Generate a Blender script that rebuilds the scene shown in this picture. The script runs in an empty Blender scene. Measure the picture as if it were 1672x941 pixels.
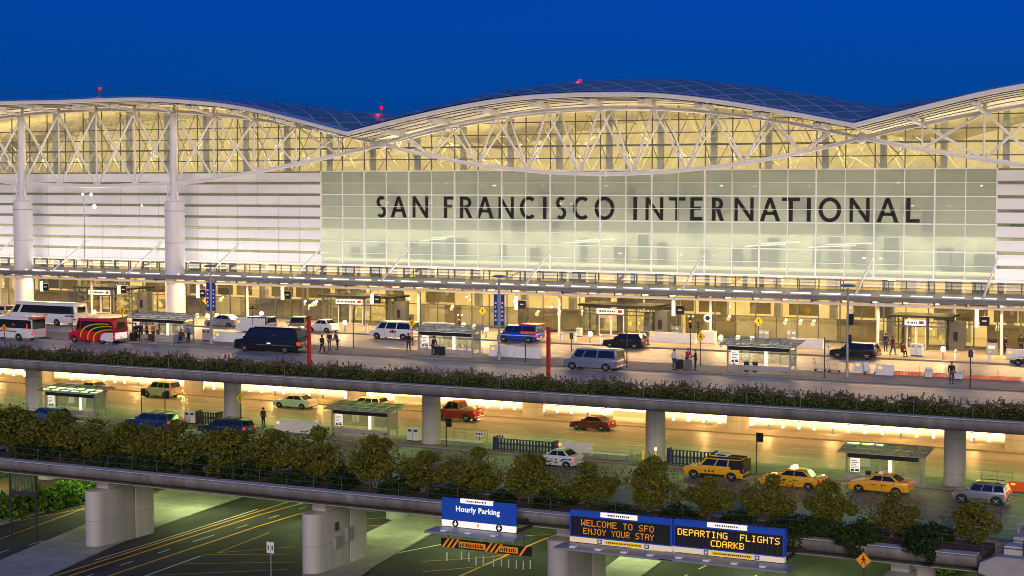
import bpy, bmesh, math, random
from mathutils import Vector, Matrix
import numpy as np
rnd = random.Random(7)
PI = math.pi
SC = bpy.context.scene
COL = SC.collection
def R(a): return math.radians(a)

# ------------------------------------------------------------------ camera
TH, PH, FP, CH = R(27.1), R(3.48), 2757.0, 15.7
CF = Vector((-math.sin(TH) * math.cos(PH), math.cos(TH) * math.cos(PH), -math.sin(PH)))
CR = Vector((math.cos(TH), math.sin(TH), 0))
CU = CR.cross(CF)
cam_d = bpy.data.cameras.new('camera')
cam_d.sensor_width = 36.0
cam_d.lens = FP / 1672 * 36.0
cam_d.clip_start = 1.0
cam_d.clip_end = 6000
cam = bpy.data.objects.new('camera', cam_d)
COL.objects.link(cam)
cam.matrix_world = Matrix(((CR.x, CU.x, -CF.x, 0), (CR.y, CU.y, -CF.y, 0), (CR.z, CU.z, -CF.z, CH), (0, 0, 0, 1)))
SC.camera = cam
def ray(px, py): return CF * FP + CR * (px - 836) + CU * (470.5 - py)
def at_z(px, py, z):
    d = ray(px, py); t = (z - CH) / d.z
    return Vector((d.x * t, d.y * t, z))
def at_y(px, py, y):
    d = ray(px, py); t = y / d.y
    return Vector((d.x * t, y, CH + d.z * t))

# ------------------------------------------------------------------ objects
def tag(o, label=None, cat=None, group=None, kind=None):
    if label: o['label'] = label
    if cat: o['category'] = cat
    if group: o['group'] = group
    if kind: o['kind'] = kind
    return o
def empty(name, loc, label, cat, group=None, rz=0):
    o = bpy.data.objects.new(name, None)
    o.empty_display_size = 0.2
    COL.objects.link(o)
    o.location = loc
    o.rotation_euler = (0, 0, rz)
    return tag(o, label, cat, group)
def copy_tree(o, parent=None):
    c = o.copy(); COL.objects.link(c)
    if parent is not None: c.parent = parent
    for ch in list(o.children): copy_tree(ch, c)
    return c
def clone(root, loc, rz=0, label=None, group=None):
    c = copy_tree(root)
    c.location = loc; c.rotation_euler = (0, 0, rz)
    if label: c['label'] = label
    if group: c['group'] = group
    return c

class MB:
    """collects simple shapes for ONE mesh object"""
    def __init__(s): s.v = []; s.f = []; s.m = []; s.mi = 0
    def add(s, vs, fs):
        b = len(s.v); s.v += [tuple(p) for p in vs]
        for f in fs:
            s.f.append(tuple(b + i for i in f)); s.m.append(s.mi)
        return s
    def mat(s, i): s.mi = i; return s
    def box(s, x0, x1, y0, y1, z0, z1):
        return s.add([(x0, y0, z0), (x1, y0, z0), (x1, y1, z0), (x0, y1, z0), (x0, y0, z1), (x1, y0, z1), (x1, y1, z1), (x0, y1, z1)],
              [(0, 3, 2, 1), (4, 5, 6, 7), (0, 1, 5, 4), (1, 2, 6, 5), (2, 3, 7, 6), (3, 0, 4, 7)])
    def tube(s, pts, r, n=8, r2=None, cap=True):
        pts = [Vector(p) for p in pts]; k = len(pts); rings = []
        up = Vector((0, 0, 1))
        for i, p in enumerate(pts):
            d = (pts[min(i + 1, k - 1)] - pts[max(i - 1, 0)]).normalized()
            a = d.cross(up)
            if a.length < 1e-3: a = d.cross(Vector((1, 0, 0)))
            a.normalize(); b = a.cross(d)
            rr = r if r2 is None else r + (r2 - r) * i / (k - 1)
            rings.append([p + (a * math.cos(2 * PI * j / n) + b * math.sin(2 * PI * j / n)) * rr for j in range(n)])
        vs = [q for ring in rings for q in ring]
        fs = []
        for i in range(k - 1):
            for j in range(n):
                fs.append((i * n + j, i * n + (j + 1) % n, (i + 1) * n + (j + 1) % n, (i + 1) * n + j))
        if cap:
            fs.append(tuple(range(n - 1, -1, -1))); fs.append(tuple((k - 1) * n + j for j in range(n)))
        return s.add(vs, fs)
    def lathe(s, prof, c=(0, 0, 0), n=16, axis='z'):
        vs = []; k = len(prof)
        for (r, h) in prof:
            for j in range(n):
                a = 2 * PI * j / n
                p = (r * math.cos(a), r * math.sin(a), h)
                if axis == 'y': p = (p[0], p[2], p[1])
                if axis == 'x': p = (p[2], p[0], p[1])
                vs.append((p[0] + c[0], p[1] + c[1], p[2] + c[2]))
        fs = [(i * n + j, i * n + (j + 1) % n, (i + 1) * n + (j + 1) % n, (i + 1) * n + j) for i in range(k - 1) for j in range(n)]
        if prof[0][0] > 1e-6: fs.append(tuple(range(n - 1, -1, -1)))
        if prof[-1][0] > 1e-6: fs.append(tuple((k - 1) * n + j for j in range(n)))
        return s.add(vs, fs)
    def ball(s, c, r, n=10, k=6, sz=1.0):
        return s.lathe([(max(r * math.sin(PI * i / k), 1e-4), -r * sz * math.cos(PI * i / k)) for i in range(k + 1)], c, n)
    def prism(s, poly, axis, a, b):
        """polygon in the other two axes, extruded along axis from a to b"""
        n = len(poly)
        def P(u, v, w): return (w, u, v) if axis == 'x' else ((u, w, v) if axis == 'y' else (u, v, w))
        vs = [P(u, v, a) for u, v in poly] + [P(u, v, b) for u, v in poly]
        fs = [tuple(range(n - 1, -1, -1)), tuple(range(n, 2 * n))] + [(i, (i + 1) % n, n + (i + 1) % n, n + i) for i in range(n)]
        return s.add(vs, fs)
    def slab(s, q, t, nrm=None):
        """4 points given thickness t along their normal"""
        q = [Vector(p) for p in q]
        nn = Vector(nrm) if nrm else (q[1] - q[0]).cross(q[3] - q[0]).normalized()
        vs = q + [p + nn * t for p in q]
        return s.add(vs, [(3, 2, 1, 0), (4, 5, 6, 7), (0, 1, 5, 4), (1, 2, 6, 5), (2, 3, 7, 6), (3, 0, 4, 7)])
    def beam(s, p, q, w, h):
        """rectangular bar from p to q, w wide and h high"""
        p, q = Vector(p), Vector(q); d = (q - p).normalized()
        a = d.cross(Vector((0, 0, 1)))
        if a.length < 1e-3: a = Vector((1, 0, 0))
        a.normalize(); b = a.cross(d)
        vs = []
        for c in (p, q):
            for (i, j) in ((-1, -1), (1, -1), (1, 1), (-1, 1)): vs.append(c + a * (i * w / 2) + b * (j * h / 2))
        return s.add(vs, [(0, 1, 2, 3), (7, 6, 5, 4), (0, 4, 5, 1), (1, 5, 6, 2), (2, 6, 7, 3), (3, 7, 4, 0)])
    def build(s, name, mats, parent=None, world=False, bevel=0, smooth=False, seg=2):
        me = bpy.data.meshes.new(name)
        me.from_pydata(s.v, [], s.f)
        if not isinstance(mats, (list, tuple)): mats = [mats]
        for m in mats: me.materials.append(m)
        if len(mats) > 1: me.polygons.foreach_set('material_index', s.m)
        bm = bmesh.new(); bm.from_mesh(me)
        bmesh.ops.recalc_face_normals(bm, faces=bm.faces)
        if bevel:
            es = [e for e in bm.edges if len(e.link_faces) == 2 and e.calc_face_angle(0) > 0.6]
            bmesh.ops.bevel(bm, geom=es, offset=bevel, segments=seg, affect='EDGES', clamp_overlap=True, profile=0.5)
        bm.to_mesh(me); bm.free()
        if smooth:
            me.polygons.foreach_set('use_smooth', [True] * len(me.polygons))
            if smooth != 'all': me.set_sharp_from_angle(angle=R(40))
        o = bpy.data.objects.new(name, me); COL.objects.link(o)
        if parent is not None:
            o.parent = parent
            if world:
                o.matrix_parent_inverse = wm(parent).inverted()
        return o
def wm(o):
    m = Matrix.Translation(o.location) @ o.rotation_euler.to_matrix().to_4x4()
    if o.parent is not None: m = wm(o.parent) @ o.matrix_parent_inverse @ m
    return m
def struct(name, mb, mats, **k):
    o = mb.build(name, mats, **k); o['kind'] = 'structure'
    return o
def arr_mesh(name, V, F, mats, parent=None, world=False, mi=None):
    me = bpy.data.meshes.new(name)
    me.from_pydata(V.tolist(), [], F.tolist())
    for m in (mats if isinstance(mats, (list, tuple)) else [mats]): me.materials.append(m)
    if mi is not None: me.polygons.foreach_set('material_index', mi.tolist())
    o = bpy.data.objects.new(name, me); COL.objects.link(o)
    if parent is not None:
        o.parent = parent
        if world: o.matrix_parent_inverse = wm(parent).inverted()
    return o
nrs = np.random.RandomState(5)
def leaves(P, size, up=0.0):
    """one leaf quad for every row of P, random size and direction -> verts, faces"""
    n = len(P)
    a = nrs.normal(size=(n, 3)); a[:, 2] += up
    a /= np.linalg.norm(a, axis=1)[:, None]
    b = np.cross(a, nrs.normal(size=(n, 3))); b /= np.linalg.norm(b, axis=1)[:, None]
    s = (size * (0.6 + 0.8 * nrs.rand(n)))[:, None]
    V = np.stack([P - a * s, P + b * s * 0.55, P + a * s, P - b * s * 0.55], 1).reshape(-1, 3)
    F = np.arange(4 * n).reshape(n, 4)
    return V, F

# ------------------------------------------------------------------ materials
def new_mat(name):
    m = bpy.data.materials.new(name); m.use_nodes = True
    nt = m.node_tree
    for n in list(nt.nodes): nt.nodes.remove(n)
    out = nt.nodes.new('ShaderNodeOutputMaterial')
    return m, nt, out
def mat(name, col, rough=0.6, metal=0.0, var=0.12, scale=1.5, emit=0.0, ecol=None, spec=0.5, streak=None, bump=0.0, coat=0.0):
    m, nt, out = new_mat(name)
    b = nt.nodes.new('ShaderNodeBsdfPrincipled')
    nt.links.new(b.outputs[0], out.inputs[0])
    b.inputs['Base Color'].default_value = (*col, 1)
    b.inputs['Roughness'].default_value = rough
    b.inputs['Metallic'].default_value = metal
    b.inputs['Specular IOR Level'].default_value = spec
    if coat:
        b.inputs['Coat Weight'].default_value = coat; b.inputs['Coat Roughness'].default_value = 0.08
    if var or bump:
        tc = nt.nodes.new('ShaderNodeTexCoord')
        mp = nt.nodes.new('ShaderNodeMapping')
        nt.links.new(tc.outputs['Object'], mp.inputs[0])
        if streak: mp.inputs['Scale'].default_value = streak
        no = nt.nodes.new('ShaderNodeTexNoise')
        no.inputs['Scale'].default_value = scale; no.inputs['Detail'].default_value = 5; no.inputs['Roughness'].default_value = 0.65
        nt.links.new(mp.outputs[0], no.inputs['Vector'])
        if var:
            rmp = nt.nodes.new('ShaderNodeMapRange')
            rmp.inputs[1].default_value = 0.3; rmp.inputs[2].default_value = 0.7
            rmp.inputs[3].default_value = 1 - var; rmp.inputs[4].default_value = 1 + var
            nt.links.new(no.outputs[0], rmp.inputs[0])
            mx = nt.nodes.new('ShaderNodeMix'); mx.data_type = 'RGBA'; mx.blend_type = 'MULTIPLY'
            mx.inputs[0].default_value = 1.0
            mx.inputs[6].default_value = (*col, 1)
            nt.links.new(rmp.outputs[0], mx.inputs[7])
            nt.links.new(mx.outputs[2], b.inputs['Base Color'])
        if bump:
            bp = nt.nodes.new('ShaderNodeBump'); bp.inputs['Strength'].default_value = bump; bp.inputs['Distance'].default_value = 0.05
            nt.links.new(no.outputs[0], bp.inputs['Height']); nt.links.new(bp.outputs[0], b.inputs['Normal'])
    if emit:
        b.inputs['Emission Color'].default_value = (*(ecol or col), 1)
        b.inputs['Emission Strength'].default_value = emit
    return m
def glass(name, tint=(0.9, 0.95, 0.93), refl=0.12, film=0.0, fcol=(0.6, 0.65, 0.55), rough=0.03, panes=None, panes_off=(0, 0, 0)):
    """thin pane: lets light straight through, mirrors a little, and a frosting film scatters the rest"""
    m, nt, out = new_mat(name)
    tr = nt.nodes.new('ShaderNodeBsdfTransparent'); tr.inputs[0].default_value = (*tint, 1)
    gl = nt.nodes.new('ShaderNodeBsdfGlossy'); gl.inputs[0].default_value = (0.95, 0.97, 1, 1); gl.inputs[1].default_value = rough
    lw = nt.nodes.new('ShaderNodeLayerWeight'); lw.inputs[0].default_value = 0.25
    mr = nt.nodes.new('ShaderNodeMapRange'); mr.inputs[3].default_value = refl; mr.inputs[4].default_value = 0.8
    nt.links.new(lw.outputs['Facing'], mr.inputs[0])
    mx = nt.nodes.new('ShaderNodeMixShader')
    nt.links.new(mr.outputs[0], mx.inputs[0]); nt.links.new(tr.outputs[0], mx.inputs[1]); nt.links.new(gl.outputs[0], mx.inputs[2])
    last = mx
    if film:
        df = nt.nodes.new('ShaderNodeBsdfDiffuse'); df.inputs[0].default_value = (*fcol, 1)
        tl = nt.nodes.new('ShaderNodeBsdfTranslucent'); tl.inputs[0].default_value = (*fcol, 1)
        m2 = nt.nodes.new('ShaderNodeMixShader'); m2.inputs[0].default_value = 0.5
        nt.links.new(df.outputs[0], m2.inputs[1]); nt.links.new(tl.outputs[0], m2.inputs[2])
        tc = nt.nodes.new('ShaderNodeTexCoord'); no = nt.nodes.new('ShaderNodeTexNoise'); no.inputs['Scale'].default_value = 0.12
        nt.links.new(tc.outputs['Object'], no.inputs['Vector'])
        r2 = nt.nodes.new('ShaderNodeMapRange'); r2.inputs[1].default_value = 0.3; r2.inputs[2].default_value = 0.7
        r2.inputs[3].default_value = film - 0.06; r2.inputs[4].default_value = film + 0.06
        nt.links.new(no.outputs[0], r2.inputs[0])
        m3 = nt.nodes.new('ShaderNodeMixShader')
        fac = r2.outputs[0]
        if panes:
            dv = nt.nodes.new('ShaderNodeVectorMath'); dv.operation = 'DIVIDE'; dv.inputs[1].default_value = panes
            fl = nt.nodes.new('ShaderNodeVectorMath'); fl.operation = 'FLOOR'
            ad = nt.nodes.new('ShaderNodeVectorMath'); ad.operation = 'ADD'; ad.inputs[1].default_value = panes_off
            wn = nt.nodes.new('ShaderNodeTexWhiteNoise'); wn.noise_dimensions = '3D'
            nt.links.new(tc.outputs['Object'], ad.inputs[0]); nt.links.new(ad.outputs[0], dv.inputs[0]); nt.links.new(dv.outputs[0], fl.inputs[0]); nt.links.new(fl.outputs[0], wn.inputs['Vector'])
            ml = nt.nodes.new('ShaderNodeMath'); ml.operation = 'MULTIPLY_ADD'; ml.inputs[1].default_value = 0.12
            nt.links.new(wn.outputs['Value'], ml.inputs[0]); nt.links.new(r2.outputs[0], ml.inputs[2]); fac = ml.outputs[0]
        nt.links.new(fac, m3.inputs[0]); nt.links.new(mx.outputs[0], m3.inputs[1]); nt.links.new(m2.outputs[0], m3.inputs[2])
        last = m3
    nt.links.new(last.outputs[0], out.inputs[0])
    return m
def emis(name, col, s):
    m, nt, out = new_mat(name)
    e = nt.nodes.new('ShaderNodeEmission'); e.inputs[0].default_value = (*col, 1); e.inputs[1].default_value = s
    nt.links.new(e.outputs[0], out.inputs[0])
    return m
def leafmat(name, col, col2, tcol):
    m, nt, out = new_mat(name)
    b = nt.nodes.new('ShaderNodeBsdfPrincipled'); b.inputs['Roughness'].default_value = 0.6; b.inputs['Specular IOR Level'].default_value = 0.12
    tl = nt.nodes.new('ShaderNodeBsdfTranslucent'); tl.inputs[0].default_value = (*tcol, 1)
    mx = nt.nodes.new('ShaderNodeMixShader'); mx.inputs[0].default_value = 0.25
    geo = nt.nodes.new('ShaderNodeNewGeometry')
    cr = nt.nodes.new('ShaderNodeMix'); cr.data_type = 'RGBA'
    cr.inputs[6].default_value = (*col, 1); cr.inputs[7].default_value = (*col2, 1)
    nt.links.new(geo.outputs['Random Per Island'], cr.inputs[0])
    nt.links.new(cr.outputs[2], b.inputs['Base Color'])
    nt.links.new(b.outputs[0], mx.inputs[1]); nt.links.new(tl.outputs[0], mx.inputs[2]); nt.links.new(mx.outputs[0], out.inputs[0])
    return m

def slabs(name, col, bw, bh, rough=0.6, axes='xy', grain=0.12, blotch=0.25, joint=0.55, jw=0.012, streak=None, bump=0.1, off=0.0, spec=0.5):
    """cast surface: slab joints, broad stains, fine grain (all real marks that stay put)"""
    m, nt, out = new_mat(name)
    b = nt.nodes.new('ShaderNodeBsdfPrincipled'); nt.links.new(b.outputs[0], out.inputs[0]); b.inputs['Roughness'].default_value = rough; b.inputs['Specular IOR Level'].default_value = spec
    tc = nt.nodes.new('ShaderNodeTexCoord'); geo = nt.nodes.new('ShaderNodeNewGeometry')
    sx = nt.nodes.new('ShaderNodeSeparateXYZ'); nt.links.new(geo.outputs['Position'], sx.inputs[0])
    cx = nt.nodes.new('ShaderNodeCombineXYZ')
    for i, a in enumerate(axes): nt.links.new(sx.outputs['xyz'.index(a)], cx.inputs[i])
    br = nt.nodes.new('ShaderNodeTexBrick'); br.offset = off; br.inputs['Scale'].default_value = 1
    br.inputs['Brick Width'].default_value = bw; br.inputs['Row Height'].default_value = bh; br.inputs['Mortar Size'].default_value = jw; br.inputs['Mortar Smooth'].default_value = 0.3
    br.inputs['Color1'].default_value = (1.06, 1.06, 1.05, 1); br.inputs['Color2'].default_value = (0.90, 0.90, 0.91, 1); br.inputs['Mortar'].default_value = (joint, joint, joint, 1)
    nt.links.new(cx.outputs[0], br.inputs['Vector'])
    mp = nt.nodes.new('ShaderNodeMapping'); nt.links.new(geo.outputs['Position'], mp.inputs[0])
    if streak: mp.inputs['Scale'].default_value = streak
    prev = br.outputs[0]
    for sc_, am, src in ((0.45, blotch, mp.outputs[0]), (7.0, grain, geo.outputs['Position'])):
        no = nt.nodes.new('ShaderNodeTexNoise'); no.inputs['Scale'].default_value = sc_; no.inputs['Detail'].default_value = 6; no.inputs['Roughness'].default_value = 0.7
        nt.links.new(src, no.inputs['Vector'])
        mr = nt.nodes.new('ShaderNodeMapRange'); mr.inputs[1].default_value = 0.3; mr.inputs[2].default_value = 0.7; mr.inputs[3].default_value = 1 - am; mr.inputs[4].default_value = 1 + am * 0.8
        nt.links.new(no.outputs[0], mr.inputs[0])
        mx = nt.nodes.new('ShaderNodeMix'); mx.data_type = 'RGBA'; mx.blend_type = 'MULTIPLY'; mx.inputs[0].default_value = 1
        nt.links.new(prev, mx.inputs[6]); nt.links.new(mr.outputs[0], mx.inputs[7]); prev = mx.outputs[2]
        if sc_ > 1 and bump:
            bp = nt.nodes.new('ShaderNodeBump'); bp.inputs['Strength'].default_value = bump; bp.inputs['Distance'].default_value = 0.03
            nt.links.new(no.outputs[0], bp.inputs['Height']); nt.links.new(bp.outputs[0], b.inputs['Normal'])
    mx = nt.nodes.new('ShaderNodeMix'); mx.data_type = 'RGBA'; mx.blend_type = 'MULTIPLY'; mx.inputs[0].default_value = 1
    mx.inputs[6].default_value = (*col, 1); nt.links.new(prev, mx.inputs[7]); nt.links.new(mx.outputs[2], b.inputs['Base Color'])
    return m
M = {}
M['concrete'] = mat('concrete', (0.34, 0.32, 0.32), 0.8, var=0.16, scale=0.8, bump=0.15)
M['beam_concrete'] = slabs('beam_concrete', (0.22, 0.205, 0.20), 1.6, 50, 0.75, 'xy', 0.10, 0.42, 0.8, 0.03, (2.2, 0.5, 0.3), 0.1)
M['pale_concrete'] = slabs('pale_concrete', (0.48, 0.46, 0.44), 50, 2.6, 0.8, 'xz', 0.06, 0.16, 0.7, 0.03, (1.4, 1.4, 0.18), 0.05)
M['pavement'] = slabs('pavement', (0.27, 0.25, 0.22), 1.5, 1.5, 0.8, 'xy', 0.15, 0.22, 0.75, 0.012)
M['kerb'] = mat('kerb', (0.30, 0.29, 0.28), 0.8, var=0.2, scale=1.0)
M['lower_deck_road'] = slabs('lower_deck_road', (0.235, 0.235, 0.24), 9.0, 3.9, 0.45, 'xy', 0.18, 0.32, 0.6, 0.03, (0.14, 1.5, 1), 0.1)
M['deck_road'] = slabs('deck_road', (0.30, 0.30, 0.31), 8.0, 3.9, 0.5, 'xy', 0.12, 0.30, 0.65, 0.03, (0.14, 1.5, 1), 0.1)
M['asphalt'] = slabs('asphalt', (0.052, 0.052, 0.053), 400, 400, 0.75, 'xy', 0.34, 0.5, 1, 0.001, (0.9, 0.22, 1), 0.25, spec=0.25)
M['footway'] = slabs('footway', (0.36, 0.35, 0.31), 2.4, 2.4, 0.85, 'xy', 0.15, 0.3, 0.7, 0.02)
M['grey_asphalt'] = mat('grey_asphalt', (0.11, 0.11, 0.11), 0.6, var=0.2, scale=0.35, streak=(0.12, 1.6, 1))
M['earth'] = mat('earth', (0.09, 0.085, 0.08), 0.9, var=0.25, scale=0.08)
M['mulch'] = mat('mulch', (0.11, 0.055, 0.035), 0.95, var=0.4, scale=4)
M['white_line'] = mat('white_line', (0.7, 0.7, 0.68), 0.6, var=0.15, scale=3)
M['yellow_line'] = mat('yellow_line', (0.85, 0.38, 0.02), 0.6, var=0.15, scale=3)
M['white_steel'] = mat('white_steel', (0.78, 0.76, 0.75), 0.4, var=0.05)
M['panel'] = mat('panel', (0.72, 0.70, 0.72), 0.45, var=0.04, scale=0.3)
M['grey_steel'] = mat('grey_steel', (0.32, 0.33, 0.35), 0.45, metal=0.3, var=0.08)
M['dark_steel'] = mat('dark_steel', (0.045, 0.048, 0.055), 0.5, metal=0.2, var=0.1)
M['black'] = mat('black', (0.012, 0.012, 0.013), 0.5, var=0)
M['soffit'] = mat('soffit', (0.74, 0.70, 0.62), 0.6, var=0.06, scale=0.5)
M['interior'] = mat('interior', (0.66, 0.60, 0.45), 0.7, var=0.16, scale=0.35)
M['mid_steel'] = mat('mid_steel', (0.13, 0.13, 0.13), 0.5, metal=0.2, var=0.08)
M['interior_floor'] = mat('interior_floor', (0.35, 0.30, 0.22), 0.4, var=0.1)
M['letter'] = mat('letter', (0.02, 0.017, 0.012), 0.35, var=0.3, scale=0.5)
M['clear'] = glass('clear_glass', (0.90, 0.92, 0.86), 0.05)
M['shop_glass'] = glass('shop_glass', (0.82, 0.82, 0.74), 0.06)
M['frost'] = glass('frosted_glass', (0.82, 0.86, 0.80), 0.06, film=0.54, fcol=(0.46, 0.53, 0.51), panes=(2.9077, 50, 1.32), panes_off=(37.65, 25, -6.72))
M['slot'] = glass('slot_glass', (0.55, 0.60, 0.52), 0.08, film=0.35, fcol=(0.30, 0.34, 0.28))
M['shelter_glass'] = glass('shelter_glass', (0.75, 0.82, 0.78), 0.08, film=0.10, fcol=(0.5, 0.6, 0.5))
M['roof_glass'] = glass('roof_glass', (0.85, 0.90, 0.80), 0.06, film=0.32, fcol=(0.62, 0.64, 0.50))
M['tyre'] = mat('tyre', (0.014, 0.014, 0.015), 0.8, var=0)
M['rim'] = mat('rim', (0.62, 0.62, 0.63), 0.35, metal=0.25, var=0)
M['car_glass'] = mat('car_glass', (0.012, 0.015, 0.02), 0.06, var=0, spec=0.9)
M['chrome'] = mat('chrome', (0.55, 0.55, 0.57), 0.25, metal=0.9, var=0)
M['tail'] = mat('tail_lamp', (0.5, 0.01, 0.01), 0.3, var=0, emit=1.3, ecol=(1, 0.02, 0.015))
M['tail_off'] = mat('tail_lamp_off', (0.35, 0.012, 0.01), 0.25, var=0, emit=0.25, ecol=(1, 0.03, 0.02))
M['head'] = mat('head_lamp', (0.8, 0.78, 0.7), 0.2, var=0, emit=0.25, ecol=(1, 0.8, 0.55))
M['head_on'] = mat('head_lamp_on', (0.9, 0.85, 0.7), 0.2, var=0, emit=14, ecol=(1, 0.82, 0.5))
M['amber'] = mat('amber_lamp', (0.9, 0.35, 0.02), 0.3, var=0, emit=1.6, ecol=(1, 0.35, 0.02))
M['plate'] = mat('number_plate', (0.7, 0.7, 0.68), 0.4, var=0.1, scale=20)
M['lamp_warm'] = emis('lamp_warm', (1.0, 0.64, 0.26), 9.0)
M['lamp_white'] = emis('lamp_white', (1.0, 0.93, 0.80), 2.2)
M['lamp_strip'] = emis('lamp_strip', (1.0, 0.88, 0.62), 3)
M['lamp_red'] = emis('lamp_red', (1.0, 0.004, 0.008), 3.2)
M['led'] = emis('led_amber', (1.0, 0.46, 0.04), 1.5)
M['led_dim'] = emis('led_amber_dim', (1.0, 0.36, 0.04), 0.6)
M['sign_blue'] = mat('sign_blue', (0.012, 0.07, 0.42), 0.45, var=0.05, emit=0.10, ecol=(0.01, 0.08, 0.6))
M['banner_blue'] = mat('banner_blue', (0.01, 0.05, 0.34), 0.6, var=0.06)
M['sign_white'] = mat('sign_white', (0.82, 0.82, 0.80), 0.5, var=0.04)
M['sign_lit'] = mat('sign_lit_white', (0.85, 0.83, 0.78), 0.5, var=0, emit=0.55, ecol=(1, 0.9, 0.75))
M['sign_yellow'] = mat('sign_yellow', (0.85, 0.55, 0.01), 0.45, var=0.04, emit=0.18, ecol=(1, 0.6, 0.01))
M['sign_orange'] = mat('sign_orange', (0.85, 0.30, 0.02), 0.45, var=0.04, emit=0.12, ecol=(1, 0.3, 0.01))
M['red_paint'] = mat('red_paint', (0.45, 0.012, 0.012), 0.4, var=0.08)
M['orange_plastic'] = mat('orange_plastic', (0.75, 0.10, 0.02), 0.5, var=0.15, emit=0.08, ecol=(1, 0.12, 0.02))
M['white_plastic'] = mat('white_plastic', (0.74, 0.72, 0.70), 0.5, var=0.08)
M['navy'] = mat('navy', (0.02, 0.03, 0.10), 0.5, var=0.1)
M['bark'] = mat('bark', (0.16, 0.12, 0.09), 0.9, var=0.3, scale=6)
M['leaf_olive'] = leafmat('leaf_olive', (0.045, 0.09, 0.015), (0.30, 0.25, 0.036), (0.22, 0.21, 0.022))
M['leaf_dark'] = leafmat('leaf_dark', (0.018, 0.045, 0.012), (0.05, 0.075, 0.018), (0.04, 0.06, 0.01))
M['leaf_hedge'] = leafmat('leaf_hedge', (0.07, 0.09, 0.026), (0.28, 0.15, 0.08), (0.05, 0.06, 0.015))
M['leaf_bright'] = leafmat('leaf_bright', (0.05, 0.13, 0.02), (0.12, 0.20, 0.03), (0.10, 0.18, 0.02))

# ------------------------------------------------------------------ light
def light(name, kind, loc, power, col=(1, 1, 1), size=0.3, sy=None, rot=None, spot=None, parent=None, spread=None):
    d = bpy.data.lights.new(name, kind); d.energy = power; d.color = col
    if kind == 'AREA':
        d.size = size
        if spread: d.spread = spread
        if sy: d.shape = 'RECTANGLE'; d.size_y = sy
    elif kind in ('POINT', 'SPOT'): d.shadow_soft_size = size
    if spot: d.spot_size = spot[0]; d.spot_blend = spot[1]
    o = bpy.data.objects.new(name, d); COL.objects.link(o); o.location = loc
    if rot: o.rotation_euler = rot
    return o
w = bpy.data.worlds.new('World'); SC.world = w; w.use_nodes = True
nt = w.node_tree; bg = nt.nodes['Background']
sky = nt.nodes.new('ShaderNodeTexSky'); sky.sky_type = 'NISHITA'; sky.sun_disc = False
SUN_EL, SUN_AZ = R(3.0), TH   # afterglow behind the camera
sky.sun_elevation = SUN_EL; sky.sun_rotation = PI - 0.0
sky.altitude = 0; sky.air_density = 1.0; sky.dust_density = 0.2; sky.ozone_density = 6.0
hs = nt.nodes.new('ShaderNodeMix'); hs.data_type = 'RGBA'; hs.blend_type = 'MULTIPLY'; hs.inputs[0].default_value = 1.0
hs.inputs[7].default_value = SKY_TINT if 'SKY_TINT' in globals() else (0.015, 0.42, 1.6, 1)
fl = nt.nodes.new('ShaderNodeMix'); fl.data_type = 'RGBA'; fl.inputs[0].default_value = 0.62; fl.inputs[7].default_value = (0.0, 0.33, 1.90, 1)
nt.links.new(sky.outputs[0], hs.inputs[6]); nt.links.new(hs.outputs[2], fl.inputs[6]); nt.links.new(fl.outputs[2], bg.inputs[0])
bg.inputs[1].default_value = 0.15
sun_d = bpy.data.lights.new('sun', 'SUN'); sun_d.energy = 1.6; sun_d.angle = R(25); sun_d.color = (1.0, 0.86, 0.66)
sun = bpy.data.objects.new('sun', sun_d); COL.objects.link(sun)
sun.rotation_euler = (R(75), 0, R(22))
SC.view_settings.view_transform = 'Standard'; SC.view_settings.look = 'None'
SC.view_settings.exposure = 0.14; SC.view_settings.gamma = 1.0
SC.cycles.max_bounces = 6; SC.cycles.diffuse_bounces = 3; SC.cycles.glossy_bounces = 2
SC.cycles.transparent_max_bounces = 12; SC.cycles.transmission_bounces = 3
SC.cycles.sample_clamp_indirect = 4.0; SC.cycles.sample_clamp_direct = 0
SC.cycles.use_denoising = True
SC.cycles.filter_width = 0.95
# ================================================================== setting: ground, roads
XL, XR = -235.0, 30.0
ZU, ZL, ZG = 0.0, -6.2, -12.5
WHITE, YELLOW = M['white_line'], M['yellow_line']
struct('ground', MB().add([(-3000, -600, ZG - 0.03), (3000, -600, ZG - 0.03), (3000, 4000, ZG - 0.03), (-3000, 4000, ZG - 0.03)], [(0, 1, 2, 3)]), M['earth'])
def gpoly(name, px, z, m):
    mb = MB(); mb.prism([at_z(a, b, z)[:2] for a, b in px], 'z', z - 0.02, z)
    return struct(name, mb, m)
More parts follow.
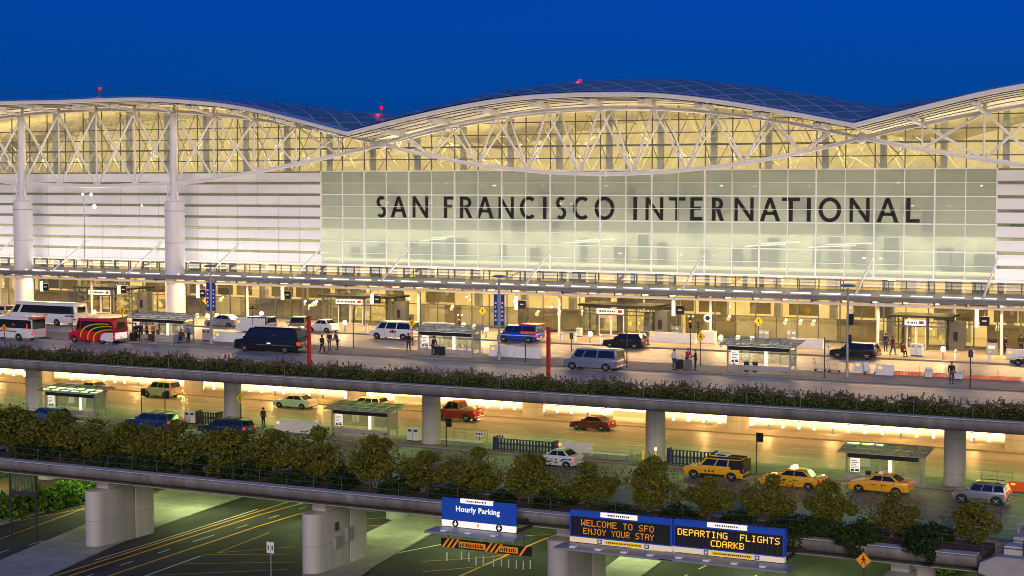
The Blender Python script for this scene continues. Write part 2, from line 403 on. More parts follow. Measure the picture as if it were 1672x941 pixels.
# all the carriageways down on the ground, one asphalt sheet, then the raised footways
struct('lower_street', MB().add([(-160, 60, ZG), (30, 60, ZG), (30, 200, ZG), (-160, 200, ZG)], [(0, 1, 2, 3)]), M['asphalt'])
def walkway(name, px, m=None, h=0.14):
    mb = MB(); mb.prism([at_z(a, b, ZG)[:2] for a, b in px], 'z', ZG + 0.004, ZG + h)
    return struct(name, mb, m or M['footway'], bevel=0.03)
walkway('footway', [(-60, 960), (-30, 930), (131, 862), (265, 803), (470, 745), (560, 720), (620, 730), (432, 800), (240, 868), (40, 960)])
walkway('footway', [(470, 960), (560, 892), (668, 838), (760, 790), (840, 760), (905, 775), (780, 830), (612, 925), (565, 960)])
walkway('footway', [(930, 975), (1020, 905), (1110, 850), (1180, 820), (1250, 830), (1090, 912), (1015, 965)])
def stripe(name, pts, wd, m, dash=None, z=ZG):
    """painted line through ground points, wd wide; dash = (length, gap)"""
    P = [at_z(a, b, z) if len(p) == 2 else Vector(p) for p in pts for a, b in [p[:2]]]
    mb = MB()
    for i in range(len(P) - 1):
        a, b = P[i], P[i + 1]; d = b - a; L = d.length; d.normalize(); n = Vector((-d.y, d.x, 0)) * wd / 2
        segs = [(0, L)]
        if dash:
            segs = []; t = 0
            while t < L: segs.append((t, min(t + dash[0], L))); t += dash[0] + dash[1]
        for s0, s1 in segs:
            p, q = a + d * s0, a + d * s1
            mb.add([p - n, q - n, q + n, p + n], [(0, 1, 2, 3)])
    for i in range(len(mb.v)): v = mb.v[i]; mb.v[i] = (v[0], v[1], z + 0.006)
    return struct(name, mb, m)
# left carriageway; long wide yellow lines under the decks are painted for light streaks
for a in ([(-10, 858), (130, 832), (300, 793)], [(-10, 884), (128, 834), (300, 796)]): stripe('painted_line', a, 0.14, YELLOW)
stripe('painted_line', [(-10, 905), (130, 868), (330, 810)], 0.13, WHITE, (1.6, 2.2))
stripe('painted_line', [(75, 945), (420, 836), (520, 804), (560, 790)], 0.21, YELLOW)
stripe('painted_line', [(100, 945), (420, 842), (530, 812), (570, 798)], 0.21, YELLOW)
stripe('painted_line', [(165, 945), (420, 860), (500, 836), (560, 818)], 0.21, YELLOW)
stripe('painted_line', [(130, 945), (330, 880), (500, 828)], 0.13, WHITE, (1.6, 3.0))
stripe('painted_line', [(155, 915), (250, 886), (420, 832)], 0.14, WHITE)
stripe('painted_line', [(225, 945), (328, 908)], 0.16, WHITE)
for k, (a, b) in enumerate((((330, 906), (480, 905)), ((300, 921), (480, 918)), ((240, 940), (470, 930)), ((355, 903), (440, 870)), ((355, 903), (480, 893)))):
    stripe('painted_line', [a, b], 0.10, YELLOW)
for a, b in (((590, 836), (700, 831)), ((590, 848), (690, 842)), ((590, 860), (690, 853)), ((600, 875), (650, 872)), ((590, 822), (650, 806))): stripe('painted_line', [a, b], 0.10, YELLOW)
stripe('painted_line', [(565, 945), (640, 905), (727, 888)], 0.14, WHITE)
stripe('painted_line', [(742, 945), (836, 903), (880, 884), (1000, 840)], 0.21, YELLOW)  # yellow paint standing for a glowing light streak
stripe('painted_line', [(690, 917), (800, 910), (860, 900)], 0.10, YELLOW)
stripe('painted_line', [(690, 934), (790, 925)], 0.10, YELLOW)
for a, b in (((840, 862), (920, 856)), ((840, 876), (900, 873)), ((842, 853), (862, 846))): stripe('painted_line', [a, b], 0.10, YELLOW)
stripe('painted_line', [(1010, 960), (1075, 912), (1140, 880)], 0.12, YELLOW)
stripe('painted_line', [(1110, 945), (1200, 900)], 0.13, WHITE, (1.4, 2.0))
stripe('painted_line', [(1225, 945), (1330, 890)], 0.13, WHITE, (1.2, 2.2))
# cycle-lane style verge on the far left
walkway('verge', [(-30, 868), (128, 820), (250, 783), (250, 772), (128, 806), (-30, 850)], M['kerb'], 0.10)
gv = struct('verge_soil', MB().prism([at_z(a, b, ZG)[:2] for a, b in ((-40, 862), (60, 832), (190, 800), (300, 770), (200, 755), (-40, 790))], 'z', ZG + 0.004, ZG + 0.08), M['mulch'])

# ------------------------------------------------------------------ lower deck
struct('lower_road', MB().box(XL, XR, 105.4, 140.6, ZL - 0.9, ZL), M['lower_deck_road'])
struct('lower_kerb_walk', MB().box(XL, XR, 104.3, 105.4, ZL - 0.9, ZL + 0.14), M['kerb'], bevel=0.03)
struct('lower_island', MB().box(XL, XR, 121.4, 125.9, ZL + 0.004, ZL + 0.14), M['pavement'], bevel=0.04)
struct('lower_pavement', MB().box(XL, XR, 140.6, 156.5, ZL - 0.9, ZL + 0.14), M['pavement'], bevel=0.04)
struct('planting_bed', MB().box(XL, -20.2, 100.41, 104.3, ZL - 0.5, ZL + 0.10), M['mulch'])
def xline(name, y, w_, z, m, dash=None, x0=-190, x1=20):
    mb = MB(); x = x0
    while x < x1:
        e = x1 if not dash else x + dash[0]
        mb.add([(x, y - w_ / 2, z), (e, y - w_ / 2, z), (e, y + w_ / 2, z), (x, y + w_ / 2, z)], [(0, 1, 2, 3)])
        x = e + (dash[1] if dash else 0)
    return struct(name, mb, m)
zz = ZL + 0.005
xline('painted_line', 105.75, 0.14, zz, WHITE); xline('painted_line', 109.6, 0.14, zz, WHITE, (3, 4)); xline('painted_line', 113.6, 0.14, zz, WHITE, (3, 4))
xline('painted_line', 126.4, 0.14, zz, WHITE); xline('painted_line', 130.6, 0.14, zz, WHITE, (3, 4)); xline('painted_line', 135.2, 0.14, zz, WHITE, (3, 4))
xline('kerb_paint', 121.25, 0.22, zz, YELLOW, (5, 9))
# ------------------------------------------------------------------ upper deck
struct('upper_road', MB().box(XL, XR, 115.9, 150.5, ZU - 0.5, ZU), M['deck_road'])
struct('upper_kerb_walk', MB().box(XL, XR, 114.2, 115.9, ZU - 0.5, ZU + 0.15), M['kerb'], bevel=0.03)
struct('upper_island', MB().box(XL, XR, 131.9, 137.4, ZU + 0.004, ZU + 0.15), M['pavement'], bevel=0.04)
struct('upper_pavement', MB().box(XL, XR, 150.5, 164.0, ZU - 0.5, ZU + 0.15), M['pavement'], bevel=0.04)
struct('upper_planting_bed', MB().box(XL, XR, 112.5, 114.2, ZU - 0.5, ZU + 0.25), M['mulch'])
zz = ZU + 0.005
xline('painted_line', 116.4, 0.14, zz, WHITE); xline('painted_line', 120.6, 0.14, zz, WHITE, (3, 5)); xline('painted_line', 124.6, 0.14, zz, WHITE, (3, 5)); xline('painted_line', 128.0, 0.14, zz, WHITE, (3, 5), -186)
xline('painted_line', 137.8, 0.12, zz, WHITE); xline('painted_line', 141.5, 0.14, zz, WHITE, (3, 5)); xline('painted_line', 145.4, 0.14, zz, WHITE, (3, 5), -188)
# crossings by the yellow diamond signs: two bars each over the inner road
for x in (-117, -78.5, -51.5):
    mb = MB()
    for dx in (0, 3.2): mb.add([(x + dx, 137.9, zz + 0.004), (x + dx + 0.3, 137.9, zz + 0.004), (x + dx + 0.3, 150.4, zz + 0.004), (x + dx, 150.4, zz + 0.004)], [(0, 1, 2, 3)])
    struct('crossing_line', mb, WHITE)

# ------------------------------------------------------------------ the two viaducts (slab soffit, rounded edge beam, pillars)
def edge_profile(y, z):
    # rounded nose of the concrete edge beam, seen along X: points (y, z)
    return [(y + 1.0, z), (y + 0.15, z), (y + 0.02, z - 0.06), (y, z - 0.16), (y + 0.06, z - 0.34), (y + 0.22, z - 0.56), (y + 0.5, z - 0.76), (y + 0.9, z - 0.86), (y + 1.0, z - 0.86)]
def viaduct(label, x0, x1, y0, ztop, zbot, yback, pillars, soffit_z):
    t = empty('elevated_road', (x0, y0, zbot), label, 'viaduct')
    x = x0
    mb = MB()
    while x < x1:
        e = min(x + 6.4, x1)
        mb.prism(edge_profile(y0, ztop), 'x', x, e - 0.02); x = e
    mb.build('edge_beam', M['beam_concrete'], t, world=True, smooth=True)
    MB().box(x0, x1, y0 + 0.10, y0 + 0.98, ztop + 0.003, ztop + 0.06).build('sky_lit_lip', M['pale_concrete'], t, world=True, bevel=.015)  # paler strip added: sky light on the beam top put into its colour
    mb = MB().box(x0, x1, y0 + 1.0, yback, soffit_z, soffit_z + 0.05)
    for yy in np.arange(y0 + 9, yback - 3, 8.2): mb.box(x0, x1, yy, yy + 0.7, soffit_z - 0.45, soffit_z)
    mb.build('deck_slab', M['concrete'], t, world=True)
    return t
vu = viaduct('upper roadway deck before the glass terminal, with grey rounded edge beam on round pillars', XL, XR, 111.6, 0.30, ZL, 156.4, None, -0.56)
for x in [-175.0, -155.0, -135.0] + [at_y(v, 690, 123.1).x for v in (56.5, 380.5, 704.5, 1070.5, 1560)] + [-5.0]:
    b = 123.1
    mb = MB().lathe([(0.78, ZL + 0.14), (0.78, -0.55)], (x, b, 0), 28)
    mb.lathe([(0.80, ZL + 0.145), (0.80, ZL + 0.3)], (x, b, 0), 28)
    mb.box(x - 0.03, x + 0.03, b - 0.80, b - 0.76, ZL + 2.0, -1.6)
    p = mb.build('pillar', M['pale_concrete'], vu, world=True, smooth=True)
for x in (-152, -131, -110.5, -90.2, -70.6, -50.2, -25.9, -6):
    MB().lathe([(1.0, ZL + 0.14), (1.0, -0.55)], (x, 142.3, 0), 28).build('pillar', M['pale_concrete'], vu, world=True, smooth=True)
vl = viaduct('lower roadway deck over the street, with dark rounded edge beam on broad wall piers', XL, -20.3, 99.4, -6.0, ZG, 157.0, None, -7.15)
def pier(x, y0=100.7, y1=107.6, wd=1.55):
    # wall pier: rounded nose to the camera, flat sides, a slot near the back and a flat top with a bearing block
    pr = []
    for k in range(9):
        a = PI + PI * k / 8
        pr.append((x + math.cos(a) * wd / 2, y0 + 0.75 + math.sin(a) * 0.75))
    yb = y0 + (y1 - y0) * 0.66
    pr += [(x + wd / 2, yb), (x - wd / 2, yb)]
    mb = MB().prism(pr, 'z', ZG, -8.05)
    mb.box(x - wd / 2, x + wd / 2, yb + 0.12, y1, ZG, -7.42)
    mb.box(x - wd / 2 + 0.2, x + wd / 2 - 0.2, y0 + 1.6, y1 - 0.4, -8.05, -7.40)
    return mb.build('pier', M['pale_concrete'], vl, world=True, bevel=0.02, smooth=True)
for x in (-109.0, -88.5, -68.2, -48.4, at_y(1462, 935, 101.2).x): pier(x)
for x, y in ((-93.5, 124.0), (-73.4, 122), (-54.8, 117), (-24.8, 104.5), (-113, 123)):
    MB().lathe([(0.95, ZG), (0.95, -7.42)], (x, y, 0), 24).build('pillar', M['pale_concrete'], vl, world=True, smooth=True)
# electrical boxes and conduit on the second pier
for (nm, m_, bx) in (('meter_box', 'grey_steel', (-67.42, -67.17, 104.6, 105.3, -10.6, -9.6)), ('junction_box', 'dark_steel', (-67.42, -67.3, 103.2, 103.6, -9.6, -9.0)), ('junction_box', 'grey_steel', (-67.42, -67.22, 103.0, 103.9, -10.9, -10.1)), ('conduit', 'grey_steel', (-67.42, -67.36, 104.85, 104.92, -12.3, -10.6))):
    MB().box(*bx).build(nm, M[m_], vl, world=True, bevel=0.01)

# concrete abutment at the right end of the lower planting bed
ab = empty('abutment_wall', (-19.5, 99.5, ZG), 'stepped grey concrete abutment closing the right end of the planted edge beam', 'wall')
mb = MB()
mb.prism([(-20.2, -6.9), (-20.1, -6.3), (-19.2, -5.85), (-8, -5.85), (-8, -8.6), (-18.9, -7.3)], 'y', 99.2, 100.1)
mb.build('end_block', M['concrete'], ab, world=True, bevel=0.05)
MB().box(-18.9, -6, 100.1, 101.3, -9, -5.35).build('parapet', M['pale_concrete'], ab, world=True, bevel=0.05)
MB().box(-18.6, -6, 101.3, 104.2, -9, -5.0).build('upper_step', M['concrete'], ab, world=True, bevel=0.05)
MB().box(-18.6, -6, 102.22, 102.33, -4.45, -4.35).box(-18.5, -18.4, 102.22, 102.33, -5.0, -4.4).build('rail', M['grey_steel'], ab, world=True)

# ================================================================== terminal building
YF, YT, YR, YS = 162.0, 157.0, 151.0, 163.2
XC, HIN = -69.7, 26.35                     # centre of the middle vault, half span to the hinges
def catmull(tab, x):
    if x <= tab[0][0]: return tab[0][1]
    if x >= tab[-1][0]: return tab[-1][1]
    for i in range(len(tab) - 1):
        if tab[i][0] <= x <= tab[i + 1][0]:
            p0 = tab[max(i - 1, 0)]; p1 = tab[i]; p2 = tab[i + 1]; p3 = tab[min(i + 2, len(tab) - 1)]
            h = p2[0] - p1[0]; t = (x - p1[0]) / h
            m1 = (p2[1] - p0[1]) / (p2[0] - p0[0]) * h; m2 = (p3[1] - p1[1]) / (p3[0] - p1[0]) * h
            return ((2 * t ** 3 - 3 * t ** 2 + 1) * p1[1] + (t ** 3 - 2 * t ** 2 + t) * m1 + (-2 * t ** 3 + 3 * t ** 2) * p2[1] + (t ** 3 - t ** 2) * m2)
MIDT = [(0, 24.66), (6.7, 24.48), (13.0, 23.8), (20.0, 22.62), (27.2, 21.2)]
SIDT = [(0, 21.2), (4.6, 22.28), (8, 23.05), (12.6, 24.0), (18, 24.75), (27, 25.42), (33, 25.48), (39.5, 25.42)]
def edge_z(x):
    d = abs(x - XC)
    if d <= 27.2: return catmull(MIDT, d)
    e = d - 27.2
    if e > 39.5: e = max(79 - e, 0)
    return catmull(SIDT, e)
def smooth(t): t = min(max(t, 0), 1); return t * t * (3 - 2 * t)
def rise(x):
    d = abs(x - XC); e = d - 27.2
    if e <= 0: return 2.0
    return 2.0 + (0.55 - 2.0) * smooth(e / 14)
def chord_z(x):
    d = abs(x - XC)
    return 20.15 + 3.3 * (1 - (d / 26.35) ** 2) if d < 26.35 else 24.62 - 0.00282 * (d - 26.35 - 39.8) ** 2
def soffit_z(x, y):
    a = edge_z(x) - 0.38; b = min(chord_z(x) + 0.95, a); c = min(chord_z(x) + 0.55, a)
    if y <= 157: return a + (b - a) * max(y - 151.5, 0) / 5.5
    return b + (c - b) * min((y - 157) / 5, 1)
def roof_z(x, y):
    s = (y - YR) / 12.0
    if s <= 1: k = 1 - (1 - s) ** 2
    else: k = 1 - 0.35 * (s - 1) ** 2
    return edge_z(x) + rise(x) * max(k, -0.4)
tb = empty('terminal_building', (XC, YF, ZU), 'long glass and white steel airport terminal with wave shaped roof, lit from inside', 'terminal')
def T(mb, name, m, **k): return mb.build(name, m, tb, world=True, **k)

# roof metal: blue-grey with a net of seams
def roof_mat():
    m, nt, out = new_mat('roof_metal')
    b = nt.nodes.new('ShaderNodeBsdfPrincipled'); nt.links.new(b.outputs[0], out.inputs[0])
    b.inputs['Roughness'].default_value = 0.42; b.inputs['Metallic'].default_value = 0.5
    tc = nt.nodes.new('ShaderNodeTexCoord'); mp = nt.nodes.new('ShaderNodeMapping')
    mp.inputs['Rotation'].default_value = (0, 0, R(45)); mp.inputs['Scale'].default_value = (0.42, 0.42, 0.0)
    nt.links.new(tc.outputs['Object'], mp.inputs[0])
    br = nt.nodes.new('ShaderNodeTexBrick'); br.offset = 0; br.inputs['Scale'].default_value = 1.0
    br.inputs['Mortar Size'].default_value = 0.035; br.inputs['Brick Width'].default_value = 1; br.inputs['Row Height'].default_value = 1
    br.inputs['Color1'].default_value = (0.10, 0.20, 0.26, 1); br.inputs['Color2'].default_value = (0.14, 0.25, 0.31, 1); br.inputs['Mortar'].default_value = (0.40, 0.65, 0.70, 1)
    nt.links.new(mp.outputs[0], br.inputs['Vector']); nt.links.new(br.outputs[0], b.inputs['Base Color'])
    return m
M['roof'] = roof_mat()
M['gutter'] = mat('gutter_metal', (0.50, 0.60, 0.72), 0.3, metal=0.6, var=0.06, scale=0.6)
def grid(xs, ys, fz):
    V = [(x, y, fz(x, y)) for y in ys for x in xs]; n = len(xs)
    F = [(j * n + i, j * n + i + 1, (j + 1) * n + i + 1, (j + 1) * n + i) for j in range(len(ys) - 1) for i in range(n - 1)]
    return V, F
for (a, b) in ((-176.0, XC - 27.2), (XC - 27.2, XC + 27.2), (XC + 27.2, 8.0)):
    n = max(int((b - a) / 1.0), 4)
    xs = [a + (b - a) * i / n for i in range(n + 1)]
    V, F = grid(xs, np.linspace(YR + 0.25, 186, 26), roof_z)
    T(MB().add(V, F), 'roof', M['roof'], smooth='all')
    # white fascia lip along the front edge (lofted box)
    mb = MB(); V = []
    for x in xs:
        z = edge_z(x); V += [(x, YR - 0.08, z + 0.10), (x, YR + 0.5, z + 0.22), (x, YR + 0.5, z - 0.30), (x, YR - 0.02, z - 0.26)]
    F = []
    for i in range(n):
        for k in range(4): F.append((4 * i + k, 4 * i + (k + 1) % 4, 4 * i + 4 + (k + 1) % 4, 4 * i + 4 + k))
    mb.add(V, F); T(mb, 'roof_fascia', M['white_steel'])
    V, F = grid(xs, (YR + 0.05, YR + 0.6, YR + 1.25), lambda x, y: edge_z(x) + 0.235 + (y - YR) * 0.12); T(MB().add(V, F), 'roof_gutter', M['gutter'], smooth='all')
    # ribbed soffit behind it: white boards with dark joints (real steps)
    mb = MB(); ys = [YR + 0.5]; 
    while ys[-1] < YF: ys.append(ys[-1] + 1.15)
    for j in range(len(ys) - 1):
        ya, yb = ys[j], ys[j + 1] - 0.16
        V, F = grid(xs, (ya, yb), lambda x, y: soffit_z(x, y) - 0.06 * (j % 2)); mb.add(V, F)
    T(mb, 'soffit', M['soffit'])
    V, F = grid(xs, np.linspace(YR + 0.4, YF, 8), lambda x, y: soffit_z(x, y) + 0.14)
    T(MB().add(V, F), 'roof_underlay', M['dark_steel'])
    V, F = grid(xs, np.linspace(YF, 186, 10), lambda x, y: roof_z(x, y) - 0.55)
    T(MB().add(V, F), 'ceiling', M['interior'], smooth='all')
# rail along the left roof edge
mb = MB(); xs = np.arange(-150, -99, 4.2)
for x in xs: mb.tube([(x, YR + 3.0, roof_z(x, YR + 3) - 0.05), (x, YR + 3.0, roof_z(x, YR + 3) + 1.1)], 0.035, 5)
mb.tube([(x, YR + 3.0, roof_z(x, YR + 3) + 1.08) for x in xs], 0.02, 5, cap=False)
T(mb, 'roof_rail', M['dark_steel'])
mb = MB(); xs = np.arange(-92, -76, 3.2)
for x in xs: mb.tube([(x, YR + 3.0, roof_z(x, YR + 3) - 0.05), (x, YR + 3.0, roof_z(x, YR + 3) + 0.9)], 0.03, 5)
T(mb, 'roof_rail', M['dark_steel'])
mb = MB(); xs = np.arange(-41, -20, 3.4)
for x in xs: mb.tube([(x, YR + 3.0, roof_z(x, YR + 3) - 0.05), (x, YR + 3.0, roof_z(x, YR + 3) + 0.9)], 0.03, 5)
T(mb, 'roof_rail', M['dark_steel'])

# trusses
ZH = 20.15
def mid_top(x): return ZH + (23.45 - ZH) * (1 - ((x - XC) / HIN) ** 2)
def mid_bot(x): return ZH - (ZH - 16.85) * (1 - ((x - XC) / HIN) ** 2)
def side_e(x): return abs(x - XC) - HIN            # distance from the hinge
def side_top(x): e = side_e(x); return 24.62 - 0.00282 * (e - 39.8) ** 2
def side_bot(x):
    e = side_e(x)
    if e < 28.3: return 15.92 + 4.23 * ((28.3 - e) / 28.3) ** 1.33
    return 15.92 - 0.03 * min(e - 28.3, 23.2 - min(e - 28.3, 23.2)) if e < 51.5 else 15.92 + 4.23 * (min(e - 51.5, 28.3) / 28.3) ** 1.33
WS = M['white_steel']
def side_truss(sgn):
    tr = T(MB().ball((XC + sgn * HIN, YT, ZH), 0.55, 12, 8), 'roof_truss', WS, smooth='all')
    def B(mb, nm): return mb.build(nm, WS, tr, world=False, smooth=True)
    tr.matrix_parent_inverse = wm(tb).inverted()
    N = [(HIN + 5.66 * k) for k in range(6)] + [HIN + 28.3 + 5.8 * k for k in range(1, 5)] + [HIN + 51.5 + 5.66 * k for k in range(1, 6)]
    if sgn > 0: N = [v for v in N if v < 75]
    X = [XC + sgn * v for v in N]
    xs = np.linspace(X[0], X[-1], 40)
    B(MB().tube([(x, YT, side_top(x)) for x in xs], 0.21, 10), 'top_chord')
    B(MB().tube([(x, YT, side_bot(x)) for x in xs], 0.23, 10), 'bottom_chord')
    for i in range(1, len(X)):
        x = X[i]
        iscol = abs(abs(x - XC) - (HIN + 28.3)) < 0.1 or abs(abs(x - XC) - (HIN + 51.5)) < 0.1
        if not iscol: B(MB().tube([(x, YT, side_bot(x)), (x, YT, side_top(x))], 0.10, 8), 'vertical')
        if i < len(X) - 1 or sgn < 0:
            xp = X[i - 1]
            if i > 1:
                B(MB().tube([(xp, YT - 0.1, side_bot(xp)), (x, YT - 0.1, side_top(x))], 0.125, 8), 'diagonal')
                B(MB().tube([(xp, YT + 0.15, side_top(xp)), (x, YT + 0.15, side_bot(x))], 0.125, 8), 'diagonal')
        # rafter arm out to the roof edge
        if i % 1 == 0:
            zt = side_top(x); ze = soffit_z(x, YR + 1.0) - 0.12
            mb = MB().slab([(x - 0.16, YT, zt + 0.1), (x - 0.16, YR + 1.0, ze), (x - 0.16, YR + 1.0, ze - 0.22), (x - 0.16, YT, zt - 0.75 + 0.6)], 0.32, (1, 0, 0))
            mb.box(x - 0.3, x + 0.3, YR + 1.6, YR + 3.0, soffit_z(x, YR + 2) - 0.5, soffit_z(x, YR + 2) - 0.02)
            mb.tube([(x, YT, zt), (x, YT + 0.3, soffit_z(x, YT) + 0.05)], 0.2, 6)
            B(mb, 'rafter')
side_truss(-1); side_truss(1)
mt = T(MB().ball((XC, YT, 16.85), 0.3, 10, 6), 'roof_truss', WS, smooth='all')
def B(mb, nm): return mb.build(nm, WS, mt, smooth=True)
xs = np.linspace(XC - HIN, XC + HIN, 37)
def spread(x): return 1.7 * (1 - ((x - XC) / HIN) ** 2) ** 0.5 if abs(x - XC) < HIN else 0.0
B(MB().tube([(x, YT, mid_bot(x)) for x in xs], 0.21, 10), 'bottom_chord')
B(MB().tube([(x, YT - spread(x), mid_top(x)) for x in xs], 0.18, 10), 'top_chord')
B(MB().tube([(x, YT + spread(x), mid_top(x)) for x in xs], 0.18, 10), 'top_chord')
st = 2 * HIN / 9
for k in range(1, 9):
    xb = XC - HIN + st * k
    for d in (-0.5, 0.5):
        xt = xb + d * st
        if abs(xt - XC) > HIN - 0.3: continue
        B(MB().tube([(xb, YT, mid_bot(xb)), (xt, YT - spread(xt), mid_top(xt))], 0.115, 8), 'brace')
        B(MB().tube([(xb, YT, mid_bot(xb)), (xt, YT + spread(xt), mid_top(xt))], 0.10, 8), 'brace')
for k in range(0, 9):
    x = XC - HIN + st * (k + 0.5)
    zt = mid_top(x); yt = YT - spread(x); ze = soffit_z(x, YR + 1.0) - 0.12
    mb = MB().slab([(x - 0.18, yt + 0.6, zt + 0.75), (x - 0.18, YR + 1.0, ze), (x - 0.18, YR + 1.0, ze - 0.25), (x - 0.18, yt + 0.6, zt + 0.02)], 0.36, (1, 0, 0))
    mb.box(x - 0.4, x + 0.4, YR + 1.3, YR + 2.9, soffit_z(x, YR + 2) - 0.55, soffit_z(x, YR + 2) - 0.02)
    mb.tube([(x, yt, zt), (x, yt + 0.2, soffit_z(x, yt) + 0.05)], 0.16, 6)
    B(mb, 'rafter')
    B(MB().tube([(x, yt, zt), (x, YT + spread(x), zt)], 0.1, 6), 'cross_tie')
# tall white columns in front of the left cladding
for xcol in (-147.65, -124.4, -15.0):
    cb = T(MB().lathe([(1.15, 0.15), (1.15, 13.4), (1.12, 13.75), (0.9, 13.9)], (xcol, YT, 0), 28).lathe([(0.52, 13.9), (0.42, 24.0)], (xcol, YT, 0), 20), 'column', M['panel'], smooth=True)
    mb = MB().lathe([(1.17, 12.7), (1.17, 12.78)], (xcol, YT, 0), 28).lathe([(1.17, 9.0), (1.17, 9.06)], (xcol, YT, 0), 28)
    mb.build('joint_ring', M['grey_steel'], cb)
    for s in (-1, 1):
        MB().tube([(xcol + s * 0.85, YT - 0.3, 13.9), (xcol + s * 0.62, YT - 0.3, 14.9), (xcol + s * 0.75, YT - 0.3, 15.7)], 0.12, 6).build('bracket', WS, cb)
# wall rows: 8 rows of 1.32 m from 6.72 to 17.28, bays of 2.9 m
ROW = [6.72 + 1.32 * i for i in range(9)]
XA, XB = -107.35, -31.75
BAY = (XB - XA) / 26
T(MB().add([(XA, YF, ROW[0]), (XB, YF, ROW[0]), (XB, YF, ROW[8]), (XA, YF, ROW[8])], [(0, 1, 2, 3)]), 'frosted_glass_wall', M['frost'])
mb = MB()
for i in range(27):
    x = XA + BAY * i; w_ = 0.065 if i % 2 == 0 else 0.035
    mb.box(x - w_, x + w_, YF - 0.16 - 0.03 * (i % 2 == 0), YF - 0.015, ROW[0], ROW[8])
for i, z in enumerate(ROW):
    w_ = 0.06 if i in (0, 2, 4, 6, 8) else 0.025
    mb.box(XA, XB, YF - 0.13, YF - 0.012, z - w_, z + w_)
T(mb, 'mullion_grid', M['white_steel'])
T(MB().box(-180, 0, YF - 0.2, YF + 1.3, ROW[0] - 0.16, ROW[0] - 0.08), 'wall_sill', M['white_steel'])
M['inner_grey'] = mat('inner_grey', (0.55, 0.55, 0.52), 0.5, var=0.05)
# upper clear glazing
mb = MB(); xs = [-178 + 2.0 * i for i in range(94)]
V, F = [], []
for x in xs: V += [(x, YF, ROW[8] + 0.08), (x, YF, soffit_z(x, YF) + 0.1)]
for i in range(len(xs) - 1): F.append((2 * i, 2 * i + 2, 2 * i + 3, 2 * i + 1))
T(mb.add(V, F), 'clear_glass_wall', M['clear'])
mb = MB(); i = 0
x = XA - BAY * 24
while x < 0:
    w_ = 0.05
    mb.box(x - w_, x + w_, YF - 0.1, YF - 0.01, ROW[8] + 0.08, soffit_z(x, YF))
    x += BAY
for z in (18.55, 19.85, 21.1, 22.4):
    seg = [v for v in np.arange(-176, 0, 1.0) if soffit_z(v, YF) - 0.1 > z]
    h_ = 0.10 if z in (19.85,) else 0.055
    for v in seg: mb.box(v, v + 1.0, YF - 0.09, YF - 0.02, z - h_, z + h_)
T(mb, 'mullion_grid', M['mid_steel'])
mb = MB(); x = XA - BAY * 24 + 0.6
while x < 0:
    mb.box(x - 0.28, x + 0.28, YF + 0.6, YF + 1.1, 17.3, soffit_z(x, YF + 1) - 0.02); x += BAY * 2
T(mb, 'inner_post', M['inner_grey'])
# white cladding bands with glass slots, left and right of the frosted wall
for (a, b) in ((-180, XA), (XB, 2)):
    n = max(int(round((b - a) / BAY)), 1); bw = (b - a) / n
    mb = MB()
    for r in range(8):
        for i in range(n):
            x0 = b - bw * (i + 1) if b == XA else a + bw * i
            mb.box(x0 + 0.02, x0 + bw - 0.02, YF - 0.22, YF - 0.05, ROW[r] + (0.0 if r == 0 else 0.14), ROW[r + 1] - 0.17)
    T(mb, 'cladding_panel', M['panel'])
    T(MB().add([(a, YF, ROW[0]), (b, YF, ROW[0]), (b, YF, ROW[8]), (a, YF, ROW[8])], [(0, 1, 2, 3)]), 'slot_glass', M['slot'])
    mb = MB()
    for i in range(n + 1): mb.box(a + bw * i - 0.02, a + bw * i + 0.02, YF - 0.06, YF - 0.01, ROW[0], ROW[8])
    for r in range(9): mb.box(a, b, YF - 0.24, YF - 0.02, ROW[r] + 0.118, ROW[r] + 0.138)
    T(mb, 'cladding_frame', M['grey_steel'])
# street-level glazing
T(MB().add([(-180, YS, 0.15), (5, YS, 0.15), (5, YS, 6.6), (-180, YS, 6.6)], [(0, 1, 2, 3)]), 'shop_front_glass', M['shop_glass'])
mb = MB(); x = XA - BAY * 25
k = 0
while x < 4:
    w_ = 0.06 if k % 2 else 0.04
    mb.box(x - w_, x + w_, YS - 0.12, YS - 0.01, 0.15, 6.6); x += BAY * 0.75; k += 1
for z in (0.3, 2.45, 4.35): mb.box(-180, 4, YS - 0.1, YS - 0.005, z - 0.045, z + 0.045)
T(mb, 'shop_front_frame', M['mid_steel'])
# inside: floors, back wall, piers, counters, a second row of trusses
T(MB().box(-180, 5, YS + 0.05, 186, -0.3, 0.15), 'floor', M['interior_floor'])
T(MB().box(-180, 5, YF + 2.5, 186, 6.7, 6.95), 'gallery_floor', M['interior'])
T(MB().box(-180, 5, YF + 0.4, 176, 16.9, 17.2), 'light_block_slab', M['interior'])  # added slab that keeps the hall light off the frosted wall
T(MB().box(-180, 5, 173.5, 173.7, 6.95, 16.9), 'gallery_wall', mat('gallery_wall', (0.55, 0.55, 0.46), 0.8, var=0.2, scale=0.4))
mb = MB()
for i in range(46):
    x = -110 + 1.8 * i + rnd.uniform(-.6, .6); z = rnd.choice((7.2, 7.2, 10.5, 12.6)); mb.box(x, x + rnd.uniform(.5, 1.6), 172.6, 173.2, z, z + rnd.uniform(1.0, 3.2))
T(mb, 'gallery_fitting', M['mid_steel'])
xs = [-180 + 2 * i for i in range(93)]; V = []
for x in xs: V += [(x, 185.8, -0.3), (x, 185.8, roof_z(x, 186) - 0.3)]
T(MB().add(V, [(2 * i, 2 * i + 2, 2 * i + 3, 2 * i + 1) for i in range(len(xs) - 1)]), 'back_wall', M['interior'])
T(MB().box(-180, 5, 156.2, 157.0, ZG, -0.35).box(-180, 5, 175, 175.2, 0.15, 6.2), 'inner_wall', M['interior'])
T(MB().box(-180, 5, 155.9, 156.2, ZL, -0.9), 'arrivals_wall', M['interior'])
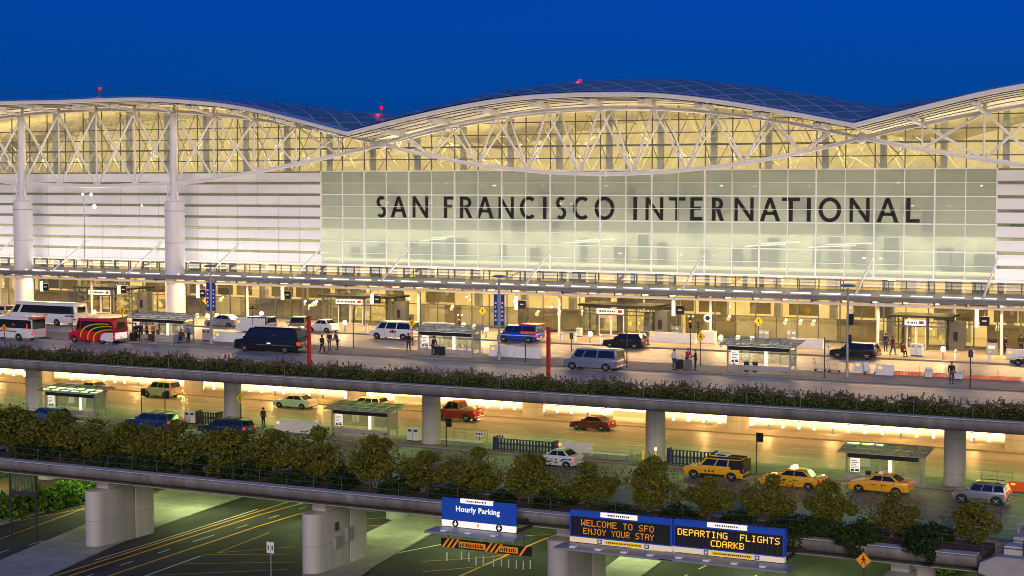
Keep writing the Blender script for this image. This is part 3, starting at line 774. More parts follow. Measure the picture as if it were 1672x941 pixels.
mb = MB()
for x in np.arange(-176, 2, 5.8):
    mb.box(x - 0.35, x + 0.35, YS + 2.2, YS + 2.9, 0.15, 6.3)
T(mb, 'inner_post', M['grey_steel'])
PT_ = [mat('partition_pale', (0.58, 0.52, 0.34), 0.7, var=0.1, scale=0.6), mat('partition_olive', (0.24, 0.20, 0.10), 0.7, var=0.15, scale=0.6), M['mid_steel']]
mb = MB(); x = -175.0
while x < 2:
    w_ = rnd.choice((1.4, 2.1, 2.8, 4.2)); k = rnd.choice((0, 0, 0, 1, 1, 2)); mb.mat(k)
    if not any(abs(x + w_ / 2 - c_) < 5 for c_ in (-137, -101, -69.5, -38)):
        mb.box(x, x + w_ - 0.06, YS + 0.9 + 0.02 * k, YS + 1.0, 0.15, 2.35 if k else 2.42)
    x += w_
x = -175.0
while x < 2:                                        # upper lights: dark posts, blinds and bright rooms behind the canopy
    w_ = rnd.choice((0.5, 0.9, 1.6, 2.4)); k = rnd.choice((0, 0, 1, 2, 2)); mb.mat(k)
    if w_ < 2: mb.box(x, x + w_, YS + 1.1, YS + 1.2, 4.4 if k == 2 else 5.0, 6.62)
    x += w_ + rnd.uniform(0.2, 1.4)
T(mb, 'partition', PT_)
mb = MB(); x = -175.0
while x < 2:
    w_ = rnd.choice((1.4, 2.2, 3.0)); k = rnd.choice((1, 1, 2)); mb.mat(k)
    if rnd.random() < .62: mb.box(x, x + w_, YS + 2.0, YS + 2.1, 2.55, rnd.choice((3.7, 4.3, 4.3)))
    x += w_ + rnd.uniform(0.1, .8)
T(mb, 'upper_partition', PT_)
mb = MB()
for c_ in (-137, -101, -69.5, -38):                  # added glowing boxes for glints of lamps and reflections in the entrance lobbies
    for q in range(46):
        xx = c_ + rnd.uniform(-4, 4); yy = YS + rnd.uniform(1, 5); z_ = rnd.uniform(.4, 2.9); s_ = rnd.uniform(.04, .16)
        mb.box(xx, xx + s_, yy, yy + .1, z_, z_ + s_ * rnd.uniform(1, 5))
T(mb, 'lobby_glint', emis('lobby_glint', (1.0, 0.62, 0.14), 1.8))
mb = MB()
for i in range(60):
    x = -174 + 3 * i + rnd.uniform(-1, 1); z = rnd.uniform(0.8, 2.2); d = rnd.uniform(3, 9); w_ = rnd.uniform(0.4, 1.6)
    mb.box(x, x + w_, YS + d, YS + d + 0.5, 0.15, 0.15 + z)
T(mb, 'counter', M['grey_steel'])
tr2 = MB()
for yy in (YF + 5, YF + 13):
    for k in range(-6, 24):
        x = XC - 110 + 5.9 * k
        if x < -176 or x > 0: continue
        zt = soffit_z(x, YF) - 0.3; zb = 17.2
        tr2.tube([(x, yy, zb), (x + 2.95, yy + 1, zt)], 0.05, 6); tr2.tube([(x + 2.95, yy + 1, zt), (x + 5.9, yy, zb)], 0.05, 6)
        for q in range(2):
            xa = x + rnd.uniform(0, 5); za = rnd.uniform(17.3, max(zt - 1, 17.6)); dx_ = rnd.uniform(-2.2, 2.2)
            tr2.tube([(xa, yy + 2, za), (xa + dx_ * .6, yy + 1.5, za + rnd.uniform(.5, 1.0)), (xa + dx_, yy + 2, za + rnd.uniform(.8, 1.8))], rnd.uniform(.02, .045), 5)
        tr2.tube([(x, yy - 1, zt), (x + 1.5, yy, (zt + zb) / 2), (x + 2.0, yy + 1.5, zb + 0.6)], 0.06, 6)
        tr2.tube([(x + 2.95, yy, zt), (x + 2.95, yy + 6, zt - 0.5)], 0.07, 6)
    tr2.tube([(x, yy, 17.2) for x in np.arange(-176, 2, 4)], 0.18, 6)
T(tr2, 'inner_truss', mat('inner_steel', (0.50, 0.44, 0.30), .5, var=.1), smooth=True)
# lamps seen through the glass: gallery strips and shop downlights
mb = MB()
for x in np.arange(-170, 0, 6.5):
    a = rnd.uniform(0, 2)
    mb.box(x + a, x + a + 4.6, YF + 5 + rnd.uniform(0, 4), YF + 5.3 + rnd.uniform(4, 5), 10.2 + rnd.uniform(-0.3, 1.3), 10.35 + 1.3)
mb = MB()
for x in (-97.5, -79, -57.5, -50.5):
    a_ = rnd.uniform(3, 6); mb.beam((x, YF + 8, 9.6), (x + a_, YF + 5.5, 9.9), 0.14, 0.1); mb.beam((x - 2.5, YF + 10, 9.2), (x + a_ * .6, YF + 7.0, 9.6), 0.12, 0.1)
for i in range(40):
    x = -105 + 1.8 * i + rnd.uniform(-.7, .7); s_ = rnd.uniform(.05, .14); z = rnd.choice((8.2, 10.4, 13.6, 15.6, 15.9)); mb.box(x, x + s_ * 2.5, 170, 170.2, z, z + s_)
T(mb, 'strip_lamp', M['lamp_strip'])
mb = MB()
for i in range(90):
    x = -172 + 1.95 * i + rnd.uniform(-0.8, 0.8); y = YS + rnd.uniform(1.5, 8); z = rnd.choice((1.6, 2.0, 2.6, 2.9, 3.6, 4.2)); s = rnd.uniform(0.05, 0.12)
    mb.box(x - s, x + s, y - s, y + s, z - s, z + s)
T(mb, 'downlight', M['lamp_strip'])
mb = MB()
for i in range(26):
    x = -172 + 6.7 * i + rnd.uniform(-2, 2); y = YS + rnd.uniform(2, 6)
    wv = rnd.uniform(0.6, 1.6); mb.box(x, x + wv, y, y + 0.1, 4.7, 4.7 + rnd.uniform(0.5, 1.3))
T(mb, 'glow_panel', emis('glow_panel', (1.0, 0.80, 0.36), 1.0))  # glowing panels added to stand for lamps and reflections inside
# canopy over the kerb
ZCP = 5.3
M['canopy'] = mat('canopy_metal', (0.20, 0.20, 0.21), 0.5, metal=0.3, var=0.2, scale=0.5)
cn = T(MB().prism([(155.0, ZCP - 0.42), (155.0, ZCP), (161.6, ZCP + 0.25), (161.6, ZCP - 0.1), (155.6, ZCP - 0.42)], 'x', -180, 5), 'canopy', M['canopy'], bevel=0.04)
def CN(mb, nm, m, **k): return mb.build(nm, m, cn, **k)
mb = MB()
for x in np.arange(-178, 4, 2.9): mb.box(x, x + 0.14, 154.9, 161.5, ZCP - 0.6, ZCP - 0.36)
CN(mb, 'rib', M['dark_steel'])
CN(MB().tube([(-180, 155.3, ZCP - 0.72), (5, 155.3, ZCP - 0.72)], 0.16, 10), 'edge_tube', M['soffit'], smooth=True)
mb = MB()
for x in np.arange(-178, 4, 2.9): mb.box(x + 0.45, x + 2.45, 156.3, 156.42, ZCP + 0.07, ZCP + 0.15)
CN(mb, 'uplight', M['lamp_white'])
mb = MB()
for z in (5.85, 6.45): mb.box(-180, 5, 160.5, 160.55, z, z + 0.05)
for x in np.arange(-178, 4, 4.4): mb.box(x, x + 0.07, 160.48, 160.58, ZCP + 0.2, 6.5)
CN(mb, 'balustrade', M['dark_steel'])
for px in (404, 683, 913, 1160, 1434, 1636, 150, 0): 
    p = at_y(px, 500, 157.6)
    CN(MB().lathe([(0.13, 0.15), (0.13, ZCP + 0.05)], (p.x, 157.6, 0), 12), 'post', WS, smooth=True)
# struts from the wall down to the canopy edge
for px in (21, 140, 262, 389, 526, 669, 899, 1149, 1425, 1628, 1850):
    p = at_y(px, 398 + 0.012 * px, YF - 0.2); z = 8.75
    CN(MB().tube([(p.x, YF - 0.2, z), (p.x, 155.9, ZCP + 0.15)], 0.11, 8).lathe([(0.2, ZCP), (0.16, ZCP + 0.2)], (p.x, 155.9, 0), 10), 'strut', WS, smooth=True)
# entrance vestibules
for k, (pa, pb) in enumerate(((128, 215), (527, 635), (952, 1062), (1460, 1545))):
    x0, x1 = at_y(pa, 470 + 0.03 * pa, 159.5).x, at_y(pb, 470 + 0.03 * pb, 159.5).x
    v = T(MB().box(x0 - 0.4, x1 + 0.5, 159.0, YS, 3.2, 3.42), 'entrance', M['black'], bevel=0.03)
    mb = MB()
    for x in (x0, x0 + (x1 - x0) * 0.22, x0 + (x1 - x0) * 0.62, x1 - 0.1): mb.box(x, x + 0.12, 159.5, 159.62, 0.15, 3.2)
    for x in (x0, x1 - 0.1): mb.box(x, x + 0.12, YS - 0.3, YS - 0.15, 0.15, 3.2).box(x, x + 0.1, 161, 161.1, 0.15, 3.2)
    mb.box(x0, x1, 159.52, 159.6, 2.3, 2.42)
    mb.build('frame', M['mid_steel'], v)
    MB().box(x0 + 0.03, x0 + 0.05, 159.6, YS - 0.2, 0.15, 3.2).box(x1 - 0.05, x1 - 0.03, 159.6, YS - 0.2, 0.15, 3.2).box(x0 + 0.1, x1 - 0.1, 159.55, 159.57, 0.15, 3.2).build('glass', M['clear'], v)
    dx = x0 + (x1 - x0) * 0.22
    for j in range(2):
        wdo = (x1 - x0) * 0.19
        MB().box(dx + 0.15 + j * wdo, dx + 0.08 + (j + 1) * wdo, 159.45, 159.5, 0.2, 0.3).box(dx + 0.15 + j * wdo, dx + 0.22 + j * wdo, 159.45, 159.5, 0.3, 2.3).box(dx + 0.01 + (j + 1) * wdo, dx + 0.08 + (j + 1) * wdo, 159.45, 159.5, 0.3, 2.3).build('door', M['white_steel'], v)
    sg = MB().box(dx, dx + (x1 - x0) * 0.40, 159.2, 159.3, 2.45, 3.0).build('door_sign', M['sign_lit'], v, bevel=0.02)
    mb = MB(); xx = dx + 0.25
    while xx < dx + (x1 - x0) * 0.40 - 0.9:
        w_ = rnd.uniform(0.08, 0.2); mb.box(xx, xx + w_, 159.18, 159.2, 2.62, 2.82); xx += w_ + 0.06
    mb.build('sign_lettering', M['dark_steel'], sg)
    MB().box(dx + (x1 - x0) * 0.40 - 0.6, dx + (x1 - x0) * 0.40 - 0.15, 159.18, 159.2, 2.6, 2.88).build('sign_mark', M['red_paint'], sg)
    MB().box(x1 + 0.1, x1 + 1.5, 160.4, 161.4, 0.15, 2.9).build('service_kiosk', M['mid_steel'], v, bevel=0.03)
    MB().box(x1 + 0.5, x1 + 0.9, 160.37, 160.4, 1.0, 1.9).build('phone_panel', M['black'], v)

# ------------------------------------------------------------------ letters on the glass
ls = empty('wall_lettering', (XC, YF - 0.25, 12.05), 'big black capital letters reading SAN FRANCISCO INTERNATIONAL across the frosted glass wall', 'lettering')
def lx(px): return at_y(px, 340, YF - 0.25).x
c2 = lambda v: 420 + v / 3.921
c3 = lambda v: 840 + v / 3.921
c4 = lambda v: 1252 + v / 3.921
LET = [('S', c2(757), c2(820)), ('A', c2(848), c2(952)), ('N', c2(990), c2(1088)), ('F', c2(1190), c2(1250)), ('R', c2(1293), c2(1372)), ('A', c2(1398), c2(1508)), ('N', c2(1540), 837.5),
       ('C', c3(30), c3(133)), ('I', c3(178), c3(200)), ('S', c3(260), c3(327)), ('C', c3(370), c3(475)), ('O', c3(508), c3(635)), ('I', c3(757), c3(780)), ('N', c3(835), c3(948)), ('T', c3(985), c3(1090)), ('E', c3(1122), c3(1200)),
       ('R', c3(1260), c3(1338)), ('N', c3(1405), c3(1527)), ('A', c3(1567), c4(83)), ('T', c4(93), c4(208)), ('I', c4(253), c4(278)), ('O', c4(328), c4(473)), ('N', c4(527), c4(655)), ('A', c4(700), c4(842)), ('L', c4(890), c4(977))]
Z0, Z1 = 12.12, 14.48
def glyph(ch, x0, x1, z0, z1, t, put):
    """strokes of one capital as polygons in (x, z)"""
    w_, h = x1 - x0, z1 - z0
    def bar(x, z, ww, hh): put([(x, z), (x + ww, z), (x + ww, z + hh), (x, z + hh)])
    def slant(xa, za, xb, zb, tt): put([(xa, za), (xa + tt, za), (xb + tt, zb), (xb, zb)])
    def arc(cx, cz, rx, rz, a0, a1, tt, n=18):
        pts_o, pts_i = [], []
        for k in range(n + 1):
            a = R(a0 + (a1 - a0) * k / n)
            pts_o.append((cx + rx * math.cos(a), cz + rz * math.sin(a))); pts_i.append((cx + (rx - tt) * math.cos(a), cz + (rz - tt * 0.92) * math.sin(a)))
        for k in range(n): put([pts_o[k], pts_o[k + 1], pts_i[k + 1], pts_i[k]])
    if ch == 'I': bar(x0, z0, w_, h)
    elif ch == 'L': bar(x0, z0, t, h); bar(x0 + t, z0, w_ - t, t * 0.85)
    elif ch == 'T': bar(x0, z1 - t * 0.85, w_, t * 0.85); bar((x0 + x1 - t) / 2, z0, t, h - t * 0.85)
    elif ch == 'E' or ch == 'F':
        bar(x0, z0, t, h); bar(x0 + t, z1 - t * 0.85, w_ - t, t * 0.85); bar(x0 + t, z0 + h * 0.46, w_ * 0.88 - t, t * 0.85)
        if ch == 'E': bar(x0 + t, z0, w_ - t, t * 0.85)
    elif ch == 'N': bar(x0, z0, t * 0.85, h); bar(x1 - t * 0.85, z0, t * 0.85, h); put([(x0 + t * 0.85, z1), (x0 + t * 0.85, z1 - t * 1.5), (x1 - t * 0.85, z0), (x1 - t * 0.85, z0 + t * 1.5)])
    elif ch == 'A':
        tt = t * 1.08; cx = (x0 + x1) / 2
        put([(x0, z0), (x0 + tt, z0), (cx + tt * 0.1, z1 - t * 0.9), (cx, z1), (cx - tt * 0.45, z1)]); put([(x1 - tt, z0), (x1, z0), (cx + tt * 0.45, z1), (cx, z1), (cx - tt * 0.1, z1 - t * 0.9)])
        f = 0.30; bar(x0 + (cx - x0) * f + tt * 0.6, z0 + h * f - t * 0.2, (x1 - x0) * (1 - f) - tt * 1.2, t * 0.8)
    elif ch == 'R':
        bar(x0, z0, t, h); zc = z0 + h * 0.72; rz = h * 0.28
        bar(x0 + t, z1 - t * 0.85, w_ * 0.42 - t, t * 0.85); bar(x0 + t, z0 + h * 0.44, w_ * 0.42 - t, t * 0.85)
        arc(x0 + w_ * 0.42, zc, w_ * 0.50, rz, -90, 90, t * 0.95)
        slant(x1 - t * 1.15 + 0.02, z0, x0 + w_ * 0.36, z0 + h * 0.45, t * 1.1)
    elif ch == 'O': arc((x0 + x1) / 2, (z0 + z1) / 2, w_ / 2, h / 2 + 0.04, 0, 360, t, 40)
    elif ch == 'C': arc(x0 + w_ * 0.56, (z0 + z1) / 2, w_ * 0.56, h / 2 + 0.04, 52, 308, t, 30)
    elif ch == 'S':
        r1 = h * 0.27
        arc((x0 + x1) / 2, z1 - r1, w_ * 0.47, r1 + 0.02, 40, 262, t * 0.95); arc((x0 + x1) / 2, z0 + r1, w_ * 0.5, r1 + 0.03, -140, 85, t * 0.95)
for ch, a, b in LET:
    mb = MB()
    def put(poly): mb.prism(poly, 'y', YF - 0.09, YF - 0.02)
    glyph(ch, lx(a), lx(b), Z0, Z1, 0.40, put)
    mb.build('letter', M['letter'], ls, world=True)

# light sources inside the hall, under the canopy and under the decks
WARM = (1.0, 0.72, 0.34); WARMER = (1.0, 0.60, 0.22)
for x in np.arange(-170, 0, 13):
    light('hall_lamp', 'AREA', (x, YF + 6, 19.9), 1250, (1.0, 0.82, 0.44), 12.8, 3, rot=(R(75), 0, 0))
    light('gallery_lamp', 'AREA', (x, YF + 9, 11.5), 1000, (1.0, 0.92, 0.70), 12.8, 5, rot=(R(-20), 0, 0))
    light('shop_lamp', 'AREA', (x, YS + 5.0, 6.6), 1500, (1.0, 0.72, 0.30), 9, 5)
    light('canopy_wash', 'AREA', (x, 158.6, 5.75), 420, (1.0, 0.90, 0.76), 12.5, 2.4, rot=(R(180 - 12), 0, 0))
    light('kerb_lamp', 'AREA', (x, 156.8, 4.55), 1500, (1.0, 0.57, 0.21), 10, 1.0, rot=(R(-38), 0, 0))
    light('shop_front_fill', 'AREA', (x, 158.6, 4.6), 420, (1.0, 0.74, 0.34), 10, 1.0, rot=(R(42), 0, 0))  # added fill light that brightens the shop front, no fixture
    light('soffit_wash', 'AREA', (x, 159.6, 18.0), 300, (1.0, 0.80, 0.48), 11, 0.6, rot=(R(180 + 25), 0, 0))
    light('arrivals_lamp', 'AREA', (x, 149, -1.2), 3600, (1.0, 0.68, 0.28), 10, 3, rot=(R(16), 0, 0), spread=R(115))
    light('deck_lamp', 'AREA', (x + 5, 139, -1.2), 700, (1.0, 0.50, 0.13), 9, 1.0, rot=(R(12), 0, 0))
    light('island_lamp', 'AREA', (x + 2, 128.5, -1.2), 330, (0.50, 0.95, 0.24), 9, 1.0)
    light('street_lamp_glow', 'AREA', (x + 3, 116, -7.95), 560, (0.76, 0.95, 0.38), 8, 1.0)
    light('street_lamp_glow', 'AREA', (x + 3, 131, -7.95), 420, (0.66, 0.95, 0.28), 8, 1.0)
# ================================================================== vehicles
PAINT = {}
def paint(name, col, metal=0.0):
    if name not in PAINT: PAINT[name] = mat('paint_' + name, col, 0.28, metal=metal, var=0.03, scale=2, coat=0.25 if sum(col) < .06 else 0.5)
    return PAINT[name]
WHITEP = paint('white', (0.66, 0.66, 0.68))
def arch(cx, r, zb, n=8):
    return [(cx + r * math.cos(PI * k / n), zb + r * 0.98 * math.sin(PI * k / n)) for k in range(n + 1)]
KIND = {
 # width, clearance, wheel r, front wheel, rear wheel (fractions), lower outline (x, z fractions), belt, cabin base f/r, roof f/r, roof width, side windows
 'sedan': dict(w=1.78, cl=.20, wr=.32, fw=.18, rw=.80, low=[(0, .30), (.0, .44), (.025, .50), (.12, .57), (.29, .63), (.31, .65), (.83, .68), (.975, .66), (.995, .58), (1, .30)], belt=.655, cb=(.275, .875), rf=(.43, .715), rwid=.74, win=[(.10, .47), (.50, .90)]),
 'suv': dict(w=1.84, cl=.26, wr=.37, fw=.175, rw=.80, low=[(0, .28), (0, .47), (.03, .53), (.22, .59), (.25, .61), (.97, .62), (.995, .50), (1, .28)], belt=.605, cb=(.23, .985), rf=(.36, .935), rwid=.80, win=[(.07, .36), (.39, .66), (.69, .95)]),
 'wagon': dict(w=1.78, cl=.20, wr=.32, fw=.18, rw=.79, low=[(0, .28), (0, .44), (.025, .50), (.12, .56), (.27, .61), (.29, .63), (.96, .65), (.99, .54), (1, .28)], belt=.63, cb=(.26, .975), rf=(.41, .87), rwid=.76, win=[(.09, .38), (.41, .68), (.71, .95)]),
 'van': dict(w=1.98, cl=.25, wr=.37, fw=.165, rw=.79, low=[(0, .24), (0, .42), (.02, .47), (.13, .53), (.16, .55), (.98, .56), (.995, .46), (1, .22)], belt=.55, cb=(.135, .992), rf=(.24, .965), rwid=.86, win=[(.04, .24), (.27, .55), (.58, .96)]),
 'minibus': dict(w=2.2, cl=.30, wr=.40, fw=.135, rw=.735, low=[(0, .20), (0, .36), (.02, .42), (.15, .48), (.17, .50), (.99, .50), (1, .46), (1, .18)], belt=.495, cb=(.155, 1.0), rf=(.22, .985), rwid=.95, win=[(.015, .10), (.12, .93)]),
 'coach': dict(w=2.3, cl=.30, wr=.42, fw=.16, rw=.74, low=[(0, .16), (.0, .36), (.02, .44), (.06, .48), (.07, .50), (.99, .50), (1, .46), (1, .16)], belt=.495, cb=(.06, 1.0), rf=(.15, .985), rwid=.93, win=[(.03, .11), (.15, .985)]),
 'pickup': dict(w=1.95, cl=.28, wr=.39, fw=.165, rw=.80, low=[(0, .28), (0, .48), (.03, .54), (.24, .59), (.26, .61), (.985, .62), (.995, .55), (1, .28)], belt=.605, cb=(.25, .64), rf=(.36, .60), rwid=.82, win=[(.13, .50), (.54, .93)]),
}
def wheel_parts(t, x, y, r, sgn):
    n = 22
    ty = MB().lathe([(r * .62, -.10), (r * .93, -.11), (r, -.07), (r, .07), (r * .93, .11), (r * .62, .10)], (x, y, r), n, axis='y').build('tyre', M['tyre'], None, smooth=True)
    ty.name = 'wheel'; ty.parent = t
    mb = MB().lathe([(r * .64, .05), (r * .66, .085), (r * .56, .075), (r * .54, .05)], (0, 0, 0), n, axis='y')
    for k in range(5):
        a = 2 * PI * k / 5 + .3
        mb.beam((0, .075, 0), (r * .58 * math.cos(a), .065, r * .58 * math.sin(a)), .09, .03)
    mb.lathe([(.001, .10), (.07, .09), (.08, .05)], (0, 0, 0), 10, axis='y')
    if sgn < 0: mb.v = [(v[0], -v[1], v[2]) for v in mb.v]
    mb.v = [(v[0] + x, v[1] + y, v[2] + r) for v in mb.v]
    mb.build('rim', M['rim'], ty)
    MB().lathe([(.001, 0), (r * .6, 0)], (x, y + sgn * .035, r), 14, axis='y').build('brake_disc', M['tyre'], ty)
def vehicle(name, label, cat, front, rear, yg, ytop, z, kind, pnt, lit=True, group=None, rz=0, dark_low=None, winmat=None, hl='head', H=None, Yn=None, extra=None, W=None):
    K = KIND[kind]; w_ = W or K['w']; mid = (front + rear) / 2
    if Yn is None: Yn = at_z(mid, yg, z).y
    xa, xb = at_y(front, yg, Yn).x, at_y(rear, yg, Yn).x
    L = xb - xa
    if H is None: H = at_y(mid, ytop, Yn + w_ * 0.45).z - z
    t = empty(name, ((xa + xb) / 2, Yn + w_ / 2, z), label, cat, group, rz)
    hw = w_ / 2
    def X(f): return -L / 2 + f * L
    cl, wr = K['cl'], K['wr']
    xf, xr = X(K['fw']), X(K['rw'])
    low = [(X(a), max(b * H, cl)) for a, b in K['low']]
    low[0] = (low[0][0] + .03, cl); low[-1] = (low[-1][0] - .03, cl + .05)
    poly = low + arch(xr, wr + .07, cl) + arch(xf, wr + .07, cl)
    mb = MB(); mb.prism(poly, 'y', -hw, hw)
    zb = K['belt'] * H
    for i, v in enumerate(mb.v):     # pull the shoulders and the nose corners in
        x, y, zv = v
        if zv > zb * .80: y *= .965
        if x < X(.06): y *= .93
        if x > X(.97): y *= .96
        mb.v[i] = (x, y, zv)
    # cabin
    hb, hr = hw * .955, hw * K['rwid']
    cb0, cb1, rf0, rf1 = X(K['cb'][0]), X(K['cb'][1]), X(K['rf'][0]), X(K['rf'][1])
    zr = H - (.03 if kind not in ('minibus', 'coach') else .0)
    z0 = zb - .03
    rm = (rf0 + rf1) / 2
    cab = [(cb0, -hb, z0), (cb1, -hb, z0), (cb1, hb, z0), (cb0, hb, z0), (rf0, -hr, zr - .05), (rf1, -hr, zr - .05), (rf1, hr, zr - .05), (rf0, hr, zr - .05),
           (rf0 + .12, -hr * .85, zr), (rf1 - .12, -hr * .85, zr), (rf1 - .12, hr * .85, zr), (rf0 + .12, hr * .85, zr)]
    mb.add(cab, [(0, 1, 5, 4), (1, 2, 6, 5), (2, 3, 7, 6), (3, 0, 4, 7), (4, 5, 9, 8), (5, 6, 10, 9), (6, 7, 11, 10), (7, 4, 8, 11), (8, 9, 10, 11), (0, 3, 2, 1)])
    mb.build('body', pnt, t, bevel=.035, smooth=True)
    gm = winmat or M['car_glass']
    def P(u, v, s):
        a = cb0 + (cb1 - cb0) * u; b = rf0 + (rf1 - rf0) * u
        return Vector((a + (b - a) * v, s * (hb + (hr - hb) * v), z0 + (zr - .05 - z0) * v))
    v0, v1 = (.14, .90) if kind not in ('minibus', 'coach') else (.10, .80)
    for s in (-1, 1):
        for (u0, u1) in K['win']:
            q = [P(u0, v0, s), P(u1, v0, s), P(u1, v1, s), P(u0, v1, s)]
            n = Vector((0, s, .25)).normalized()
            MB().slab([p - n * .004 for p in q], .016, n).build('side_window', gm, t)
    def E(a, b, x0, x1, dx, nm, va=.14, vb=.90):
        q = []
        for v in (va, vb):
            x = x0 + (x1 - x0) * v; y = (hb + (hr - hb) * v) * .88; zz_ = z0 + (zr - .05 - z0) * v
            q.append((x, y, zz_))
        n = Vector((dx * (zr - z0), 0, abs(x1 - x0))).normalized()
        pts = [Vector((q[0][0], -q[0][1], q[0][2])), Vector((q[0][0], q[0][1], q[0][2])), Vector((q[1][0], q[1][1], q[1][2])), Vector((q[1][0], -q[1][1], q[1][2]))]
        MB().slab([p - n * .004 for p in pts], .016, n).build(nm, gm, t)
    E(0, 0, cb0, rf0, -1, 'windscreen')
    if kind not in ('minibus', 'coach'): E(0, 0, cb1, rf1, 1, 'rear_window')
    else: MB().box(L / 2 - .03, L / 2 + .006, -hw * .55, hw * .55, zb + .10 * H, zb + .36 * H).build('rear_window', gm, t, bevel=.03)
    if kind == 'pickup':
        MB().box(X(.66), X(.975), -hw * .80, hw * .80, zb - .02, zb + .03).build('load_bed', M['black'], t)
    for x in (xf, xr):
        for s in (-1, 1): wheel_parts(t, x, s * (hw - .12), wr, s)
    tl = M['tail'] if lit else M['tail_off']
    zt0, zt1 = {'sedan': (.50, .59), 'wagon': (.50, .61), 'suv': (.44, .58), 'van': (.34, .47), 'pickup': (.45, .58), 'minibus': (.27, .33), 'coach': (.27, .35)}[kind]
    for s in (-1, 1):
        ya, yb = (hw * .76, hw * .962)
        MB().box(X(.97), L / 2 + .008, min(s * ya, s * yb), max(s * ya, s * yb), zt0 * H, zt1 * H).build('tail_light', tl, t, bevel=.015)
        zh = K['low'][1][1] * H
        MB().box(-L / 2 - .006, X(.035), min(s * hw * .52, s * hw * .90), max(s * hw * .52, s * hw * .90), zh - .17, zh - .02).build('headlight', M[hl], t, bevel=.02)
        MB().box(P(.0, .1, 1).x + .12, P(.0, .1, 1).x + .30, min(s * (hw - .02), s * (hw + .17)), max(s * (hw - .02), s * (hw + .17)), z0 + .10, z0 + .26).build('wing_mirror', pnt, t, bevel=.03)
    MB().box(L / 2 - .10, L / 2 + .06, -hw * .93, hw * .93, cl + .08, cl + .25).build('rear_bumper', dark_low or (M['chrome'] if kind in ('van', 'minibus', 'pickup') else pnt), t, bevel=.04)
    MB().box(-L / 2 - .05, -L / 2 + .12, -hw * .90, hw * .90, cl + .04, cl + .24).build('front_bumper', dark_low or pnt, t, bevel=.04)
    zp = cl + .32 if kind != 'sedan' else .50 * H
    MB().box(L / 2 + .002, L / 2 + .02, -.17, .17, zp, zp + .12).build('number_plate', M['plate'], t)
    MB().box(-L / 2 - .012, -L / 2 + .02, -hw * .45, hw * .45, cl + .26, max(cl + .36, K['low'][1][1] * H - .05)).build('grille', M['black'], t)
    # door joints and handles
    for s in (-1, 1):
        mbj = MB()
        for (u0, u1) in K['win'][:3]:
            xj = P(u1 + .015, 0, 1).x
            if xj < xr - wr - .05 or kind in ('van',): mbj.box(xj - .012, xj + .012, min(s * (hw - .02), s * (hw + .003)), max(s * (hw - .02), s * (hw + .003)), cl + .12, zb * .80)
        if mbj.v: mbj.build('door_joint', M['black'], t)
        for (u0, u1) in K['win'][:2]:
            xj = P(u1, 0, 1).x - .22
            MB().box(xj - .09, xj + .09, min(s * (hw * .96), s * (hw * .965 + .03)), max(s * (hw * .96), s * (hw * .965 + .03)), zb * .86, zb * .86 + .035).build('door_handle', M['chrome'], t)
    if dark_low:
        for s in (-1, 1): MB().box(xf + wr + .12, xr - wr - .12, min(s * (hw - .03), s * (hw + .012)), max(s * (hw - .03), s * (hw + .012)), cl + .01, cl + .22).build('sill_trim', dark_low, t)
    if extra: extra(t, dict(L=L, H=H, hw=hw, X=X, P=P, zb=zb, zr=zr, xf=xf, xr=xr, hb=hb, hr=hr, cl=cl))
    return t
def roof_rack(t, g):
    mb = MB()
    for s in (-1, 1): mb.tube([(g['X'](.42), s * g['hr'] * .9, g['zr'] - .05), (g['X'](.45), s * g['hr'] * .9, g['zr'] + .07), (g['X'](.86), s * g['hr'] * .9, g['zr'] + .07), (g['X'](.89), s * g['hr'] * .9, g['zr'] - .05)], .022, 6)
    for f in (.52, .78): mb.tube([(g['X'](f), -g['hr'] * .9, g['zr'] + .07), (g['X'](f), g['hr'] * .9, g['zr'] + .07)], .02, 6)
    mb.build('roof_rack', M['black'], t)
def curve_band(mb, pts, w0, w1, y):
    """a tapering swoosh on a side panel: points (x, z) give the middle line"""
    n = len(pts)
    L_, R_ = [], []
    for i, (x, z) in enumerate(pts):
        a = pts[max(i - 1, 0)]; b = pts[min(i + 1, n - 1)]
        d = Vector((b[0] - a[0], b[1] - a[1])).normalized(); ww = (w0 + (w1 - w0) * i / (n - 1)) / 2
        L_.append((x - d.y * ww, z + d.x * ww)); R_.append((x + d.y * ww, z - d.x * ww))
    for i in range(n - 1): mb.prism([L_[i], L_[i + 1], R_[i + 1], R_[i]], 'y', y, y + .006)
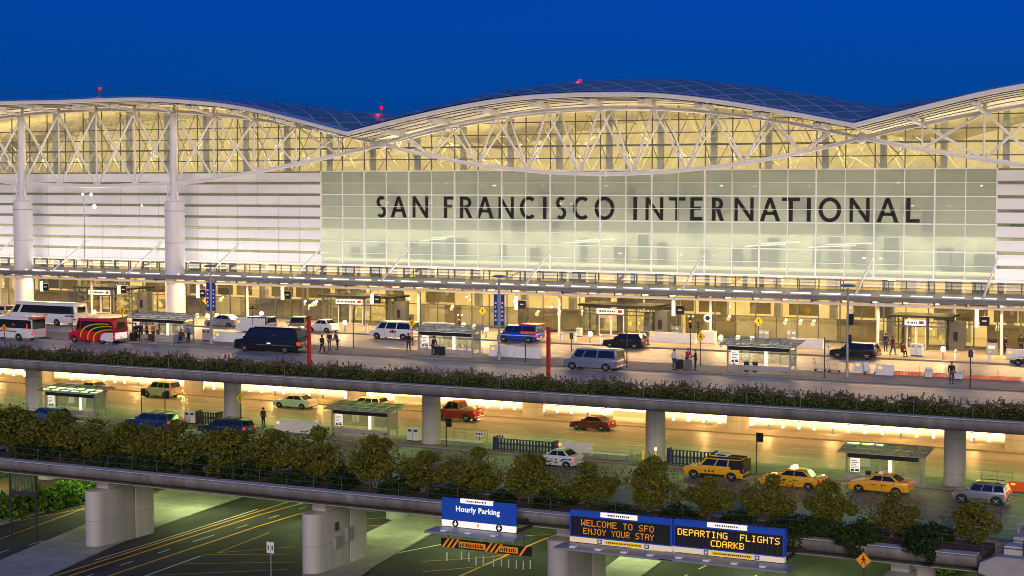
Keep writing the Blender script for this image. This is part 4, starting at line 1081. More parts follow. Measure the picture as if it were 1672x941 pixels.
def red_bus(t, g):
    X, H, hw = g['X'], g['H'], g['hw']; y = -hw - .012
    ye = paint('yellow', (0.80, 0.45, 0.01))
    def bez(a, b, c, n=14):
        return [((1 - s) ** 2 * a[0] + 2 * s * (1 - s) * b[0] + s * s * c[0], (1 - s) ** 2 * a[1] + 2 * s * (1 - s) * b[1] + s * s * c[1]) for s in [i / n for i in range(n + 1)]]
    MB().prism([(X(a), b * H) for a, b in ((.33, .60), (.36, .80), (.97, .82), (.97, .50), (.60, .47), (.42, .50))], 'y', y + .012, y + .008).build('dark_side_panel', M['black'], t)
    for (a, b, c) in (((.28, .13 + .12), (.28, .84), (.90, .79)), ((.44, .15), (.40, .74), (.97, .70)), ((.57, .10), (.52, .56), (.97, .58))):
        mb = MB(); curve_band(mb, bez((X(a[0]), a[1] * H), (X(b[0]), b[1] * H), (X(c[0]), c[1] * H)), .17, .07, y - .004); mb.build('yellow_swoosh', ye, t)
    MB().prism([(X(a), b * H) for a, b in ((.70, .18), (.73, .36), (.80, .45), (.985, .47), (.985, .12), (.86, .12))], 'y', y + .014, y + .006).build('white_side_panel', WHITEP, t)
    MB().box(g['L'] / 2 - .01, g['L'] / 2 + .012, -hw * .80, hw * .80, H * .22, H * .46).build('rear_advert', M['sign_lit'], t)
    MB().box(X(.97), X(1.0), -hw * .96, hw * .96, H - .02, H + .10).build('rear_cap', paint('red', (.52, .010, .012)), t, bevel=.03)
def white_minibus(t, g):
    X, H, hw = g['X'], g['H'], g['hw']
    MB().box(g['L'] / 2 - .02, g['L'] / 2 + .010, -hw * .86, hw * .86, g['zb'] + .04, H * .90).build('rear_glass', M['car_glass'], t, bevel=.03)
    MB().box(X(.93), g['L'] / 2 + .004, -hw * .955, hw * .955, H * .91, H + .012).build('red_rear_trim', paint('rose', (.45, .06, .06)), t, bevel=.02)
    MB().box(X(.25), X(.70), -hw - .004, -hw + .02, H * .38, H * .42).build('side_stripe', M['navy'], t)
    mb = MB()
    for i, x in enumerate((.62, .645, .665)): mb.box(X(x), X(x) + .05, -hw * .975 - .03, -hw * .97, H * .64, H * (.74 - .02 * i))
    mb.build('window_mark', M['orange_plastic'], t)
    MB().box(X(.90), X(.915), -hw - .003, -hw + .02, H * .5, H * .72).build('marker_light', M['tail'], t)
def coach_extra(t, g):
    X, H, hw = g['X'], g['H'], g['hw']
    MB().box(X(.10), X(.985), -hw * .93, -hw * .8, H, H + .07).build('roof_gutter', WHITEP, t)
    MB().box(X(.55), X(.62), -hw - .005, -hw + .02, H * .46, H * .49).build('red_mark', M['red_paint'], t)
    MB().box(X(.86), X(.99), -hw - .005, -hw + .02, H * .43, H * .48).build('blue_mark', M['navy'], t)
def black_van(t, g):
    X, H, hw = g['X'], g['H'], g['hw']
    MB().box(X(.36), X(.93), -hw - .006, -hw + .02, H * .30, H * .335).build('side_moulding', M['chrome'], t)
    MB().box(X(.30), X(.90), -g['hr'] * .9, g['hr'] * .9, g['zr'] - .02, g['zr'] + .10).build('roof_pod', paint('black', (.012, .012, .014)), t, bevel=.04)
    MB().box(X(.52), X(.57), -hw - .008, -hw + .02, H * .36, H * .40).build('door_lamp', M['lamp_white'], t)
    MB().box(X(.62), X(.645), -g['hb'] - .01, -g['hb'] + .1, H * .70, H * .76).build('window_mark', M['red_paint'], t)
def white_van(t, g):
    X, H, hw = g['X'], g['H'], g['hw']; y = -hw - .006
    mb = MB()
    for (cx, cz, r) in ((.50, .44, .13), (.555, .46, .16), (.61, .44, .12)): mb.lathe([(r * .55, 0), (r, 0), (r, .006), (r * .55, .006)], (X(cx), y, cz * H), 14, axis='y')
    mb.box(X(.55) - .05, X(.55) + .05, y, y + .006, H * .38, H * .52)
    mb.build('door_emblem', M['red_paint'], t)
def shuttle_van(t, g):
    X, H, hw = g['X'], g['H'], g['hw']
    MB().box(X(.55), g['L'] / 2 + .006, -hw * .9, hw * .9, H - .06, H + .10).build('red_roof_band', M['red_paint'], t, bevel=.03)
    MB().box(X(.60), X(.985), -hw - .005, -hw + .02, H * .52, H * .66).build('orange_side_band', M['orange_plastic'], t)
    MB().box(X(.02), X(.985), -hw - .004, -hw + .02, H * .40, H * .44).build('white_stripe', WHITEP, t)
def police(t, g):
    X, H, hw = g['X'], g['H'], g['hw']; bl = paint('royal', (.015, .05, .42))
    MB().prism([(X(.64), H * .38), (X(.72), H * .52), (X(.93), H * .55), (X(.93), H * .44), (X(.84), H * .50), (X(.75), H * .46), (X(.70), H * .36)], 'y', -hw - .004, -hw + .02).build('blue_side_flash', bl, t)
    MB().box(X(.30), X(.60), -hw - .003, -hw + .02, H * .30, H * .33).build('side_lettering', M['navy'], t)
    MB().box(g['L'] / 2, g['L'] / 2 + .014, -hw * .6, hw * .6, H * .44, H * .50).build('boot_trim', M['plate'], t)
def taxi_sign(t, g, lit=True, f=.52):
    X = g['X']
    o = MB().prism([(-.18, 0), (.18, 0), (.12, .22), (-.12, .22)], 'y', -.42, .42).build('roof_sign', M['lamp_sign'] if lit else M['sign_white'], t, bevel=.02)
    o.location = (X(f), 0, g['zr'])
    hw = g['hw']
    for x, w_ in ((.38, .32), (.56, .22)):
        mb = MB()
        for k in range(3): mb.box(X(x) + k * .13, X(x) + k * .13 + .08, -hw - .003, -hw + .02, g['H'] * .44, g['H'] * .49)
        mb.build('door_lettering', M['navy'], t)
M['lamp_sign'] = mat('lamp_sign', (.9, .85, .7), .4, var=0, emit=5, ecol=(1, .72, .38))
def taxi_suv(t, g):
    X, H, hw = g['X'], g['H'], g['hw']
    MB().box(X(.78), g['L'] / 2 + .012, -hw * .97, hw * .97, g['zb'] * .62, H * .93).build('black_rear_cover', M['black'], t, bevel=.05)
    mb = MB()
    for s in (-1, 1): mb.box(X(.40), X(.95), s * g['hr'] * .9 - .03, s * g['hr'] * .9 + .03, g['zr'] - .03, g['zr'] + .09)
    for f in (.62, .72, .82, .92): mb.box(X(f), X(f) + .05, -g['hr'] * .9, g['hr'] * .9, g['zr'] + .02, g['zr'] + .07)
    mb.build('roof_rack', M['black'], t)
    b = MB().box(X(.50), X(.70), -.42, .42, g['zr'] + .08, g['zr'] + .30).build('roof_sign', M['sign_white'], t, bevel=.02)
    MB().box(X(.52), X(.68), -.43, -.419, g['zr'] + .13, g['zr'] + .25).build('sign_panel', M['navy'], b)
    for x in (.36, .42, .48): MB().box(X(x), X(x) + .16, -hw - .003, -hw + .02, H * .36, H * .43).build('door_lettering', M['navy'], t)
U0 = ZU + 0.002
U, Lw = U0, ZL + 0.002
V_ = vehicle
BLK = paint('black', (.012, .012, .014)); SILV = paint('silver', (.36, .36, .36), .4); RED = paint('red', (.52, .010, .012)); YEL = paint('taxi', (.80, .40, .008))
V_('coach_bus', 'long white shuttle coach with a dark window band, behind the white minibus', 'bus', 9, 122, 531, 493, U, 'coach', WHITEP, False, extra=coach_extra)
V_('minibus', 'white minibus with dark windows and reddish rear glass, leftmost in the near lane', 'minibus', -32, 52, 556, 515.5, U, 'coach', WHITEP, True, extra=white_minibus, W=2.1)
V_('parked_car', 'pale yellow car cut off by the left edge, ahead of the white coach', 'car', -45, 10, 520, 497, U, 'suv', paint('cream', (.55, .45, .28)), False)
V_('minibus', 'red minibus with sweeping yellow stripes over black side windows', 'minibus', 111, 186, 561.5, 518, U, 'minibus', RED, True, extra=red_bus)
V_('parked_car', 'grey sedan with a bright rear, stopped behind the tall lamp post with the blue banner', 'car', 333, 383, 535, 513, U, 'sedan', SILV, True, hl='head')
V_('pickup_truck', 'small blue box truck with a red rear, behind the nose of the black van', 'truck', 393, 436, 541, 515.5, U, 'van', paint('blue', (.02, .10, .42)), True)
V_('passenger_van', 'long black limousine van with chrome side moulding, in the near lane', 'van', 381.5, 487, 576, 534, U, 'van', BLK, True, extra=black_van)
V_('parked_car', 'tan hatchback with glowing headlights, nosing out between the black van and the white sedan', 'car', 462, 496, 535, 511, U, 'suv', paint('tan', (.30, .23, .13)), False, rz=R(115), hl='head_on', Yn=148.5, H=1.75)
V_('parked_car', 'white sedan at the far kerb just right of the long black van', 'car', 500, 541, 543.5, 520.5, U, 'sedan', WHITEP, True)
V_('passenger_van', 'white passenger van with a red emblem on its side door', 'van', 603.5, 672, 555, 523.5, U, 'van', WHITEP, True, extra=white_van)
V_('shuttle_van', 'royal blue shuttle van with red roof band and orange rear band', 'van', 811, 876, 560, 529.5, U, 'van', paint('royal', (.015, .05, .42)), True, extra=shuttle_van)
V_('parked_car', 'black estate car with a roof rack in front of the entrance with glass doors', 'car', 983.5, 1049, 569.5, 543, U, 'wagon', BLK, True, extra=roof_rack)
V_('passenger_van', 'blue grey passenger van alone in the near lane beside the red post', 'van', 919, 1007, 605.5, 567.5, U, 'van', paint('slate', (.20, .23, .32), .3), False)
V_('sport_utility', 'black sport utility at the far kerb behind the rightmost tall lamp post', 'car', 1354, 1430, 587, 558.5, U, 'suv', BLK, False)
V_('parked_car', 'dark blue car cut off by the right edge with its front showing', 'car', 1648.5, 1725, 599, 578, U, 'wagon', paint('deep_blue', (.02, .05, .20)), False)
# lower roadway
V_('parked_car', 'pale sedan with dark windows behind the leftmost lower shelter roof', 'car', 117, 163, 643, 622, Lw, 'sedan', paint('cream', (.55, .45, .28)), True)
V_('sport_utility', 'beige boxy sport utility driving away under the upper deck', 'car', 230, 279, 650, 621, Lw, 'suv', paint('beige', (.52, .44, .30)), True)
V_('parked_car', 'white sedan on the lower roadway between two round pillars', 'car', 444.5, 504, 667.5, 643, Lw, 'sedan', WHITEP, True)
V_('sport_utility', 'white sport utility with red rear window edge behind the middle lower shelter', 'car', 565, 620, 670, 646.5, Lw, 'suv', WHITEP, True)
V_('pickup_truck', 'dark red pickup truck with brake lights on beside a round pillar', 'truck', 704, 775, 688, 653.5, Lw, 'pickup', paint('dark_red', (.34, .008, .008)), True)
V_('parked_car', 'maroon sedan driving along the lit lower kerb', 'car', 929.5, 994, 703.5, 677.5, Lw, 'sedan', paint('maroon', (.13, .008, .012)), True)
V_('parked_car', 'blue hatchback half hidden by the leftmost trees', 'car', 33, 98, 692, 664, Lw, 'wagon', paint('mid_blue', (.02, .09, .38)), True)
V_('sport_utility', 'blue sport utility with black rear glass, behind the trees left of the white cabinet', 'car', 203, 275, 702, 672, Lw, 'suv', paint('deep_blue', (.02, .05, .20)), True, extra=roof_rack)
V_('sport_utility', 'dark blue sport utility with red rear lights under the yellow diamond sign', 'car', 322, 398, 711.5, 682.5, Lw, 'suv', paint('night_blue', (.018, .03, .10)), True, extra=roof_rack)
V_('parked_car', 'white sedan with blue side flash behind a tree by the blue cart rack', 'car', 872, 937, 764, 731, Lw, 'sedan', WHITEP, True, extra=police)
V_('taxi', 'yellow sport utility taxi with black covered rear and roof sign', 'taxi', 1115, 1213, 784.5, 744.5, Lw, 'suv', YEL, True, extra=taxi_suv, dark_low=M['black'], hl='amber')
V_('taxi', 'yellow sedan taxi with a brightly lit roof sign, half behind a tree', 'taxi', 1238, 1340, 799, 763.5, Lw, 'sedan', YEL, True, extra=lambda t, g: taxi_sign(t, g, True), hl='amber')
V_('taxi', 'yellow sedan taxi parked in front of the rightmost lower shelter', 'taxi', 1384, 1482, 807, 772, Lw, 'sedan', YEL, True, extra=lambda t, g: taxi_sign(t, g, False), hl='amber')
V_('sport_utility', 'silver sport utility with red rear lights and amber front lamp beside the right pillar', 'car', 1554, 1644, 825, 785.5, Lw, 'suv', paint('pewter', (.30, .31, .34), .4), True, extra=roof_rack, hl='amber', dark_low=paint('trim_grey', (.10, .10, .11)))
# ================================================================== planting
def crown_points(seed, n, w_=1.0, h=1.0, lobes=11):
    r = np.random.RandomState(seed)
    P = []
    C = []
    ph = r.rand() * 6
    for k in range(lobes):
        a = ph + 2.4 * k + r.rand() * .6; rad = 0.55 + .75 * r.rand(); z = 0.50 + 2.0 * r.rand()
        rad *= 1.0 - 0.38 * max(z - 1.3, 0)
        C.append((rad * math.cos(a), rad * math.sin(a), z, 0.30 + 0.28 * r.rand()))
    C.append((0.15 * r.normal(), 0.1 * r.normal(), 2.45 + .2 * r.rand(), 0.42)); C.append((-0.1, 0.1, 1.75, 0.62)); C.append((.2, 0, 1.05, .55)); C.append((-.35, .2, .75, .45)); C.append((.4, -.2, .7, .42))
    per = n // len(C)
    for (x, y, z, rr) in C:
        d = r.normal(size=(per, 3)); d /= np.linalg.norm(d, axis=1)[:, None]
        q = d * (rr * (0.55 + 0.5 * r.rand(per) ** 0.6))[:, None]; q[:, 2] *= 0.85
        P.append(q + np.array((x, y, z)))
    # loose twig ends that break the outline
    e = n // 12; d = r.normal(size=(e, 3)); d[:, 2] = abs(d[:, 2]) * 0.8; d /= np.linalg.norm(d, axis=1)[:, None]
    P.append(d * (0.85 + 0.9 * r.rand(e))[:, None] + np.array((0, 0, 1.3)))
    P = np.concatenate(P); P = P[P[:, 2] > 0.22]
    return P * np.array((w_, w_, h))
PROTO = []
for k in range(5):
    root = empty('street_tree', (0, 0, 0), 'x', 'tree', 'small trees in the planted edge of the lower deck')
    mb = MB(); r = random.Random(40 + k)
    MB_ = None
    for j in range(3):
        a = 2.1 * j + r.random(); tx, ty = 0.55 * math.cos(a), 0.55 * math.sin(a)
        mb.tube([(0.05 * math.cos(a), 0.05 * math.sin(a), -0.05), (tx * .35, ty * .35, 0.55), (tx, ty, 1.25), (tx * 1.3, ty * 1.3, 2.1)], 0.055, 6, r2=0.018)
        for b in range(2):
            c_ = a + r.uniform(-1.2, 1.2)
            mb.tube([(tx * .8, ty * .8, 1.0 + .3 * b), (tx + .6 * math.cos(c_), ty + .6 * math.sin(c_), 1.7 + .3 * b)], 0.025, 5, r2=0.01)
    mb.build('trunk', M['bark'], root, smooth=True)
    V, F = leaves(crown_points(60 + k, 7000), 0.078)
    arr_mesh('crown', V, F, M['leaf_olive'], root)
    PROTO.append(root)
TREES = [(15, 664, 92, 'leftmost small tree at the edge of the frame'), (86, 676, 84, 'small tree in front of the blue hatchback'), (152, 682, 80, 'small low tree third from the left'),
 (212, 690, 84, 'small tree in front of the blue sport utility'), (290, 694, 90, 'round small tree between two blue sport utilities'), (366, 694, 92, 'small tree in front of the dark blue sport utility'),
 (440, 705, 88, 'small tree left of the white barrier panel'), (515, 702, 86, 'bushy tree just left of the middle lower shelter'), (612, 703, 80, 'slim taller tree in front of the middle lower shelter'),
 (52, 690, 74, 'low dark tree between the two leftmost trees'), (252, 702, 72, 'low tree behind the row, between the two blue sport utilities'),
 (690, 733, 92, 'wide low tree below the round pillar with the conduit'), (775, 738, 84, 'round tree above the blue parking sign'), (866, 738, 90, 'tree hiding the nose of the white and blue sedan'),
 (960, 754, 100, 'wide tree above the dark message board'), (1060, 752, 88, 'tree in front of the round pillar with yellow bollards'), (1156, 778, 84, 'small tree under the yellow sport utility taxi'),
 (1256, 774, 86, 'tree hiding the nose of the lit taxi'), (1354, 790, 86, 'round golden tree between the two yellow sedan taxis'), (1458, 803, 98, 'wide tree with pale forked trunk under the rightmost yellow taxi'), (1588, 818, 96, 'rightmost tree below the silver sport utility')]
for i, (px, pt, wd, lb) in enumerate(TREES):
    Y = 103.3 + 0.5 * math.sin(i * 2.3)
    p = at_y(px, pt, Y); x = p.x
    wpx = (at_y(px + wd / 2, pt, Y).x - at_y(px - wd / 2, pt, Y).x)
    if i < 5: root = PROTO[i]; root.location = (x, Y, ZL + 0.1); root.rotation_euler = (0, 0, i * 1.3); root['label'] = lb
    else: root = clone(PROTO[i % 5], (x, Y, ZL + 0.1), i * 1.3, lb)
    wk = 3.0 if px < 720 else 3.0; root.scale = (wpx / wk, wpx / wk, (p.z - (ZL + 0.1)) / (2.85 + .22 * math.sin(i * 4.1)))
# low dark shrubs between and in front of the trees
SP = []
for k in range(3):
    root = empty('shrub', (0, 0, 0), 'x', 'shrub', 'dark shrubs under the trees')
    r = np.random.RandomState(80 + k)
    d = r.normal(size=(1500, 3)); d /= np.linalg.norm(d, axis=1)[:, None]; d[:, 2] = abs(d[:, 2])
    P = d * (0.45 + 0.55 * r.rand(1500))[:, None] * np.array((1.2, 0.9, 0.95)) * (1 + 0.18 * np.sin(d[:, 0] * 7 + k) * np.cos(d[:, 1] * 6))[:, None]
    V, F = leaves(P, 0.10)
    arr_mesh('foliage', V, F, M['leaf_dark'], root)
    MB().tube([(0, 0, -.05), (.1, 0, .35), (.3, .1, .7)], .03, 5, r2=.01).tube([(0, 0, -.05), (-.2, .1, .6)], .025, 5, r2=.01).build('stem', M['bark'], root)
    SP.append(root)
SH = []
for i, px in enumerate((50, 118, 180, 250, 330, 402, 478, 560, 655, 735, 820, 905, 1010, 1108, 1205, 1300, 1400, 1520)):
    SH.append((px, 102.2 + 0.8 * math.sin(i * 1.9), 1.0 + .25 * math.sin(i * 3.1)))
near = ['left edge trees', 'second and third trees', 'third and fourth trees', 'blue sport utility', 'dark blue sport utility', 'two trees left of the white barrier', 'trees left of the middle shelter', 'bushy tree and the slim tree', 'slim tree', 'wide low tree', 'parking sign', 'white and blue sedan', 'dark message board', 'yellow sport utility taxi', 'lit taxi', 'amber message board', 'forked tree', 'rightmost tree']
for i, (px, Y, s) in enumerate(SH):
    p = at_y(px, 780, Y)
    lb = 'dark shrub in the planting bed by the ' + near[i]
    if i < 3: root = SP[i]; root.location = (p.x, Y, ZL + 0.08); root['label'] = lb
    else: root = clone(SP[i % 3], (p.x, Y, ZL + 0.08), i * 2.1, lb)
    root.scale = ((1.85 if px < 720 else 1.5) * s, 1.2 * s, (1.3 if px < 720 else 1.0) * s)
# shrubs spilling over the edge beam at the right
for i, (px, py, s, lb) in enumerate(((1290, 868, 1.0, 'dark shrub spilling over the edge beam right beside the amber message board'), (1402, 872, 1.25, 'wide dark shrub spilling over the beam above the orange diamond sign'), (1500, 884, 1.35, 'dark shrub hanging low over the beam near the right abutment'), (1345, 858, .9, 'small dark shrub between two shrubs that spill over the beam'))):
    p = at_y(px, py, 99.9)
    root = clone(SP[i % 3], (p.x, 99.95, p.z - .55), i, lb, 'shrubs spilling over the edge beam'); root.scale = (1.25 * s, .85 * s, 1.15 * s)
    d = nrs.normal(size=(500, 3)); d /= np.linalg.norm(d, axis=1)[:, None]; d[:, 2] *= 1.0
    V, F = leaves(d * np.array((1.0, .28, .55)) * (0.5 + .5 * nrs.rand(500))[:, None] + np.array((0, -.45, -.05)), .10)
    arr_mesh('trailing_foliage', V, F, M['leaf_dark'], root)
# bright ground-level shrubs
for i, (px, py, s, lb) in enumerate(((-25, 850, 2.0, 'bright green shrub cut off by the left edge, under the deck'), (35, 838, 2.1, 'bright green shrub below the dark louvred panel'), (88, 826, 2.0, 'bright green shrub second to the right of the louvred panel'), (140, 812, 2.0, 'bright green shrub behind the left pier'), (190, 800, 1.9, 'bright green shrub farthest right of the row by the left pier'), (1535, 935, 1.7, 'bright green shrub behind the bottom right pier'))):
    p = at_z(px, py, ZG)
    root = clone(SP[i % 3], (p.x, p.y + 1.5, ZG + 0.05), i, lb, 'bright shrubs at street level'); root.scale = (1.15 * s, 1.1 * s, 1.0 * s)
    for ch in root.children:
        if ch.name.startswith('foliage'):
            ch.data = ch.data.copy(); ch.data.materials[0] = M['leaf_bright']
M['leaf_hedge_green'] = leafmat('leaf_hedge_green', (0.045, 0.085, 0.02), (0.15, 0.16, 0.045), (0.10, 0.12, 0.02))
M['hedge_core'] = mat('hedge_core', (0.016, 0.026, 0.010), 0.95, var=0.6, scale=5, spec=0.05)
# long hedge of the upper deck (one plant bed) with twiggy ends on top
def hedge():
    r = np.random.RandomState(11); n = 46000
    x = r.uniform(-118, -8, n); a = r.rand(n)
    hgt = 0.82 + .16 * np.sin(x * 1.1) + .12 * np.sin(x * 2.7 + 1) + .08 * np.sin(x * 6.1)
    y = 112.35 + 1.75 * a + r.normal(size=n) * .10
    z = .25 + hgt * np.minimum(1, (1 - abs(a - .55) ** 2.2 * 2.2)) * np.where(r.rand(n) < .7, 1, r.rand(n)) + r.normal(size=n) * .06
    k = 7200; xs = r.uniform(-118, -8, k // 8); xs = np.repeat(xs, 8); tt = np.tile(np.linspace(.1, 1, 8), k // 8)
    hs_ = np.repeat(r.uniform(.15, .55, k // 8), 8); lean = np.repeat(r.normal(size=k // 8) * .25, 8)
    px_ = xs + lean * tt; pz_ = 1.1 + hs_ * tt + .12 * np.sin(xs * 1.1); py_ = np.repeat(r.uniform(112.7, 113.9, k // 8), 8)
    P = np.concatenate([np.stack([x, y, np.maximum(z, .27)], 1), np.stack([px_, py_, pz_], 1)])
    V, F = leaves(P, .085)
    mi = np.where(np.arange(len(F)) < n, (r.rand(len(F)) < .35).astype(int), 1)
    lo = P[:, 2] < .85
    mi = np.where(lo & (r.rand(len(F)) < .75), 0, mi)
    h = empty('hedge', (-63, 113.2, .25), 'long dark green hedge with reddish tips along the front edge of the upper deck', 'hedge')
    arr_mesh('foliage', V, F, [M['leaf_hedge_green'], M['leaf_hedge']], h, True, mi)
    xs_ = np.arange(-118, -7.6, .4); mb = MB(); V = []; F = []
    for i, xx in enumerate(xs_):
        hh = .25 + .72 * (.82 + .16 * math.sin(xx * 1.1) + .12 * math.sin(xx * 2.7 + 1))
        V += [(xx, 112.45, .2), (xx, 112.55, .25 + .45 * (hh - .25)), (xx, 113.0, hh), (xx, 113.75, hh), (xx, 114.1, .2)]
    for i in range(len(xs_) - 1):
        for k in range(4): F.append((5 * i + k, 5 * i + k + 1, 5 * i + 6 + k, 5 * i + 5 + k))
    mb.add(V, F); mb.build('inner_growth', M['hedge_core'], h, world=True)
hedge()

# ================================================================== rails
def railing(label, x0, x1, y, z, h, step, nr, r_=.03, m='dark_steel', cat='railing'):
    t = empty('guard_rail', ((x0 + x1) / 2, y, z), label, cat)
    x = x0
    n = 0
    while x <= x1 and n < 99:
        MB().tube([(x, y, z - .02), (x, y, z + h)], r_, 6).build('post', M[m], t, world=True); x += step; n += 1
    for k in range(nr):
        zz_ = z + h * (1 - k / nr * .95) - .02
        MB().tube([(x0, y, zz_), (min(x1, x - step), y, zz_)], r_ * .75, 6).build('rail', M[m], t, world=True)
    return t
railing('dark steel railing in front of the trees on the lower deck edge', -100, -17.5, 100.0, -6.0, 1.05, 2.35, 2, .034)
railing('grey post railing in front of the long hedge on the upper deck', -113, -14, 112.05, .3, 1.0, 3.9, 1, .022, 'mid_steel')
railing('thin low railing behind the long hedge, beside the upper road', -115, -12, 114.9, .15, .85, 3.4, 1, .02)

# ================================================================== lamps, poles, signs
def pole(name, label, cat, px, ytop, ybase, z0, r_=.06, m='dark_steel', group=None):
    b = at_z(px, ybase, z0)
    t = empty(name, (b.x, b.y, z0), label, cat, group)
    h = at_y(px, ytop, b.y).z - z0
    MB().lathe([(r_ * 2.2, 0), (r_ * 2.2, .04), (r_, .05), (r_ * .9, h)], n=10).build('post', M[m], t, smooth=True)
    return t, h
for px, yt, yb, lb, ban in ((345, 436, 562, 'tall grey lamp post with blue banners left of the long black van', 1), (815, 453, 588, 'tall grey lamp post with blue banners before the blue shuttle van', 1), (1383, 468, 617, 'tall blue grey lamp post without banner in front of the black sport utility', 0)):
    t, h = pole('lamp_post', lb, 'lamp post', px, yt, yb, .15, .11, 'grey_steel', 'tall lamp posts on the upper island')
    MB().lathe([(.17, 0), (.17, .7), (.11, .78)], n=12).build('base_sleeve', M['grey_steel'], t, smooth=True)
    hd = MB().lathe([(.001, h - .05), (.45, h - .02), (.66, h + .05), (.60, h + .14), (.25, h + .22), (.001, h + .24)], n=22).build('lamp_head', mat('lamp_head_blue', (.10, .22, .42), .35, metal=.3), t, smooth=True)
    MB().lathe([(.001, h - .06), (.16, h - .09), (.16, h - .12), (.001, h - .14)], n=12).build('lens', M['sign_lit'], hd)
    if ban:
        for s in (-1, 1):
            b = MB().box(s * .15 if s > 0 else -.53, .53 if s > 0 else -.15, -.02, .02, h - 4.3 + 0.0, h - 1.55).build('banner', M['banner_blue'], t)
            MB().box(min(s * .1, s * .66), max(s * .1, s * .66), -.02, .02, h - 1.56, h - 1.50).box(min(s * .1, s * .66), max(s * .1, s * .66), -.02, .02, h - 4.34, h - 4.28).build('banner_arm', M['grey_steel'], t)
            mb = MB(); cx = s * .34
            for k in range(5): mb.box(cx - .09, cx + .09 - .05 * (k % 2), -.026, -.018, h - 3.9 + .38 * k, h - 3.9 + .38 * k + .18)
            mb.build('banner_lettering', M['sign_white'], b)
    else:
        MB().box(.12, .50, -.10, .10, h - 3.1, h - 2.2).build('signal_box', M['black'], t, bevel=.04); MB().box(.10, .36, -.08, .08, h - 4.6, h - 3.9).build('signal_box', M['black'], t, bevel=.04)
        MB().box(.2, .5, -.11, -.10, h - 2.1, h - 1.8).build('small_sign', M['sign_white'], t)
PT = [(118, 501, 542, 0, 'thin dark pole in front of the rear of the white coach'), (413, 503, 541, 1, 'thin dark post with a crossbar in front of the blue box truck'), (577, 505, 568, 0, 'thin dark pole alone on the upper island, left of the white passenger van'),
 (858, 549, 592, 0, 'short dark post between the blue shuttle van and the red post'), (933, 545, 574, 2, 'dark meter post with a rounded head behind the blue grey van'), (1023.5, 505, 601, 0, 'tall thin dark pole at the rear of the blue grey van'),
 (1127.5, 517, 578, 3, 'dark signal post with two small white lamps behind three waiting people'), (1346, 551, 617, 0, 'dark post in front of the black sport utility nose'), (1584, 573, 632, 2, 'dark post with a box head near the bottom right of the upper island'),
 (673 + 78, 515, 541, 3, 'short signal post with orange lit head behind the middle upper shelter')]
for px, yt, yb, kd, lb in PT:
    t, h = pole('sign_post', lb, 'post', px, yt, yb, .15, .05)
    if kd == 1: MB().box(-.45, .45, -.03, .03, h - .12, h - .02).box(-.1, .1, -.05, .05, h, h + .25).build('crossbar', M['dark_steel'], t)
    elif kd == 2: MB().lathe([(.02, h - .55), (.17, h - .48), (.19, h - .1), (.12, h + .06), (.02, h + .1)], n=12).build('meter_head', M['dark_steel'], t, smooth=True)
    elif kd == 3:
        MB().box(-.12, .12, -.14, -.04, h - 1.1, h - .2).build('signal_head', M['black'], t, bevel=.03)
        for s in (-1, 1): MB().ball((s * .22, -.02, h + .02), .10, 10, 6).build('lamp', M['sign_lit'], t, smooth='all')
        MB().lathe([(.001, 0), (.08, 0)], (0, -.145, h - .45), 12, axis='y').build('signal_lens', M['amber'], t)
for px, yt, yb, lb in ((231, 634, 673, 'dark sign post with a black box left of the two lower posts'), (269.6, 638, 674, 'thin dark post behind the blue sport utility'), (728.7, 683, 730, 'dark sign post with a black box right of the conduit pillar'), (1235, 706, 775, 'dark sign post with a black flag sign beside the lit taxi')):
    t, h = pole('sign_post', lb, 'post', px, yt, yb, ZL + .14, .05)
    MB().box(.04, .52, -.05, .05, h - .72, h - .02).build('sign_box', M['black'], t, bevel=.02)
def ped(mb, y, s, z):
    """little walking figure on a crossing sign"""
    mb.lathe([(.001, 0), (.055 * s, 0), (.055 * s, .004), (.001, .004)], (.0, y, z + .20 * s), 10, axis='y')
    for q in ([(-.05, .13), (.06, .13), (.05, -.04), (-.03, -.04)], [(-.03, -.04), (.02, -.04), (-.08, -.24), (-.14, -.24)], [(.0, -.04), (.05, -.04), (.14, -.24), (.08, -.24)], [(.05, .12), (.15, -.02), (.11, -.04), (.03, .06)], [(-.05, .12), (-.15, .0), (-.12, -.03), (-.03, .05)]):
        mb.prism([(a * s, z + b * s) for a, b in q], 'y', y, y + .004)
def diamond(label, px, py, half, z_c=None, Y=None, colr='sign_yellow', zbase=.15, rz=0, bent=None):
    c = at_z(px, py, z_c) if z_c is not None else at_y(px, py, Y)
    t = empty('warning_sign', (c.x, c.y, zbase), label, 'road sign', None, rz)
    h = c.z - zbase
    if bent: MB().tube([(0, .05, h), (0, .05, h * .55), (.25, .05, h * .35), (.55, .05, .05), (.6, .05, 0)], .045, 7).build('post', M['dark_steel'], t, smooth=True)
    else: MB().lathe([(.045, 0), (.04, h + half * .8)], (0, .05, 0), 8).build('post', M['dark_steel'], t, smooth=True)
    b = MB().prism([(0, h - half), (half, h), (0, h + half), (-half, h)], 'y', -.015, .0).build('sign_board', M[colr], t)
    k = half / .42
    mb = MB()
    for (x0, z0, x1, z1) in ((0, -.37, .37, 0), (.37, 0, 0, .37), (0, .37, -.37, 0), (-.37, 0, 0, -.37)): mb.beam((x0 * k, -.017, h + z0 * k), (x1 * k, -.017, h + z1 * k), .004, .016)
    ped(mb, -.021, k * .95, h)
    mb.build('sign_symbol', M['black'], b)
diamond('yellow diamond crossing sign above the rear of the red minibus', 199.5, 507.5, .46, z_c=2.6)
diamond('yellow diamond sign seen nearly edge on, left of the blue banner', 336.5, 491, .46, z_c=2.8, rz=R(62))
diamond('yellow diamond crossing sign at the rear of the white passenger van', 672.5, 528, .44, z_c=2.4)
